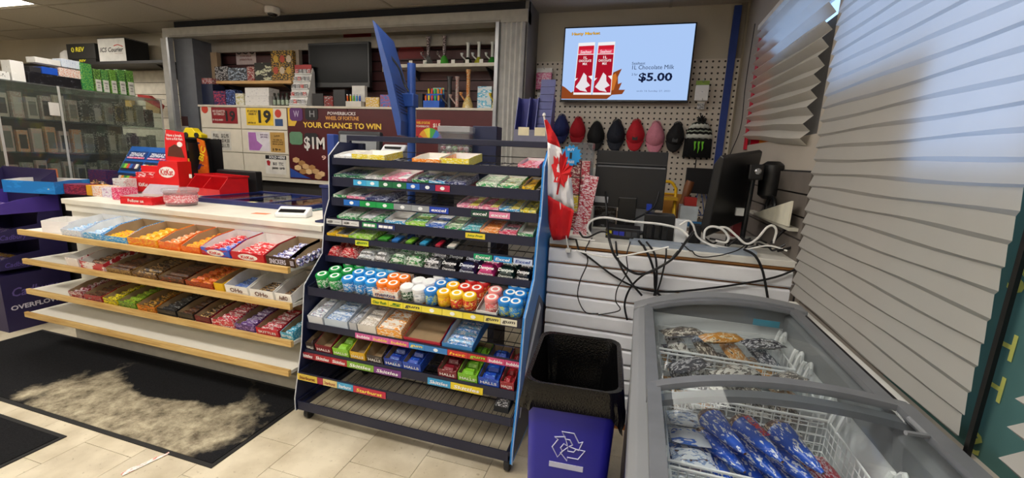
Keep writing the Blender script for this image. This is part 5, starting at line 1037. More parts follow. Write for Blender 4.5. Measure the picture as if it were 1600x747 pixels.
for k, u0 in enumerate((.115, .275)):
    tvpoly([(u0, .205), (u0+.135, .20), (u0+.135, .93), (u0-.015, .93)], '#f0eeee', .005, name='carton_picture')
    tvpoly([(u0+.005, .25), (u0+.13, .245), (u0+.13, .30), (u0+.004, .30)], '#c81c30', .0054); tvpoly([(u0+.003, .30), (u0+.13, .30), (u0+.13, .36), (u0+.003, .36)], '#e0405a', .0054); tvpoly([(u0+.002, .37), (u0+.13, .37), (u0+.13, .66), (u0-.005, .70)], '#a81428', .0054); tvpoly([(u0-.008, .74), (u0+.06, .60), (u0+.13, .72), (u0+.13, .90), (u0-.012, .90)], '#b01a30', .0054)
    tvpoly([(u0+.03, .74), (u0+.06, .62), (u0+.085, .66), (u0+.09, .74), (u0+.12, .80), (u0+.08, .84), (u0+.10, .89), (u0+.04, .87), (u0+.0, .82)], '#e6e0e4', .0060)
    tvt('Sealtest', u0+.066, .33, .09, .04, '#f6e8ec', .01, .2); tvt('1L', u0+.066, .41, .03, .035, '#f6f0f0'); tvt('CHOCOLATE\nMILK', u0+.064, .475, .10, .07, '#f6f0f0', .02)
tvt('Hasty Market', .17, .085, .225, .05, '#5a2a10', .05, e=.0055); tvt('Hasty Market', .17, .085, .22, .045, '#f0b81c', .01, e=.0075)
tvt('Sealtest', .607, .50, .10, .035, '#24304a', 0); tvt('1L Chocolate Milk', .72, .555, .31, .055, '#1c2a48', 0); tvt('2 for', .585, .65, .045, .03, '#1c2a48', 0); tvt('$5.00', .745, .695, .25, .125, '#141c3a', .03); tvt('ends 16 Sunday 27, 2021', .74, .88, .25, .028, '#5a6a8a', 0)
CPY = YB-.025
def hook(parent, x, z, y=CPY, out=.07): return obj('peg_hook', MB().tube([(x, y, z+.02), (x, y-out, z+.02), (x, y-out, z+.035)], .003, 5), STEEL, parent)
def cap(px, py0, py1, c, label, roll=0., strap=None, badge=None, yaw=0.):
    p = at(px, py0, 'y', 3.95); q = at(px, py1, 'y', 3.95); H = p.z-q.z; s = H/.29
    t = thing('baseball_cap', label, 'cap', (p.x, CPY, p.z-.02), (0, roll, yaw)); m = M(c, .8, var=.08, scale=40)
    hook(t, 0, -.005, 0, .06)
    rx_, rz_, ry_ = .084*s, .105*s, .085*s; cz = -.12*s; cy = -.015
    def crown(u, v):
        th = u*2*PI; ph = v*PI/2; cs, sn = math.cos(th), math.sin(th); k = 1+(.28*sn if sn > 0 else .05*sn)
        x = rx_*cs*math.sin(ph)*(1-.22*max(0, sn)); return (x, cy-ry_*math.cos(ph), cz+rz_*sn*math.sin(ph)*k)
    obj('crown', MB().grid(crown, 24, 8, True), m, t, smooth=True)
    sm_ = MB()
    for k in range(6):
        th = k*PI/3+PI/6; sm_.tube([Vector(crown(th/2/PI, v/6))*1.004 for v in range(1, 7)], .0012, 4)
    obj('seams', sm_, M(c, .9, var=.2), t); obj('button', MB().lathe([(.008, -.003), (.008, .003), (.004, .005)], n=8), m, t, loc=(0, cy-ry_, cz), rot=(PI/2, 0, 0))
    def brim(u, v):
        a = (u-.5)*2; return (a*rx_*(.98-.22*v*abs(a)), cy-.012-.03*(1-a*a)-.012*v, cz-rz_*.62*math.sqrt(max(0, 1-.45*a*a))-v*.085*s*math.sqrt(max(0, 1-.85*a*a)))
    br = obj('brim', MB().grid(brim, 12, 4), m, t, smooth=True); br.modifiers.new('thick', 'SOLIDIFY').thickness = .003
    obj('strap', MB().tube([(rx_*.45*math.cos(a), cy, cz+rz_*1.0+.035*s*math.sin(a)) for a in [k*PI/8 for k in range(9)]], .004, 5), M(strap or c, .7), t)
    if badge: obj('badge', MB().prism([(-.022, cz-.05), (.022, cz-.05), (.022, cz-.02), (0, cz+.0), (-.022, cz-.02)], 'y', cy-ry_*.95, cy-ry_*.90), M(badge, .5), t)
cap(875, 176, 224, '#232f66', 'navy blue cap at the left end of the cap row'); cap(901.5, 180, 226, '#c41c2c', 'plain red cap second in the cap row'); cap(931, 186, 236, '#17181b', 'black cap with pale piping third in the row', strap='#c8cbb8')
cap(963.5, 184, 236, '#1b202e', 'charcoal navy cap in the middle of the row'); cap(995, 184, 236, '#c01c2c', 'red cap with a dark emblem', badge='#2a1216'); cap(1027, 187, 240, '#d98a9e', 'pink cap in the row'); cap(1062, 188, 238, '#15161a', 'tilted black cap next to the knit hat', roll=.12, badge='#3a3c40')
# knit hat
p = at(1098, 183, 'y', 3.95); t = thing('knit_hat', 'black and white striped knit hat with pompom and green claw emblem', 'knit hat', (p.x, CPY, p.z)); hook(t, 0, 0, 0, .06)
def hat(z0, z1, r0, r1): return MB().grid(lambda u, v: ((r0+(r1-r0)*v)*math.cos(u*PI+PI)*1.0, -.012-.055*math.sin(u*PI)*(.8+.2*v), z0+(z1-z0)*v+.004*math.sin(u*40)), 20, 2)
for z0, z1, r0, r1, c in ((-.33, -.17, .115, .110, '#141416'), (-.17, -.135, .110, .106, '#dfe4dc'), (-.135, -.115, .106, .101, '#1a1c1a'), (-.115, -.105, .101, .098, '#c8d4c4'), (-.105, -.085, .098, .09, '#1a1c1a'), (-.085, -.05, .09, .066, '#dfe4dc'), (-.05, -.03, .07, .03, '#2a302a')):
    o = obj('knit_band', hat(z0, z1, r0, r1), M(c, .95, bump=.8, scale=60), t, smooth=True); o.modifiers.new('thick', 'SOLIDIFY').thickness = .004
pm = MB(); rnd = random.Random(4)
for k in range(60):
    v = Vector((rnd.gauss(0, 1), rnd.gauss(0, 1), rnd.gauss(0, 1))).normalized(); pm.tube([(0, -.045, -.015), Vector((0, -.045, -.015))+v*.042], [.006, .003], 4)
obj('pompom', pm, M('#2a2c2c', .95), t)
for k in range(3):
    x = -.03+k*.03; obj('emblem_claw', MB().prism([(x-.008, -.195), (x+.012, -.195), (x+.006, -.22), (x+.010, -.25), (x, -.275-(.02 if k == 1 else 0)), (x-.002, -.24), (x-.006, -.215)], 'y', -.071, -.067), M('#7ad82c', .5), t)
# hooked packs
def pack(l, t_, r, b, m, label, cat, d=.03, Y=4.02, txt=None, tc='#2a2a2c', header=None):
    x0, x1, q0, q1 = rect(l, t_, r, b, Y); t = thing('hanging_pack', label, cat, ((x0+x1)/2, Y, q1)); W_, H_ = x1-x0, q1-q0
    obj('pouch_body', MB().box(-W_/2, -d/2, -H_, W_/2, d/2, -H_*.12), m, t, bevel=.006); obj('header_card', MB().box(-W_/2, -.002, -H_*.12, W_/2, .002, .02), header or WHITE, t)
    obj('peg_hook', MB().tube([(0, CPY-Y, .012), (0, -.06, .012), (0, -.06, .025)], .003, 5), STEEL, t)
    if txt: put('lettering', text_mesh(txt, W_*.7, H_*.3, M(tc, .5), .02), t, (0, -d/2-.001, -H_*.55), UP)
pack(838, 110, 862, 140, W('#c83a7a', '#e8a8c8', '#8a2050', 20), 'magenta pouch hanging left of the television', 'pouch', txt='CAN7', tc='#f0c8dc')
pack(839, 148, 861, 166, W('#d8d6d0', '#8a8a8c', '#f0eeea', 25), 'white spotted pouch hanging under the magenta pouch', 'pouch', Y=4.03)
pack(1086, 130, 1107, 158, W('#eceef0', '#f4f4f6', '#3a4a8a', 14, lo=.6, hi=.68), 'white boxed accessory hanging right of the television', 'box', d=.05, header=M('#8aa84a', .5))
pack(1089, 160, 1101, 171, W('#8a8c8e', '#d8d8d8', '#5a5c5e', 25), 'small silver packet hanging above the knit hat', 'packet', Y=4.035, d=.01)
# blue divided acrylic bin
x0, x1, q0, q1 = rect(804, 150, 860, 222, 3.42)
t = thing('divided_bin', 'blue two lane plastic dispenser standing against the right kiosk pillar', 'dispenser', ((x0+x1)/2, 3.42, q0)); w = x1-x0; h = q1-q0; BP = M('#2a3190', .35); BP2 = M('#4a4f96', .4)
obj('back', MB().box(-w/2, .16, 0, w/2, .165, h), BP, t); 
for x in (-w/2, -.05, .02, w/2-.006): obj('divider', MB().prism([(0, .0), (.16, .0), (.16, h), (.08, h), (0, h*.25)], 'x', x, x+.006), BP2, t)
for k in range(7): obj('step', MB().box(.026, .05+k*.014, h*.25+k*.06, w/2-.006, .16, h*.25+k*.06+.055), M('#5a5f9a', .4), t)
obj('front', MB().box(-w/2, -.006, 0, w/2, 0, h*.27), M('#77778c', .45), t)
for x in (-w*.22, w*.24): obj('price_tag', MB().box(x-.045, -.008, .05, x+.045, -.006, .115), M('#e8dcb8', .6), t)
st = thing('tall_pedestal', 'grey pedestal cabinet under the blue plastic dispenser', 'pedestal', ((x0+x1)/2, 3.42, 0))
obj('cabinet_body', MB().box(-w/2-.01, -.01, 0, w/2+.01, .20, q0), M('#8a8680', .6), st, bevel=.003); obj('door', MB().box(-w/2+.01, -.02, .05, w/2-.01, -.01, q0-.05), M('#96928b', .6), st); obj('knob', MB().lathe([(.008, 0), (.012, .015)], c=(w/2-.05, -.035, .8), n=8), STEEL, st)
# ================================================================== ON THE RIGHT COUNTER
# small flag on a stick
FY = 2.06
fg = thing('hand_flag', 'small red and white maple leaf flag on a stick beside the rack', 'flag', (0, 0, 0))
def fp(px, py, d=0.): 
    Y = 1.90+(py-185)/203*.19; p = at(max(px, 855.5) if py > 225 else px, py, 'y', Y); return Vector((p.x, Y+d+.012*math.sin(px*.35+py*.05), p.z))
def cloth(L_, R_, m, name, n=6, nu=8):
    o = obj(name, MB().grid(lambda u, v: tuple(fp(L_(v)[0]+(R_(v)[0]-L_(v)[0])*u, L_(v)[1]+(R_(v)[1]-L_(v)[1])*u)), nu, n, True), m, fg, smooth=True); o.modifiers.new('thick', 'SOLIDIFY').thickness = .0012; return o
def pl_(pts):
    def f(v):
        k = v*(len(pts)-1); i = min(int(k), len(pts)-2); t = k-i; a, b = pts[i], pts[i+1]; return (a[0]+(b[0]-a[0])*t, a[1]+(b[1]-a[1])*t)
    return f
FR_, FW_ = M('#d41c24', .7, var=.08), M('#e9e9ee', .7, var=.04)
cloth(pl_([(851, 188), (853, 205), (855, 222)]), pl_([(854, 187), (867, 208), (876, 231)]), FR_, 'red_band')
cloth(pl_([(855, 222), (857, 262), (855, 305)]), pl_([(876, 231), (893, 280), (897, 329)]), FW_, 'white_band', 10)
cloth(pl_([(855, 305), (854, 335), (864, 376)]), pl_([(897, 329), (893, 350), (888, 373)]), FR_, 'red_band', 8)
LEAF = [(0, 1), (.13, .74), (.30, .82), (.24, .42), (.48, .66), (.54, .54), (.82, .60), (.72, .34), (.86, .25), (.40, -.12), (.46, -.28), (.06, -.20), (.06, -.62)]; LEAF = LEAF+[(-x, z) for x, z in reversed(LEAF[1:])]
lc = (876, 277); ang = math.radians(10)
def lp(x, z): 
    u, v = x*19, -z*44; return fp(lc[0]+u*math.cos(ang)-v*math.sin(ang), lc[1]+u*math.sin(ang)+v*math.cos(ang)+u*.35)
lv = [lp(x, z) for x, z in LEAF]; bmx = MB(); cc = lp(0, .1)
for e in (-.010,):
    bmx.add([tuple(p+Vector((0, e, 0))) for p in lv]+[tuple(cc+Vector((0, e, 0)))], [((i+1) % len(lv), i, len(lv)) for i in range(len(lv))])
obj('maple_leaf', bmx, FR_, fg)
sp0, sp1 = at(850, 182, 'y', 1.918), at(888, 388, 'y', 2.105)
obj('stick', MB().tube([sp0, sp1], .004, 8).lathe([(.004, 0), (.008, .004), (.007, .012), (.002, .016)], c=tuple(sp0), n=8), M('#e4e4e0', .4), fg)
obj('clip', MB().box(sp1.x-.012, 2.095, sp1.z-.02, sp1.x+.012, 2.1245, sp1.z+.0), M('#d8d8d4', .4), fg)
# clear tower with blue starburst sign
x0, x1, q0, q1 = rect(884, 224, 921, 372, 2.42)
t = thing('clear_tower', 'clear acrylic tower of red and yellow packs with blue starburst sign', 'display', (x0, 2.42, RZ)); w = x1-x0; h = q1-RZ; AC = GLASS('#e6eaee', .45, .04, .10)
obj('acrylic_shell', MB().box(0, 0, .001, w, .12, .006).box(0, 0, .006, .004, .12, h).box(w-.004, 0, .006, w, .12, h).box(.004, .116, .006, w-.004, .12, h).box(0, 0, h, w, .12, h+.005), AC, t)
for k in range(4): obj('pack_stack', MB().box(.008, .01, .01+k*h*.2, w*.55, .11, .01+k*h*.2+h*.19), W(('#8a2a34', '#d8c02c', '#a83040', '#7a2430')[k], '#e8d8c8', '#5a1420', 30), t, bevel=.003)
for k in range(4): obj('pack_stack', MB().box(w*.58, .01, .01+k*h*.2, w-.008, .11, .01+k*h*.2+h*.19), W(('#c0b8b0', '#a8303c', '#8a2430', '#b03a44')[k], '#e8d8d0', '#6a1a24', 30), t, bevel=.003)
cx, cz = w*.12, h*.86
sb_ = obj('starburst', MB().prism([(cx+(.062 if k % 2 else .05)*math.cos(k*PI/16), cz+(.062 if k % 2 else .05)*math.sin(k*PI/16)) for k in range(32)], 'y', -.006, -.002), M('#1f9ae0', .4), t)
put('lettering', text_mesh('BUY', .04, .014, WHITE, .02), sb_, (cx, -.0075, cz+.034), UP); put('lettering', text_mesh('FREE', .045, .014, WHITE, .02), sb_, (cx, -.0075, cz-.034), UP); put('lettering', text_mesh('1', .014, .035, BLACK, .05), sb_, (cx, -.0075, cz), UP)
a = at(897, 372, 'y', 2.30)
cd_ = obj('pattern_card', MB().box(0, 0, .0005, .075, .004, .33), W('#b8243a', '#f0e8e8', '#c83a4c', 90, lo=.5, hi=.6), loc=(a.x-.01, 2.30, RZ), rot=(-.10, .12, 0), label='red and white patterned card leaning by the flag', cat='card')
wb = upright('switch_box', 905, 262, 929, 374, 2.62, .14, M('#d8d6ce', .5), 'tall white cabinet box standing behind the first monitor', 'cabinet', base=RZ, bevel=.003)
# first monitor, back view
x0, x1 = at(930, 275, 'y', 2.52).x, at(1041, 280, 'y', 2.52).x; q0, q1 = at(980, 325, 'y', 2.52).z, at(985, 236, 'y', 2.52).z
t = thing('desk_monitor', 'black desk monitor seen from behind on the right counter', 'monitor', ((x0+x1)/2, 2.52, RZ), .03); w = x1-x0
obj('back_shell', MB().prism([(0, q0-RZ), (.05, q0-RZ), (.05, q1-RZ), (.018, q1-RZ), (.018, q1-RZ-.075), (0, q1-RZ-.09)], 'x', -w/2, w/2), M('#18191c', .4), t, bevel=.004)
obj('ridge', MB().box(-w/2+.01, -.003, q1-RZ-.093, w/2-.01, .012, q1-RZ-.085), M('#6a6c70', .3), t)
obj('stand_neck', MB().box(-.05, -.012, .02, .05, .02, q0-RZ+.06), M('#141517', .35), t, bevel=.004); obj('stand_foot', MB().lathe([(.11, .0008), (.11, .008), (.06, .02)], c=(0, .02, 0), n=20), M('#141517', .35), t, smooth=True)
obj('sticker', MB().box(-w/2+.01, -.002, .165, -w/2+.085, 0, .20), M('#c8cacc', .5), t); obj('video_plug', MB().box(w*.27, -.03, .14, w*.34, 0, .175), M('#1f3fb0', .4), t)
# second monitor on a pole arm, turned to the wall
PX = at(1163, 365, 'y', 2.52)
t = thing('pole_monitor', 'black monitor on a chrome pole turned toward the wall', 'monitor', (.555, 2.50, RZ))
obj('pole', MB().tube([(0, 0, .01), (.01, 0, .36)], .014, 10), M('#3a3c40', .2, .8), t, smooth=True); obj('pole_foot', MB().lathe([(.06, .0005), (.06, .012), (.02, .02)], n=16), BLACK, t, smooth=True)
obj('joint', MB().box(-.02, -.03, .34, .05, .03, .42), BLACK, t, bevel=.008); obj('joint_knob', MB().lathe([(.014, 0), (.016, .012), (.01, .016)], n=10), M('#d0d2d6', .2, .8), t, loc=(.02, -.03, .385), rot=(PI/2, 0, 0))
mp_ = obj('monitor_shell', MB().prism([(0, -.20), (.02, -.21), (.045, -.16), (.045, .16), (.02, .21), (0, .20)], 'x', -.25, .25), M('#17181b', .4), t, loc=(-.055, .02, .27), rot=(.12, -.10, 1.02), bevel=.006)
obj('cable_clip', MB().box(-.05, -.02, .15, -.012, .01, .19), M('#c8cac8', .4), t)
# speaker and headset by the wall
sp = thing('speaker', 'small black rounded speaker mounted by the crooked blind', 'speaker', (.675, 2.60, 1.36)); obj('speaker_body', MB().lathe([(.03, -.10), (.055, -.08), (.06, 0), (.055, .08), (.03, .10)], n=16), M('#141416', .4), sp, smooth=True); obj('speaker_bracket', MB().box(.02, -.01, -.015, .045-.012, .01, .015), BLACK, sp)
# cream wedge shelf on the slats and a headset on it
ws = thing('wedge_shelf', 'cream wedge shaped shelf side on the dark slats', 'shelf', (0, 0, 0))
obj('wedge_side', MB().prism([(2.80, 1.155), (2.16, 1.285), (2.16, 1.17)], 'x', .655, .663), M('#e4e0cc', .5), ws); obj('board', MB().box(.663, 2.16, 1.15, XR-.02, 2.95, 1.165), M('#c9c6b8', .5), ws)
hs = thing('headset', 'black headset lying on the cream wedge shelf', 'headset', (.672, 2.52, 1.166)); obj('headband', MB().tube([(.0+.01*0, .07*math.cos(a), .055+.055*math.sin(a)) for a in [k*PI/10 for k in range(-3, 14)]], .011, 8), M('#121214', .4), hs, smooth=True); obj('ear_pad', MB().lathe([(.03, -.012), (.036, 0), (.03, .012)], n=14), M('#2a2b2e', .6), hs, loc=(-.004, -.02, .036), rot=(0, PI/2, 0), smooth=True)
# back bench with stool, boxes
bb = thing('back_bench', 'low dark bench along the pegboard behind the right counter', 'bench', (0, 0, 0))
obj('bench_top', MB().box(-.40, 3.15, .93, .68, 4.07, .96), M('#7a6a58', .6), bb); 
for x in (-.38, .62): obj('bench_leg', MB().box(x, 3.2, 0, x+.04, 4.0, .93), M('#4a4038', .6), bb)
BNZ = .96
ys = thing('step_stool', 'yellow tubular step stool behind the monitors', 'stool', (at(1043, 320, 'y', 3.45).x, 3.45, BNZ)); YE = M('#e0b41c', .35)
hh = at(1045, 284, 'y', 3.45).z-BNZ
obj('rear_arch', MB().tube([(-.10, .02, .005)]+[(-.10, .02, hh-.06)]+[(-.10+.06*(1-math.cos(a)), .02, hh-.06+.06*math.sin(a)) for a in (PI/4, PI/2)]+[(.0, .02, hh), (.02+.02*0, .02, hh-.01), (.05, .02, hh-.05), (.05, .02, .005)], .012, 8), YE, ys, smooth=True)
obj('front_legs', MB().tube([(-.10, -.14, .012), (-.10, .0, .24), (.05, .0, .24), (.05, -.14, .012)], .011, 8), YE, ys, smooth=True); obj('step_board', MB().box(-.11, -.12, .20, .06, .0, .22), M('#c89a1c', .5), ys)
upright('wood_board', 1036, 303, 1072, 345, 3.62, .03, M('#a8742c', .5), 'tan wooden board leaning behind the yellow stool', 'board', base=BNZ)
sp_ = obj('wood_spindle', MB().tube([(0, 0, .004), (.02, 0, .1), (.04, 0, .2), (.06, 0, .30), (.07, 0, .34)], [.03, .034, .026, .034, .03], 10), M('#7a4a28', .5), loc=(at(1058, 345, 'y', 3.5).x, 3.57, BNZ), smooth=True, label='turned brown wooden spindle beside the yellow stool', cat='spindle')
bx_ = upright('parcel_carton', 1062, 322, 1090, 352, 3.40, .16, M('#c8d4dc', .6), 'white and blue carton beneath the small red carton', 'carton', base=BNZ); obj('print_band', MB().box(-.1, -.001, .01, .1, 0, .05), M('#3a7ab0', .5), bx_)
upright('red_carton', 1070, 309, 1089, 321, 3.40, .10, M('#a82a24', .5), 'small red carton on the white and blue carton', 'carton', base=at(1076, 322, 'y', 3.40).z+.001)
upright('maroon_folder', 1146, 325, 1161, 372, 2.72, .05, M('#6a141c', .5), 'maroon folder box standing behind the chrome pole', 'folder', base=RZ)
# wall router with cables under it
x0, x1, q0, q1 = rect(1071, 263, 1124, 303, 3.90)
t = thing('network_router', 'flat black router panel on the pegboard below the knit hat', 'router', ((x0+x1)/2, 3.90, q0)); w, h = x1-x0, q1-q0
obj('router_shell', MB().box(-w/2, 0, 0, w/2, .04, h), M('#121317', .35), t, bevel=.004); obj('antenna', MB().tube([(-w*.25, .02, h), (-w*.25, .02, h+.07)], .005, 6), BLACK, t); obj('wall_bracket', MB().box(-.03, .04, h*.3, .03, CPY-3.90, h*.7), BLACK, t)
rc2 = MB()
for k in range(5): rc2.tube(curve_pts([(-.02+k*.03, .02, 0), (-.03+k*.035+.03*math.sin(k), .0, (BNZ-q0)*.4), (.02+k*.02, -.02, (BNZ-q0)*.75), (-.04+k*.03, -.04, BNZ-q0+.05)]), .004, 5)
obj('network_cables', rc2, M('#2a4a8a', .5), t)
# ---- boxes and adapters among the cables
def gad(name, l, t_, r, b, Y, d, m, label, cat='device', base=None, **k): return upright(name, l, t_, r, b, Y, d, m, label, cat, base=RZ if base is None else base, bevel=.003, **k)
g = gad('switch_hub', 946, 357, 1000, 377, 2.28, .14, M('#15161a', .4), 'black cable hub with yellow and blue sockets on the counter'); gw = rect(946, 357, 1000, 377, 2.28); W_ = gw[1]-gw[0]
for x, c in ((-.07, '#d8d02c'), (-.035, '#2a34a8'), (-.005, '#2a34a8'), (.03, '#3a3c40'), (.06, '#3a3c40')): obj('socket', MB().box(x-.013, -.004, .018, x+.013, 0, .042), M(c, .4), g)
obj('hub_lid', MB().box(-W_/2, .0, .055, W_/2, .14, .058), M('#5a5e64', .4), g)
gad('printer_block', 1006, 336, 1054, 372, 2.36, .12, M('#17181b', .4), 'big black receipt printer block among the cables', 'printer')
gad('dark_device', 918, 323, 962, 352, 2.66, .1, W('#17181b', '#6a6a6e', '#26272b', 14), 'dark device standing behind the monitor neck'); gad('white_device', 990, 322, 1022, 356, 2.64, .1, M('#d4d8dc', .5), 'white device behind the first monitor')
gad('white_adapter', 1055, 344, 1073, 374, 2.30, .06, M('#d6d9dc', .4), 'tall white power adapter among the cables', 'adapter')
for k, (l, r, t_) in enumerate([(1010, 1019, 353), (1022, 1031, 352), (1034, 1043, 354)]): gad('black_adapter', l, t_, r, 374, 2.27, .05, M('#101113', .4), f'black plug adapter, {ORD[k]} from left on the grey strip', 'adapter', base=RZ+.021)
gad('black_adapter', 1078, 352, 1096, 374, 2.36, .07, M('#141518', .4), 'square black adapter right of the white adapter', 'adapter')
dk = gad('small_pyramid', 908, 349, 922, 366, 2.36, .08, M('#1a1b1e', .5), 'small black wedge beside the red patterned card', 'device')
# ---- cables
CABN = 0
def cable(pts, c, r, label, nseg=7):
    global CABN
    CABN += 1; lay = .0115*(CABN % 9)          # every cable hangs in its own layer before the slats and lies on the counter top
    P = curve_pts([at(px, py, 'y', Y-lay if Y < 2.125 else Y) for px, py, Y in pts], nseg)
    for q in P:
        if q.y > 2.116-r: q.z = max(q.z, RZ+r+.002)
    return obj('cable', MB().tube(P, r, 6), M(c, .45), smooth=True, label=label, cat='cable', group='cables on the right counter')
WC, KC = '#e6e6e2', '#131316'
cable([(928, 372, 2.22), (918, 358, 2.22), (924, 345, 2.24), (945, 340, 2.24), (985, 346, 2.24), (1030, 350, 2.24), (1062, 358, 2.24), (1078, 372, 2.22)], WC, .006, 'thick white cable arching over the cable hub')
cable([(1062, 352, 2.22), (1075, 345, 2.22), (1083, 352, 2.22), (1090, 370, 2.22), (1112, 384, 2.2), (1140, 394, 2.18), (1170, 394, 2.18)], WC, .005, 'white cable dropping beside the white adapter')
cable([(1100, 374, 2.25), (1102, 360, 2.25), (1112, 354, 2.25), (1128, 358, 2.25), (1138, 370, 2.25), (1134, 379, 2.25), (1118, 376, 2.25)], WC, .0055, 'white cable loop left of the chrome pole')
cable([(1120, 356, 2.27), (1135, 356, 2.27), (1150, 368, 2.26), (1166, 381, 2.25), (1182, 374, 2.25), (1198, 356, 2.25), (1208, 353, 2.25), (1213, 362, 2.25), (1208, 380, 2.25)], WC, .0055, 'white cable rising in a hump right of the chrome pole')
cable([(1096, 378, 2.22), (1120, 384, 2.22), (1160, 390, 2.22), (1200, 384, 2.22), (1230, 392, 2.2)], WC, .004, 'white cable lying along the counter edge')
cable([(858, 372, 2.2), (890, 372, 2.15), (930, 378, 2.13)], WC, .005, 'white cord at the foot of the flag')
cable([(900, 391, 2.115), (950, 402, 2.11), (1000, 395, 2.11), (1045, 386, 2.12)], WC, .004, 'white cord sagging across the top slat')
cable([(946, 300, 2.50), (948, 330, 2.40), (950, 360, 2.2), (953, 378, 2.12), (962, 402, 2.11), (985, 424, 2.11), (1010, 427, 2.11), (1050, 405, 2.11), (1070, 380, 2.12), (1085, 360, 2.25)], KC, .006, 'thick black cable looping down from the first monitor')
cable([(888, 380, 2.112), (920, 402, 2.11), (960, 432, 2.11), (1000, 451, 2.11), (1045, 456, 2.11), (1120, 449, 2.11), (1200, 436, 2.11), (1240, 422, 2.11), (1255, 410, 2.12)], KC, .005, 'long black cable swagged across the slatwall front')
cable([(998, 376, 2.14), (1012, 396, 2.11), (1022, 425, 2.11), (1024, 452, 2.11), (1034, 464, 2.11)], KC, .006, 'black cable hanging in the middle of the slatwall'); cable([(1010, 378, 2.14), (1024, 400, 2.11), (1026, 440, 2.11), (1022, 462, 2.11)], KC, .005, 'second black cable hanging in the middle of the slatwall'); cable([(1041, 386, 2.12), (1040, 405, 2.11), (1032, 440, 2.11), (1024, 462, 2.11)], KC, .004, 'thin black cable with a plug hanging on the slatwall')
cable([(1060, 392, 2.12), (1040, 412, 2.11), (1005, 430, 2.11), (985, 450, 2.11), (976, 475, 2.11), (980, 500, 2.11)], KC, .005, 'black cable crossing the slats down to the left'); cable([(1163, 390, 2.14), (1180, 400, 2.11), (1192, 425, 2.11), (1200, 468, 2.11)], KC, .006, 'black cable dropping behind the freezer')
cable([(925, 372, 2.18), (915, 390, 2.115), (918, 410, 2.11), (906, 440, 2.11), (903, 465, 2.11), (915, 488, 2.11), (935, 490, 2.11)], KC, .003, 'thin black wire hanging at the left of the slatwall'); cable([(985, 378, 2.13), (979, 400, 2.11), (980, 425, 2.11), (965, 450, 2.11), (962, 470, 2.11), (968, 485, 2.11), (935, 492, 2.11)], KC, .003, 'thin black wire with a kink on the slatwall')
cable([(962, 378, 2.13), (967, 410, 2.11), (985, 440, 2.11), (1003, 462, 2.11)], KC, .005, 'black cable running diagonally down to the freezer')
cable([(1030, 300, 2.50), (1024, 320, 2.44), (1010, 333, 2.40), (992, 342, 2.36), (975, 350, 2.3)], KC, .005, 'black video cable from the blue plug'); cable([(905, 362, 2.2), (915, 372, 2.2), (940, 362, 2.22), (960, 368, 2.2), (990, 372, 2.2)], KC, .005, 'black cable curled at the left of the cable hub')
for k in range(6):
    rr = random.Random(20+k); cable([(1095+k*18+rr.uniform(-6, 6), 366+rr.uniform(-6, 10)+k*2, 2.36-.02*k) if j == 0 else (1095+k*14+j*16+rr.uniform(-5, 5), 374+k*2+rr.uniform(-7, 8), 2.33-.02*k) for j in range(5)], KC, .005, f'{ORD[k]} tangled black cable from the left on the counter')
cable([(1090, 378, 2.35), (1092, 362, 2.4), (1105, 350, 2.45), (1120, 350, 2.45), (1135, 362, 2.4)], KC, .006, 'black cable hoop behind the white loops'); cable([(1205, 380, 2.25), (1225, 360, 2.28), (1238, 355, 2.28), (1245, 372, 2.25), (1238, 386, 2.22), (1215, 392, 2.2)], KC, .007, 'thick black cable loop by the blind')
cable([(1065, 380, 2.16), (1090, 400, 2.11), (1120, 400, 2.11), (1150, 392, 2.13), (1163, 384, 2.2)], KC, .003, 'thin black wire dipping over the counter edge')
# ceiling dome camera and the small fixture above the blind
p = at(427, 14, 'z', ZC-.01); t = thing('dome_camera', 'white dome security camera on the ceiling above the kiosk', 'security camera', (p.x, 3.55, ZC-.005))
obj('mount_ring', MB().lathe([(.06, -.055), (.07, -.04), (.07, 0)], n=20), M('#dcdad4', .4), t, smooth=True); obj('dome', MB().lathe([(.0, -.085), (.02, -.082), (.038, -.07), (.045, -.055)], n=16, cap=False), M('#1a1a1c', .15), t, smooth=True)
p = at(1222, 8, 'x', .66); t = thing('wall_sensor', 'cream wall sensor above the crooked short blind', 'sensor', (XR, 3.0, 2.50)); obj('sensor_body', MB().tube([(-.035, 0, -.07), (-.035, 0, .07)], .03, 12), M('#d6c9a8', .5), t, smooth=True); obj('sensor_plate', MB().box(-.01, -.03, -.06, 0, .03, .06), M('#c8bc9c', .5), t)
# ================================================================== BLUE RECYCLING BIN
def rrect(w, d, r, n=5):
    P = []
    for cx, cy, a0 in ((w/2-r, d/2-r, 0), (-w/2+r, d/2-r, PI/2), (-w/2+r, -d/2+r, PI), (w/2-r, -d/2+r, 1.5*PI)):
        for k in range(n+1): a = a0+PI/2*k/n; P.append((cx+r*math.cos(a), cy+r*math.sin(a)))
    return P
def loft(rings, cap0=False, cap1=False):
    n = len(rings[0]); vs = [p for r in rings for p in r]; fs = [(i*n+j, i*n+(j+1) % n, (i+1)*n+(j+1) % n, (i+1)*n+j) for i in range(len(rings)-1) for j in range(n)]
    if cap0: fs.append(tuple(range(n-1, -1, -1)))
    if cap1: fs.append(tuple(range((len(rings)-1)*n, len(rings)*n)))
    return MB().add(vs, fs)
BLUB = M('#2020a0', .38, var=.06, scale=4)
bn = thing('recycling_bin', 'royal blue recycling bin lined with a black bag', 'recycling bin', (-.157, 1.475, 0), .07)
def ring(w, d, z, r=.035): return [(x, y, z) for x, y in rrect(w, d, r)]
obj('bin_body', loft([ring(.25, .33, .001), ring(.265, .35, .10), ring(.295, .405, .66), ring(.31, .42, .665), ring(.31, .42, .69), ring(.295, .405, .69), ring(.285, .395, .66), ring(.245, .33, .02)], True, True), BLUB, bn, smooth=30)
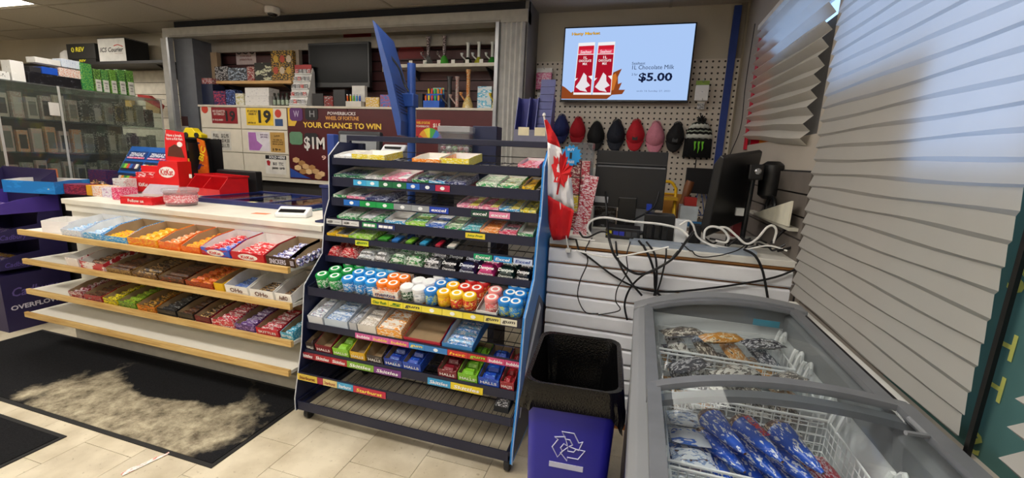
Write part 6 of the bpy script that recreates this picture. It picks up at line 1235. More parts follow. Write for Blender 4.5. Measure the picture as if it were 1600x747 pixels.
BAG = M('#070708', .18, var=.3, scale=30, bump=.4)
rnd = random.Random(11); n = 24*3
def bagring(w, d, z, amp, zamp=0., ph=0.):
    P = rrect(w, d, .05, 12); out = []
    for k, (x, y) in enumerate(P):
        q = 2*PI*k/len(P); f = 1+amp*(math.sin(q*17+ph)+.6*math.sin(q*29+ph*2.1)+.5*math.sin(q*7+ph*3)); out.append((x*f, y*f, z+zamp*(math.sin(q*3+.8)+.7*math.sin(q*5+2)+.3*math.sin(q*11))))
    return out
bg_ = loft([bagring(.350, .456, .600, .016, .020, 2.), bagring(.346, .452, .625, .014, .010, 1.2), bagring(.337, .446, .65, .010, 0, .6), bagring(.330, .438, .69, .004, 0, .2), bagring(.320, .430, .703, .003), bagring(.292, .402, .700, .003), bagring(.275, .385, .66, .005, 0, 1.), bagring(.25, .35, .56, .012, 0, 2.), bagring(.23, .325, .47, .016, 0, 3.)], False, True)
o = obj('bin_bag', bg_, BAG, bn, smooth=True)
fy = -.1935   # front face, follows the taper
def ffz(z): return -(.35+(.405-.35)*(z-.10)/.56)/2-.0015
LB = M('#c8cce8', .5)
def arrow(a):
    """one bent chasing arrow: folded ribbon of the recycling mark"""
    s = .056; ca, sa = math.cos(a), math.sin(a)
    out = [[(-.42, .92), (.30, .92), (.62, .36), (.84, .48), (.64, -.12), (.04, .02), (.26, .15), (.08, .46), (-.18, .46)], ]
    return [[((x*ca-z*sa)*s, (x*sa+z*ca)*s) for x, z in p] for p in out]
for k in range(3):
    for poly in arrow(-k*2*PI/3):
        P = [(x, .475+z*1.05) for x, z in poly]
        mb = MB().tube([(x, ffz(z), z) for x, z in P], .0022, 4, closed=True); obj('recycling_arrow', mb, LB, bn)
obj('label_strip', MB().hexa([(-.06, ffz(.385)-.001, .385), (.055, ffz(.385)-.001, .385), (.055, ffz(.385)+.002, .385), (-.06, ffz(.385)+.002, .385), (-.06, ffz(.405)-.001, .405), (.055, ffz(.405)-.001, .405), (.055, ffz(.405)+.002, .405), (-.06, ffz(.405)+.002, .405)]), LB, bn)
obj('crumpled_cup', MB().lathe([(.022, 0), (.03, .07), (.032, .072)], n=12), M('#d8cfa8', .6), loc=(-.18, 1.49, .505), rot=(.0, 1.2, .4), label='crumpled cream paper cup inside the bin bag', cat='paper cup')
obj('clear_bottle', MB().lathe([(.028, 0), (.03, .01), (.03, .1), (.012, .13), (.012, .15)], n=12), GLASS('#c8dcf0', .5, .05, .2), loc=(-.10, 1.56, .505), rot=(1.5, 0, .3), smooth=True, label='clear plastic bottle inside the bin bag', cat='bottle')
# ================================================================== ICE CREAM FREEZER
FX0, FX1, FY0, FY1 = .030, .655, .28, 1.86
def fz(x): 
    u = (x-FX0)/(FX1-FX0); return .812+.075*u+.058*4*u*(1-u)*(.75+.25*(1-u))   # bowed top profile
fzr = thing('ice_cream_freezer', 'grey chest ice cream freezer with bowed sliding glass lids', 'freezer', (0, 0, 0))
SK = W('#1c1a4a', '#2a2460', '#4a3020', 5, .4, lo=.55, hi=.62)
obj('cabinet', MB().box(FX0+.015, FY0, .04, FX0+.03, FY1-.015, .79).box(FX1-.03, FY0, .04, FX1-.015, FY1-.015, .80).box(FX0+.03, FY1-.03, .04, FX1-.03, FY1-.015, .80).box(FX0+.03, FY0, .04, FX1-.03, FY0+.015, .80).box(FX0+.03, FY0+.015, .04, FX1-.03, FY1-.03, .06), [SK], fzr)
LIN = M('#e4e8ea', .4, var=.03)
lx0, lx1, ly0, ly1, lz = .105, .585, FY0+.07, FY1-.09, .30
ln = MB().box(lx0, ly0, lz, lx1, ly1, lz+.01).box(lx0-.01, ly0, lz, lx0, ly1, .79).box(lx1, ly0, lz, lx1+.01, ly1, .845).box(lx0-.01, ly0-.01, lz, lx1+.01, ly0, .80).box(lx0-.01, ly1, lz, lx1+.01, ly1+.01, .82)
obj('liner', ln, LIN, fzr)
GR = M('#7d8084', .45, var=.05, scale=4); GR2 = M('#6a6d72', .4)
rl = MB().prism([(FX0, .78), (FX0+.002, .812), (FX0+.018, .828), (FX0+.06, .835), (FX0+.078, .825), (FX0+.078, .78)], 'y', FY0, FY1); obj('left_rail', rl, GR, fzr, bevel=.003)
rl = MB().prism([(FX1-.075, .80), (FX1-.075, .868), (FX1-.06, .882), (FX1-.01, .888), (FX1, .876), (FX1, .80)], 'y', FY0, FY1); obj('right_rail', rl, GR, fzr, bevel=.003)
def endcap(y0, y1, up=.012):
    xs = [FX0+(FX1-FX0)*k/16 for k in range(17)]; return MB().prism([(x, fz(x)+up) for x in xs]+[(FX1, .79), (FX0, .78)], 'y', y0, y1)
obj('end_cap', endcap(FY1-.085, FY1), GR, fzr, bevel=.004); obj('end_cap', endcap(FY0, FY0+.06), GR, fzr, bevel=.004)
obj('end_trim', MB().tube([(x, FY1-.087, fz(x)+.010) for x in [FX0+.05+(FX1-FX0-.10)*k/14 for k in range(15)]], .006, 6), GR2, fzr)
def lid(y0, y1, dz, nm):
    t = obj(nm, MB().grid(lambda u, v: (FX0+.07+(FX1-FX0-.14)*u, y0+(y1-y0)*v, fz(FX0+.07+(FX1-FX0-.14)*u)+dz), 14, 1), GLASS('#fbfdfd', .3, .02, 0.), fzr, smooth=True)
    t.modifiers.new('thick', 'SOLIDIFY').thickness = .004
    xs = [FX0+.045+(FX1-FX0-.085)*k/14 for k in range(15)]
    for yy in (y0, y1):
        mb = MB()
        for k in range(14):
            a, b = xs[k], xs[k+1]; mb.hexa([(a, yy-.016, fz(a)+dz-.006), (b, yy-.016, fz(b)+dz-.006), (b, yy+.016, fz(b)+dz-.006), (a, yy+.016, fz(a)+dz-.006), (a, yy-.016, fz(a)+dz+.010), (b, yy-.016, fz(b)+dz+.010), (b, yy+.016, fz(b)+dz+.010), (a, yy+.016, fz(a)+dz+.010)])
        obj('lid_frame', mb, GR2, t)
    for xx in (FX0+.055, FX1-.055): obj('lid_frame', MB().box(xx-.016, y0, fz(xx)+dz-.004, xx+.016, y1, fz(xx)+dz+.012), GR2, t)
    return t
lid(1.03, FY1-.105, .000, 'rear_lid'); l2 = lid(FY0+.07, 1.065, .022, 'front_lid')
obj('pull_grip', MB().tube([(.54, .93, fz(.54)+.030), (.58, .94, fz(.58)+.030), (.58, 1.0, fz(.58)+.030)], .005, 6), GR, l2)
obj('cable_seal', MB().tube([(FX1-.02, FY0+.1, .892), (FX1-.018, FY1-.12, .892)], .004, 6), BLACK, fzr)
obj('sticker', MB().box(.47, FY1-.110, fz(.5)-.075, .56, FY1-.1095+.001, fz(.5)-.05), M('#2a9ab8', .4), fzr)
# --- wire baskets hung across the tub
WW = M('#e8ebec', .3)
def basket(y0, y1, x0, x1, zb, zt, label, mesh=.03, slant=0.):
    t = thing('wire_basket', label, 'basket', (0, 0, 0)); mb = MB()
    nx, ny, nz = int((x1-x0)/mesh), int((y1-y0)/mesh), max(2, int((zt-zb)/mesh))
    for k in range(nx+1): x = x0+(x1-x0)*k/nx; mb.tube([(x, y0, zt), (x, y0, zb), (x, y1, zb), (x, y1, zt)], .0016, 4)
    for k in range(ny+1): y = y0+(y1-y0)*k/ny; mb.tube([(x0, y, zt), (x0, y, zb), (x1, y, zb), (x1, y, zt)], .0016, 4)
    for k in range(nz): z = zb+(zt-zb)*k/nz; mb.tube([(x0, y0, z), (x1, y0, z), (x1, y1, z), (x0, y1, z)], .0016, 4, closed=True)
    obj('wire_mesh', mb, WW, t); obj('rim_wire', MB().tube([(x0, y0, zt), (x1, y0, zt), (x1, y1, zt), (x0, y1, zt)], .0042, 6, closed=True), WW, t)
    for y in (y0+.03, y1-.03): obj('hanger_loop', MB().tube(curve_pts([(x1, y-.02, zt), (x1+.012, y-.02, zt+.05), (lx1-.022, y-.02, .80), (lx1-.018, y, .83), (lx1-.022, y+.02, .80), (x1+.012, y+.02, zt+.05), (x1, y+.02, zt)], 4), .0058, 6), WW, t)
    for y in (y0+.03, y1-.03): obj('hanger_loop', MB().tube(curve_pts([(x0, y-.02, zt), (lx0+.018, y-.02, .76), (lx0+.015, y, .775), (lx0+.018, y+.02, .76), (x0, y+.02, zt)], 4), .004, 6), WW, t)
basket(1.50, 1.73, .125, .545, .655, .78, 'white wire basket at the far end of the freezer'); basket(1.25, 1.48, .125, .545, .645, .775, 'second white wire basket from the far end'); basket(.92, 1.23, .125, .545, .625, .765, 'white wire basket of blue cones under the front lid', .022); basket(.56, .90, .125, .545, .625, .765, 'nearest white wire basket at the bottom edge', .018)
# --- ice cream novelties
_IC = {}
def pillow(L_, w_, h_, m, key):
    k = (key, m.name)
    if k in _IC: return _IC[k]
    rnd = random.Random(hash(key) % 1000)
    def f(u, v, s): 
        a, b = u*2-1, v*2-1; e = (1-abs(a)**3)*(1-abs(b)**2.5); wr_ = .06*math.sin(17*a+9*b)+.05*math.sin(23*b-7*a)
        return (a*L_/2, b*w_/2*(1-.12*a*a), h_/2+s*h_/2*max(.03, e*(1+wr_*2)))
    mb = MB().grid(lambda u, v: f(u, v, 1), 10, 6).grid(lambda u, v: f(u, v, -1), 10, 6, True); me = mb.mesh('ice_cream_pack', m, True); _IC[k] = me; return me
def conepack(m, key='cone'):
    k = (key, m[0].name)
    if k in _IC: return _IC[k]
    mb = MB()
    pr = [(.004, 0), (.012, .02), (.034, .12), (.036, .135), (.030, .155), (.012, .168), (.004, .17)]
    n = 12; mb.lathe(pr, n=n); vs = []
    for x, y, z in mb.v: vs.append((z-.085, x*(1+.05*math.sin(z*300)), max(-.9, y)*.8+.030))
    mb.v = vs; mb.mi = [0 if i < n*3 else 1 for i in range(len(mb.f))]; me = mb.mesh('ice_cream_cone', m, True); _IC[k] = me; return me
CB = [W('#2458c8', '#e8eef6', '#1a3a8a', 22, .22, lo=.56, hi=.66), W('#5a3422', '#d8c0a0', '#2a64d0', 20, .22)]
CW = [W('#dfe4ea', '#8aa0c8', '#5a4030', 22, .22), W('#c8ccd4', '#5a4030', '#e8ecf0', 20, .22)]
SB = [W('#d8d4cc', '#4a4440', '#8a8078', 22, .22), W('#5a5048', '#d8cfc0', '#2a2624', 22, .22), W('#c88a3a', '#e8d8b8', '#4a3020', 22, .22), W('#3a3a44', '#d8d8dc', '#6a6a72', 22, .22)]
RP = W('#b82a3a', '#e8c8d0', '#8a1424', 22, .2)
rnd = random.Random(3)
def heap(name, mk, x0, x1, y0, y1, z0, nx, ny, layers, label, cat, group, ang, dz, jit=.08):
    i = 0
    for l in range(layers):
        for b in range(ny):
            for a in range(nx):
                x = x0+(x1-x0)*(a+.5)/nx; y = y0+(y1-y0)*(b+.5)/ny; i += 1
                ly = 'top' if layers == 1 else ('lower', 'upper')[l] if layers == 2 else ('lower', 'middle', 'upper')[l]
                put(name, mk(i+l), None, (x, y, z0+l*dz), (rnd.uniform(-.05, .05), rnd.uniform(-.05, .05), ang+rnd.uniform(-jit, jit)+(.12 if l % 2 else 0)), label=f'{label}, {ly} layer, {ORD[a+b*nx]} from left', cat=cat, group=group)
heap('ice_cream_cone', lambda i: conepack(CB if i % 4 else CW), .225, .46, .965, 1.195, .631, 3, 1, 3, 'blue wrapped ice cream cone in the cone basket', 'ice cream', 'wrapped cones in the wire basket', 1.95, .052, .03)
heap('ice_cream_pack', lambda i: pillow(.095, .066, .036, CW[0] if i % 2 else W('#d8dde6', '#3a6ac8', '#eef0f4', 14, .2), 'bar'), .135, .235, .95, 1.20, .631, 1, 3, 3, 'silver white ice cream bar left of the cones', 'ice cream', 'silver bars in the cone basket', .1, .042, .1)
heap('ice_cream_pack', lambda i: pillow(.20, .048, .036, RP, 'long'), .455, .54, .95, 1.20, .631, 2, 1, 2, 'long red ice pop right of the cones', 'ice cream', 'red ice pops', 1.60, .04, .02)
heap('ice_cream_pack', lambda i: pillow(.155, .070, .036, SB[i % 4], 'sand'), .142, .53, 1.27, 1.46, .651, 4, 1, 3, 'brown and white ice cream sandwich in the second basket', 'ice cream', 'sandwiches in the second basket', 1.70, .042, .04)
heap('ice_cream_pack', lambda i: pillow(.155, .070, .036, SB[(i+1) % 4], 'sand2'), .142, .53, 1.52, 1.71, .661, 4, 1, 3, 'dark and cream ice cream packet in the far basket', 'ice cream', 'packets in the far basket', 1.70, .042, .04)
heap('ice_cream_pack', lambda i: pillow(.15, .072, .034, SB[(i+2) % 4], 'sand'), .14, .54, 1.26, 1.47, .780, 3, 1, 1, 'jumbled ice cream sandwich on top of the second basket', 'ice cream', 'sandwiches in the second basket', .55, .04, .35)
heap('ice_cream_pack', lambda i: pillow(.15, .072, .034, SB[i % 4], 'sand2'), .14, .54, 1.51, 1.72, .790, 3, 1, 1, 'jumbled ice cream packet on top of the far basket', 'ice cream', 'packets in the far basket', .5, .04, .35)
heap('ice_cream_cone', lambda i: conepack(CB), .15, .40, .62, .86, .631, 3, 1, 3, 'blue ice cream cone in the nearest basket', 'ice cream', 'cones in the nearest basket', 1.9, .052, .03)
for o in [o for o in bpy.data.objects if o.name.startswith('ice_cream_cone') and o.get('label', '').endswith('upper layer, second from left')]:
    put('lettering', text_mesh('DRUMSTICK', .085, .018, M('#d8202c', .4), .04), o, (.012, 0, .0585), (0, 0, 0))
# ================================================================== PURPLE CHOCOLATE FLOOR DISPLAY
PUR, PUR2 = M('#221a4a', .5, var=.08), M('#4a3590', .45, var=.08)
fd = thing('chocolate_floor_display', 'dark purple tiered cardboard chocolate display at the left edge', 'candy display', (0, 0, 0))
dx0, dx1, dy0, dy1 = -4.92, -4.285, 1.75, 2.14
obj('base_box', MB().box(dx0, dy0, .001, dx1, dy1, .42), PUR, fd)
def tier(z, y0, h, k):
    t = obj('tier_tray', MB().box(dx0, y0, z, dx1, dy1, z+.01).box(dx0, y0, z+.01, dx1, y0+.008, z+h).prism([(y0+.008, z+.01), (dy1, z+.01), (dy1, z+h+.06), (y0+.12, z+h+.03), (y0+.008, z+h)], 'x', dx1-.008, dx1).prism([(y0+.008, z+.01), (dy1, z+.01), (dy1, z+h+.06), (y0+.12, z+h+.03), (y0+.008, z+h)], 'x', dx0, dx0+.008), [PUR2 if k == 0 else PUR], fd)
    return t
for k, (z, y0, h) in enumerate([(.86, 1.80, .07), (.66, 1.77, .07), (.46, 1.75, .07)]): tier(z, y0, h, k)
obj('back_board', MB().box(dx0, dy1, .42, dx1, dy1+.012, 1.17), PUR, fd); obj('side_board', MB().prism([(1.98, .42), (dy1, .42), (dy1, 1.16), (2.06, 1.10), (2.0, .80)], 'x', dx1-.006, dx1-.0005), PUR, fd); obj('side_board', MB().prism([(1.98, .42), (dy1, .42), (dy1, 1.16), (2.06, 1.10), (2.0, .80)], 'x', dx0+.0005, dx0+.006), PUR, fd)
LV_ = M('#b8b0d8', .5)
p = at(66, 487, 'x', dx1); put('lettering', text_mesh('OVERFLOWING', .36, .036, M('#d8d4e4', .5), .03), fd, (dx1+.001, 1.96, .175), SIDE); put('lettering', text_mesh('Cadbury', .26, .085, M('#6a5aa0', .4), .015, .3), fd, (dx1+.001, 1.93, .28), SIDE)
for z in (.49, .69): put('lettering', text_mesh('Cadbury', .14, .045, M('#5a4a98', .4), .01, .3), fd, (dx1+.001, 1.86, z), SIDE)
bm = [W('#3a2a7a', '#c8b0e0', '#e0b83a', 40), W('#5a3a98', '#e8e0f0', '#2a1a5a', 40), W('#c8a03a', '#4a2a7a', '#e8dcc0', 40)]
for k, (z, y0) in enumerate([(.87, 1.81), (.67, 1.78), (.47, 1.76)]):
    for j in range(4):
        for i in range(5):
            put('chocolate_bar', bar_mesh(.10, .055, .022, bm[(j+k) % 3]), None, (dx1-.07-i*.118, y0+.045+j*.062, z+.0005), (0, 0, 0), label=f'purple and gold chocolate bar on {("top", "middle", "lower")[k]} purple tier, {ORD[j]} row, {ORD[i]} from right', cat='candy bar', group='bars on the purple display')
# ================================================================== SIDE COUNTER WITH GLASS SHOWCASE
sc2 = thing('side_counter', 'dark side counter under the glass showcase', 'counter', (0, 0, 0))
obj('carcass', MB().box(-5.75, 2.18, 0, -3.86, 3.55, .97), M('#1c1a1e', .6), sc2); obj('countertop', MB().box(-5.77, 2.16, .97, -3.84, 3.57, .999), M('#2a262a', .4), sc2)
gx0, gx1, gy0, gy1, gz0, gz1 = -5.62, -4.98, 2.20, 3.45, .9995, 1.855
gc = thing('glass_showcase', 'tall glass showcase of packaged accessories on the side counter', 'showcase', (0, 0, 0)); GG = GLASS('#dfe6e2', .5, .02, .02)
obj('front_pane', MB().box(gx1-.005, gy0, gz0, gx1, 2.60, gz1-.01), GG, gc); obj('front_pane', MB().box(gx1-.005, 2.606, gz0, gx1, gy1, gz1-.01), GG, gc); obj('end_pane', MB().box(gx0, gy0, gz0, gx1-.006, gy0+.005, gz1-.01), GG, gc)
obj('back_board', MB().box(gx0, gy0+.006, gz0, gx0+.01, gy1, gz1-.01), M('#8a8276', .7), gc); obj('top_pane', MB().box(gx0, gy0, gz1-.01, gx1, gy1, gz1), GLASS('#cfd8d4', .6, .02, .08), gc)
SHL = [1.28, 1.56]
for z in SHL: obj('glass_shelf', MB().box(gx0+.011, gy0+.01, z-.008, gx1-.012, gy1-.01, z), GLASS('#c8d4ce', .6, .02, .12), gc)
for y in (gy0, 2.603, gy1): obj('edge_strip', MB().box(gx1, y-.008, gz0, gx1+.004, y+.008, gz1), M('#c2c4c0', .3, .3), gc)
obj('price_card', MB().box(gx1+.001, 2.52, 1.60, gx1+.004, 2.59, 1.71), M('#c9c7c0', .6), gc)
PC = ['#d0a8a0', '#b89a92', '#dcb0a8', '#a8988e', '#c8b0a4', '#e09a72']
i = 0
for k, z in enumerate([gz0, SHL[0], SHL[1]]):
    for j in range(13):
        y = gy0+.05+j*.092; hh = (.21, .22, .22)[k]*(.82+.18*((j*7+k*3) % 5)/4); c = PC[(j*3+k*2) % 6] if y < 2.75 else ('#6a645c', '#8a8478', '#4a4640')[(j+k) % 3]
        o = obj('accessory_pack', MB().box(-.02, -.035, .0005, .02, .035, hh), W(c, '#d0c4bc', '#3a3432', 18, .3, lo=.55, hi=.66), loc=(gx1-.06, y, z), label=f'{("upright boxed accessory")} on the {("bottom", "middle", "top")[k]} shelf of the glass showcase, {ORD[j]} from the front', cat='boxed goods', group='boxed goods in the showcase', bevel=.002)
        obj('window_print', MB().box(.02, -.024, hh*.15, .0207, .024, hh*.8), M(('#c8b8b0', '#8a8078', '#5a504a')[(j+k) % 3], .4), o)
o = obj('orange_card', MB().box(0, 0, .0005, .004, .17, .14), M('#c8754a', .6), loc=(gx1+.02, 2.33, .9995), label='orange printed card standing before the showcase glass', cat='card')
put('lettering', text_mesh('SALE\nfrom\n$9.99', .1, .09, M('#5a2414'), .01), o, (.0052, .085, .07), SIDE)
# things on top of the showcase
TZ = gz1+.0005
def top(name, l, t_, r, b, m, label, cat, X=-5.05, d=.12, base=None, txt=None, **k):
    y0, y1 = at(l, b, 'x', X).y, at(r, b, 'x', X).y; zb = TZ if base is None else base; h = max(.03, at((l+r)/2, t_, 'x', X).z-zb)
    o = obj(name, MB().box(-d, 0, 0, 0, y1-y0-.004, h), m, loc=(X, y0, zb), label=label, cat=cat, bevel=.002, **k)
    return o, y1-y0-.004, h
top('boxed_mount', 20, 96, 42, 127, W('#dcdcd8', '#e6e6e2', '#3a3a3c', 14, lo=.6, hi=.66), 'white boxed phone mount on top of the showcase', 'carton'); top('boxed_mount', 0, 112, 18, 127, W('#d6d6d2', '#2a2a2c', '#e2e2de', 12, lo=.6, hi=.66), 'white carton with a black plug picture at the left edge', 'carton')
o, w, h = top('charger_pack', 46, 118, 128, 132, W('#1a1a1e', '#3a3a40', '#e0e0e0', 12, lo=.6, hi=.7), 'long black charger pack under the blue pack', 'carton'); z = TZ+h+.001
top('charger_pack', 48, 105, 66, 118, M('#26262a', .5), 'small black carton left of the blue pack', 'carton', base=z); top('charger_pack', 67, 106, 92, 118, M('#1f50b8', .35), 'shiny blue carton on the showcase stack', 'carton', base=z); o, w, h2 = top('charger_pack', 93, 108, 127, 118, W('#dcd6d0', '#d87a4a', '#8a8a8c', 20), 'white and orange carton on the showcase stack', 'carton', base=z)
top('charger_pack', 56, 92, 96, 102, W('#d8d8d4', '#e4e4e0', '#26262a', 12, lo=.6, hi=.68), 'upper white carton on the showcase stack', 'carton', base=z+.085); top('charger_pack', 97, 94, 126, 105, W('#c8d4e4', '#e4e8ee', '#4a7ab8', 16), 'pale blue carton topmost on the showcase stack', 'carton', base=z+.085)
for k, (l, t_, r, b, c) in enumerate([(131, 100, 148, 137, '#1d7a44'), (150, 109, 161, 140, '#3a5a2a'), (162, 110, 173, 142, '#2a6a3a'), (175, 110, 185, 143, '#4a7a2a'), (188, 110, 199, 144, '#2f6a34'), (201, 111, 212, 146, '#3a6a2a')]):
    o, w, h = top('vape_box', l, t_, r, b, W(c, '#8ac05a', '#1a3a1c', 20, .3), f'green boxed vapour kit, {ORD[k]} from the left on the showcase', 'carton', X=-5.03, d=.06)
    if k: obj('warning_panel', MB().box(0, w*.1, h*.04, .0015, w*.9, h*.55), M('#d4d4cc', .6), o); put('lettering', text_mesh('WARNING\nvaping\nproducts', w*.6, h*.32, M('#2a2a2a'), .01), o, (.0025, w*.5, h*.3), SIDE)
# ---- shelf on the back wall with parcels
WSZ = 2.325
ws2 = thing('wall_shelf', 'long dark shelf on the back wall under the courier parcel', 'shelf', (0, 0, 0)); obj('board', MB().box(-8.2, 3.74, WSZ-.03, -5.26, YB-.0005, WSZ), M('#1c1a1a', .5), ws2)
for x in (-8.0, -6.9, -5.5): obj('bracket', MB().prism([(3.80, WSZ-.031), (YB-.001, WSZ-.031), (YB-.001, WSZ-.2)], 'x', x, x+.012), M('#2a2826', .5), ws2)
def parcel(l, r, t_, m, label, txt, tc, d=.26, Y=3.77, base=WSZ, side=None):
    x0, x1, q0, q1 = rect(l, t_, r, 100, Y); h = q1-base; w = x1-x0
    t = thing('parcel_box', label, 'parcel', ((x0+x1)/2, Y, base+.0005)); obj('carton_body', MB().box(-w/2, 0, 0, w/2, d, h), m, t, bevel=.003)
    if side: obj('side_print', MB().box(w/2, .003, .003, w/2+.001, d-.003, h-.003), side, t)
    return t, w, h
t, w, h = parcel(154, 196, 60, M('#d9d8d2', .5), 'white courier parcel with black sides on the wall shelf', '', '', side=M('#17181c', .5)); obj('lid_edge', MB().box(-w/2, 0, h, w/2, .26, h+.006), M('#17181c', .5), t)
put('lettering', text_mesh('ICS Courier', w*.86, h*.20, M('#1a1a1e'), .02, .25), t, (0, -.001, h*.52), UP); obj('swoosh', MB().tube(curve_pts([(w*.1, -.001, h*.68), (w*.25, -.001, h*.72), (w*.42, -.001, h*.64)]), .005, 4), M('#c83a2c', .5), t); put('lettering', text_mesh('Smart Choice', w*.3, h*.05, M('#8a5a4a'), 0), t, (w*.25, -.001, h*.36), UP)
t, w, h = parcel(113, 150, 92, M('#1f1f1d', .5), 'lower black parcel with yellow lettering on the wall shelf', '', ''); put('lettering', text_mesh('REV', w*.3, h*.6, M('#e0d82c'), .03, .15), t, (-w*.05, -.001, h*.5), UP)
t2, w2, h2 = parcel(105, 149, 68, M('#232320', .5), 'upper black parcel with yellow lettering stacked on the other', '', '', base=WSZ+h+.001); put('lettering', text_mesh('REV', w2*.32, h2*.30, M('#e0d82c'), .03, .15), t2, (-w2*.02, -.001, h2*.62), UP); obj('emblem', MB().tube([(-w2*.28+.02*math.cos(a), -.001, h2*.6+.025*math.sin(a)) for a in [k*PI/6 for k in range(12)]], .005, 4, closed=True), M('#e0d82c', .5), t2)
p = at(96, 92, 'y', 3.8); obj('white_bag', MB().lathe([(.06, .0005), (.075, .03), (.06, .13), (.02, .17)], n=10), M('#d8d6d0', .6), loc=(p.x, 3.86, WSZ), smooth=True, label='small white bag at the left of the black parcels', cat='bag')
# pale slatwall of the back wall with hooked goods
pw = struct('wall_back_slats', MB().box(-8.2, YB-.012, 1.0, -5.26, YB, 2.28), M('#6a655a', .8)); sl_ = MB().box(-8.2, -.012, 0, -5.26, 0, .135).mesh('slat', M('#d6d0c0', .6))
for k in range(9): put('slat', sl_, pw, (0, YB-.012, 1.0+k*.143))
for k, (l, t_, r, b, c) in enumerate([(152, 150, 170, 172, '#3a3a3a'), (174, 152, 194, 176, '#2a2a2c'), (198, 152, 208, 170, '#c8a03a'), (128, 178, 142, 205, '#8a7a6a'), (144, 178, 158, 206, '#6a5a4a'), (160, 178, 174, 206, '#9a8a72')]):
    x0, x1, q0, q1 = rect(l, t_, r, b, 4.03); t = thing('hanging_pack', f'hooked accessory pack, {ORD[k]} on the pale slats behind the showcase', 'pack', ((x0+x1)/2, 4.03, q1), group='packs on the pale slats')
    obj('pack_body', MB().box(-(x1-x0)/2, -.02, -(q1-q0), (x1-x0)/2, .02, -.02), W(c, '#c8c0b0', '#2a2622', 20), t, bevel=.004); obj('peg_hook', MB().tube([(0, YB-.024-4.03, 0), (0, -.03, 0)], .003, 5), STEEL, t)
t = thing('red_fan_brush', 'red handled tan brush lying above the showcase end', 'brush', (at(225, 140, 'y', 3.85).x, 3.85, WSZ-.42)); obj('brush_head', MB().prism([(-.12, .0), (.02, -.02), (.22, -.10), (.24, -.06), (.05, .05), (-.12, .06)], 'y', 0, .05), M('#a8302c', .5), t); obj('bristles', MB().prism([(.0, -.02), (.22, -.10), (.20, -.16), (-.02, -.14)], 'y', .005, .045), M('#b89a6a', .8), t); obj('hang_hook', MB().tube([(0, .05, .03), (0, YB-.025-3.85, .03)], .004, 5), STEEL, t)
# ================================================================== LIGHTER AND CANDY DISPLAYS ON THE COUNTERS
p = at(118, 283, 'z', 1.0)
t = thing('lighter_display', 'blue sloped four window display of small lighters', 'display', (-4.74, 2.76, 1.0), -.04); DB = M('#1c5cae', .4); w, h = .58, .36
obj('sloped_back', MB().prism([(0, .0005), (.012, .0005), (.222, h), (.21, h)], 'x', 0, w), DB, t); obj('side', MB().prism([(.012, .0005), (.22, .0005), (.222, h)], 'x', 0, .006), DB, t); obj('side', MB().prism([(.012, .0005), (.22, .0005), (.222, h)], 'x', w-.006, w), DB, t)
sl = math.atan2(.21, h); RX = PI/2-sl
for cI in range(2):
    for rI in range(3):
        u, v = .02+cI*(w/2-.005), .03+rI*.125; f = v/math.hypot(.21, h)
        pos = (u, .21*f-.001, h*f)
        wd_ = obj('blister_window', MB().box(0, 0, 0, w/2-.03, .10 if rI < 2 else .085, .004), [M('#17264a', .3)] if rI < 2 else M('#1a3a7a', .3), t, loc=pos, rot=(RX, 0, 0))
        if rI == 2: put('lettering', text_mesh('ZENGAZ', w*.36, .038, M('#e0e4ee'), .03, .2), wd_, (w/4-.015, .05, .005), (0, 0, 0)); obj('picture', MB().box(.01, .005, .004, w/2-.04, .022, .006), W('#d83a6a', '#e8e0f0', '#3a3ac8', 40), wd_)
        else:
            for k in range(6): obj('mini_lighter', MB().box(.015+k*.038, .02, .004, .045+k*.038, .07, .016), M(('#3a2a6a', '#d84a3a', '#3a8a4a', '#e8e0d8', '#2a6ac8', '#8ac83a', '#e8a03a')[(k*3+rI*2+cI) % 7], .3), wd_, bevel=.003)
t = thing('pen_display', 'black tiered rack of pens and lighters with yellow header', 'display', (-4.09, 2.79, 1.0), 0); BKD = M('#141416', .4); w = .46
obj('back_panel', MB().box(0, .20, .0005, w, .21, .46), BKD, t); obj('side', MB().box(w*.72, .0, .0005, w*.74, .20, .42), BKD, t)
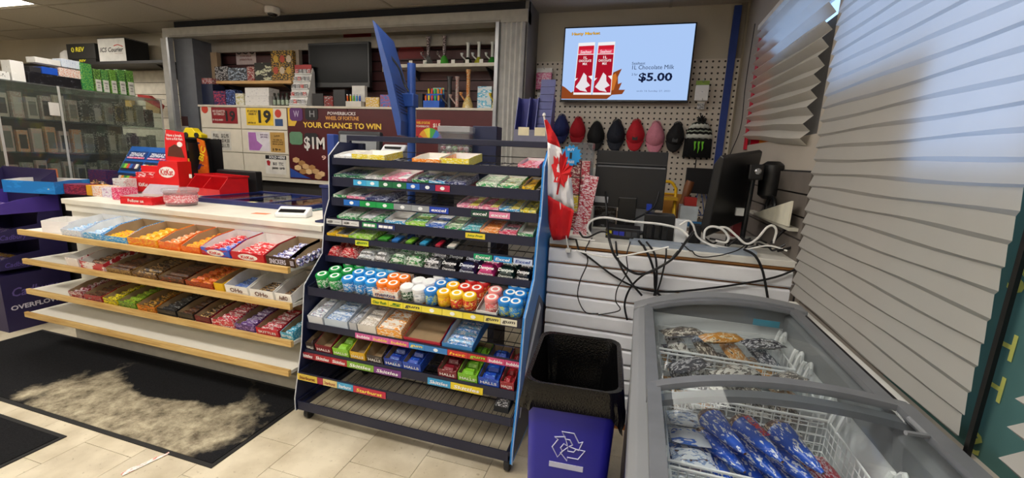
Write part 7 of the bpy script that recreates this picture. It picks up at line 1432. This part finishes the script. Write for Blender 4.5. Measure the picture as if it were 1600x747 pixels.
for k, (z, y0) in enumerate([(.06, .0), (.20, .05), (.34, .09)]):
    obj('tier', MB().box(0, y0, z, w*.72, .20, z+.012), M('#b8884a', .5) if k == 1 else BKD, t)
    cc = ['#c8283a', '#e8b82c', '#2a8ad8', '#3ab84a', '#d84a9a', '#2a3a9a', '#e8641c', '#8a3ab8']
    for j in range(12): obj('lighter', MB().box(.01+j*w*.058, y0+.015, z+.012, .01+j*w*.058+.02, y0+.035, z+.08), M(cc[(j*3+k) % 8] if k < 2 else ('#3a3a2a', '#8a7a2a', '#2a2a2a')[j % 3], .3), t)
obj('header_card', MB().prism([(w*.74, .0005), (w, .0005), (w, .30), (w*.95, .44), (w*.78, .46), (w*.84, .30), (w*.74, .20)], 'y', .06, .07), W('#c85a1c', '#d8701c', '#3a2a6a', 5), t)
put('lettering', text_mesh('BIC', .13, .055, M('#e8d02c', .4), .03), t, (w*.89, .058, .33), (PI/2, -1.2, 0))
obj('yellow_car', MB().prism([(0, .0), (.20, .0), (.20, .03), (.14, .05), (.11, .085), (.04, .085), (.01, .04)], 'y', 0, .07), M('#e0c81c', .3), loc=(-3.98, 2.91, 1.4655), rot=(0, -.0, .1), label='yellow toy car resting on top of the pen rack', cat='toy car', bevel=.006)
c = bpy.data.objects['yellow_car']
for dx in (.045, .155):
    wz = MB().lathe([(.012, -.006), (.022, -.006), (.022, .006), (.012, .006)], n=12); wz.v = [(dx+x, z-.001, .022+y) for x, y, z in wz.v]; obj('wheel', wz, M('#17171a', .5), c)
# rack top needs a lid so the toy car has a rest
obj('top_board', MB().box(0, .08, .452, w*.72, .21, .4645), BKD, t)
# open blue carton at the end of the side counter
p = at(68, 306, 'z', 1.0)
display_box(Vector((p.x-.24, p.y+.04, 1.0)), 0, .40, .26, .09, .10, W('#1f7fd0', '#2a8fe0', '#e8d8b0', 7, lo=.58, hi=.68), 'open blue and white carton on the side counter end', yaw=.25, inner=CARDW, fill=[W('#e8e4da', '#c8b8a0', '#5a4a3a', 30)], n=5, item='bar', bh=.05, span=(.3, 1), item_label='cream wrapped bar in the open blue carton')
obj('dark_cloth', MB().grid(lambda u, v: (u*.36, v*.10, .0005+.05*math.sin(PI*u)*math.sin(PI*v)*(1+.5*math.sin(19*u)*math.cos(13*v))+.0), 16, 6), W('#1a1a1e', '#b87a4a', '#d8d4cc', 25), loc=(-4.72, 2.50, 1.0), label='small heap of dark wrapped candies before the lighter display', cat='candy').modifiers.new('thick', 'SOLIDIFY').thickness = .002
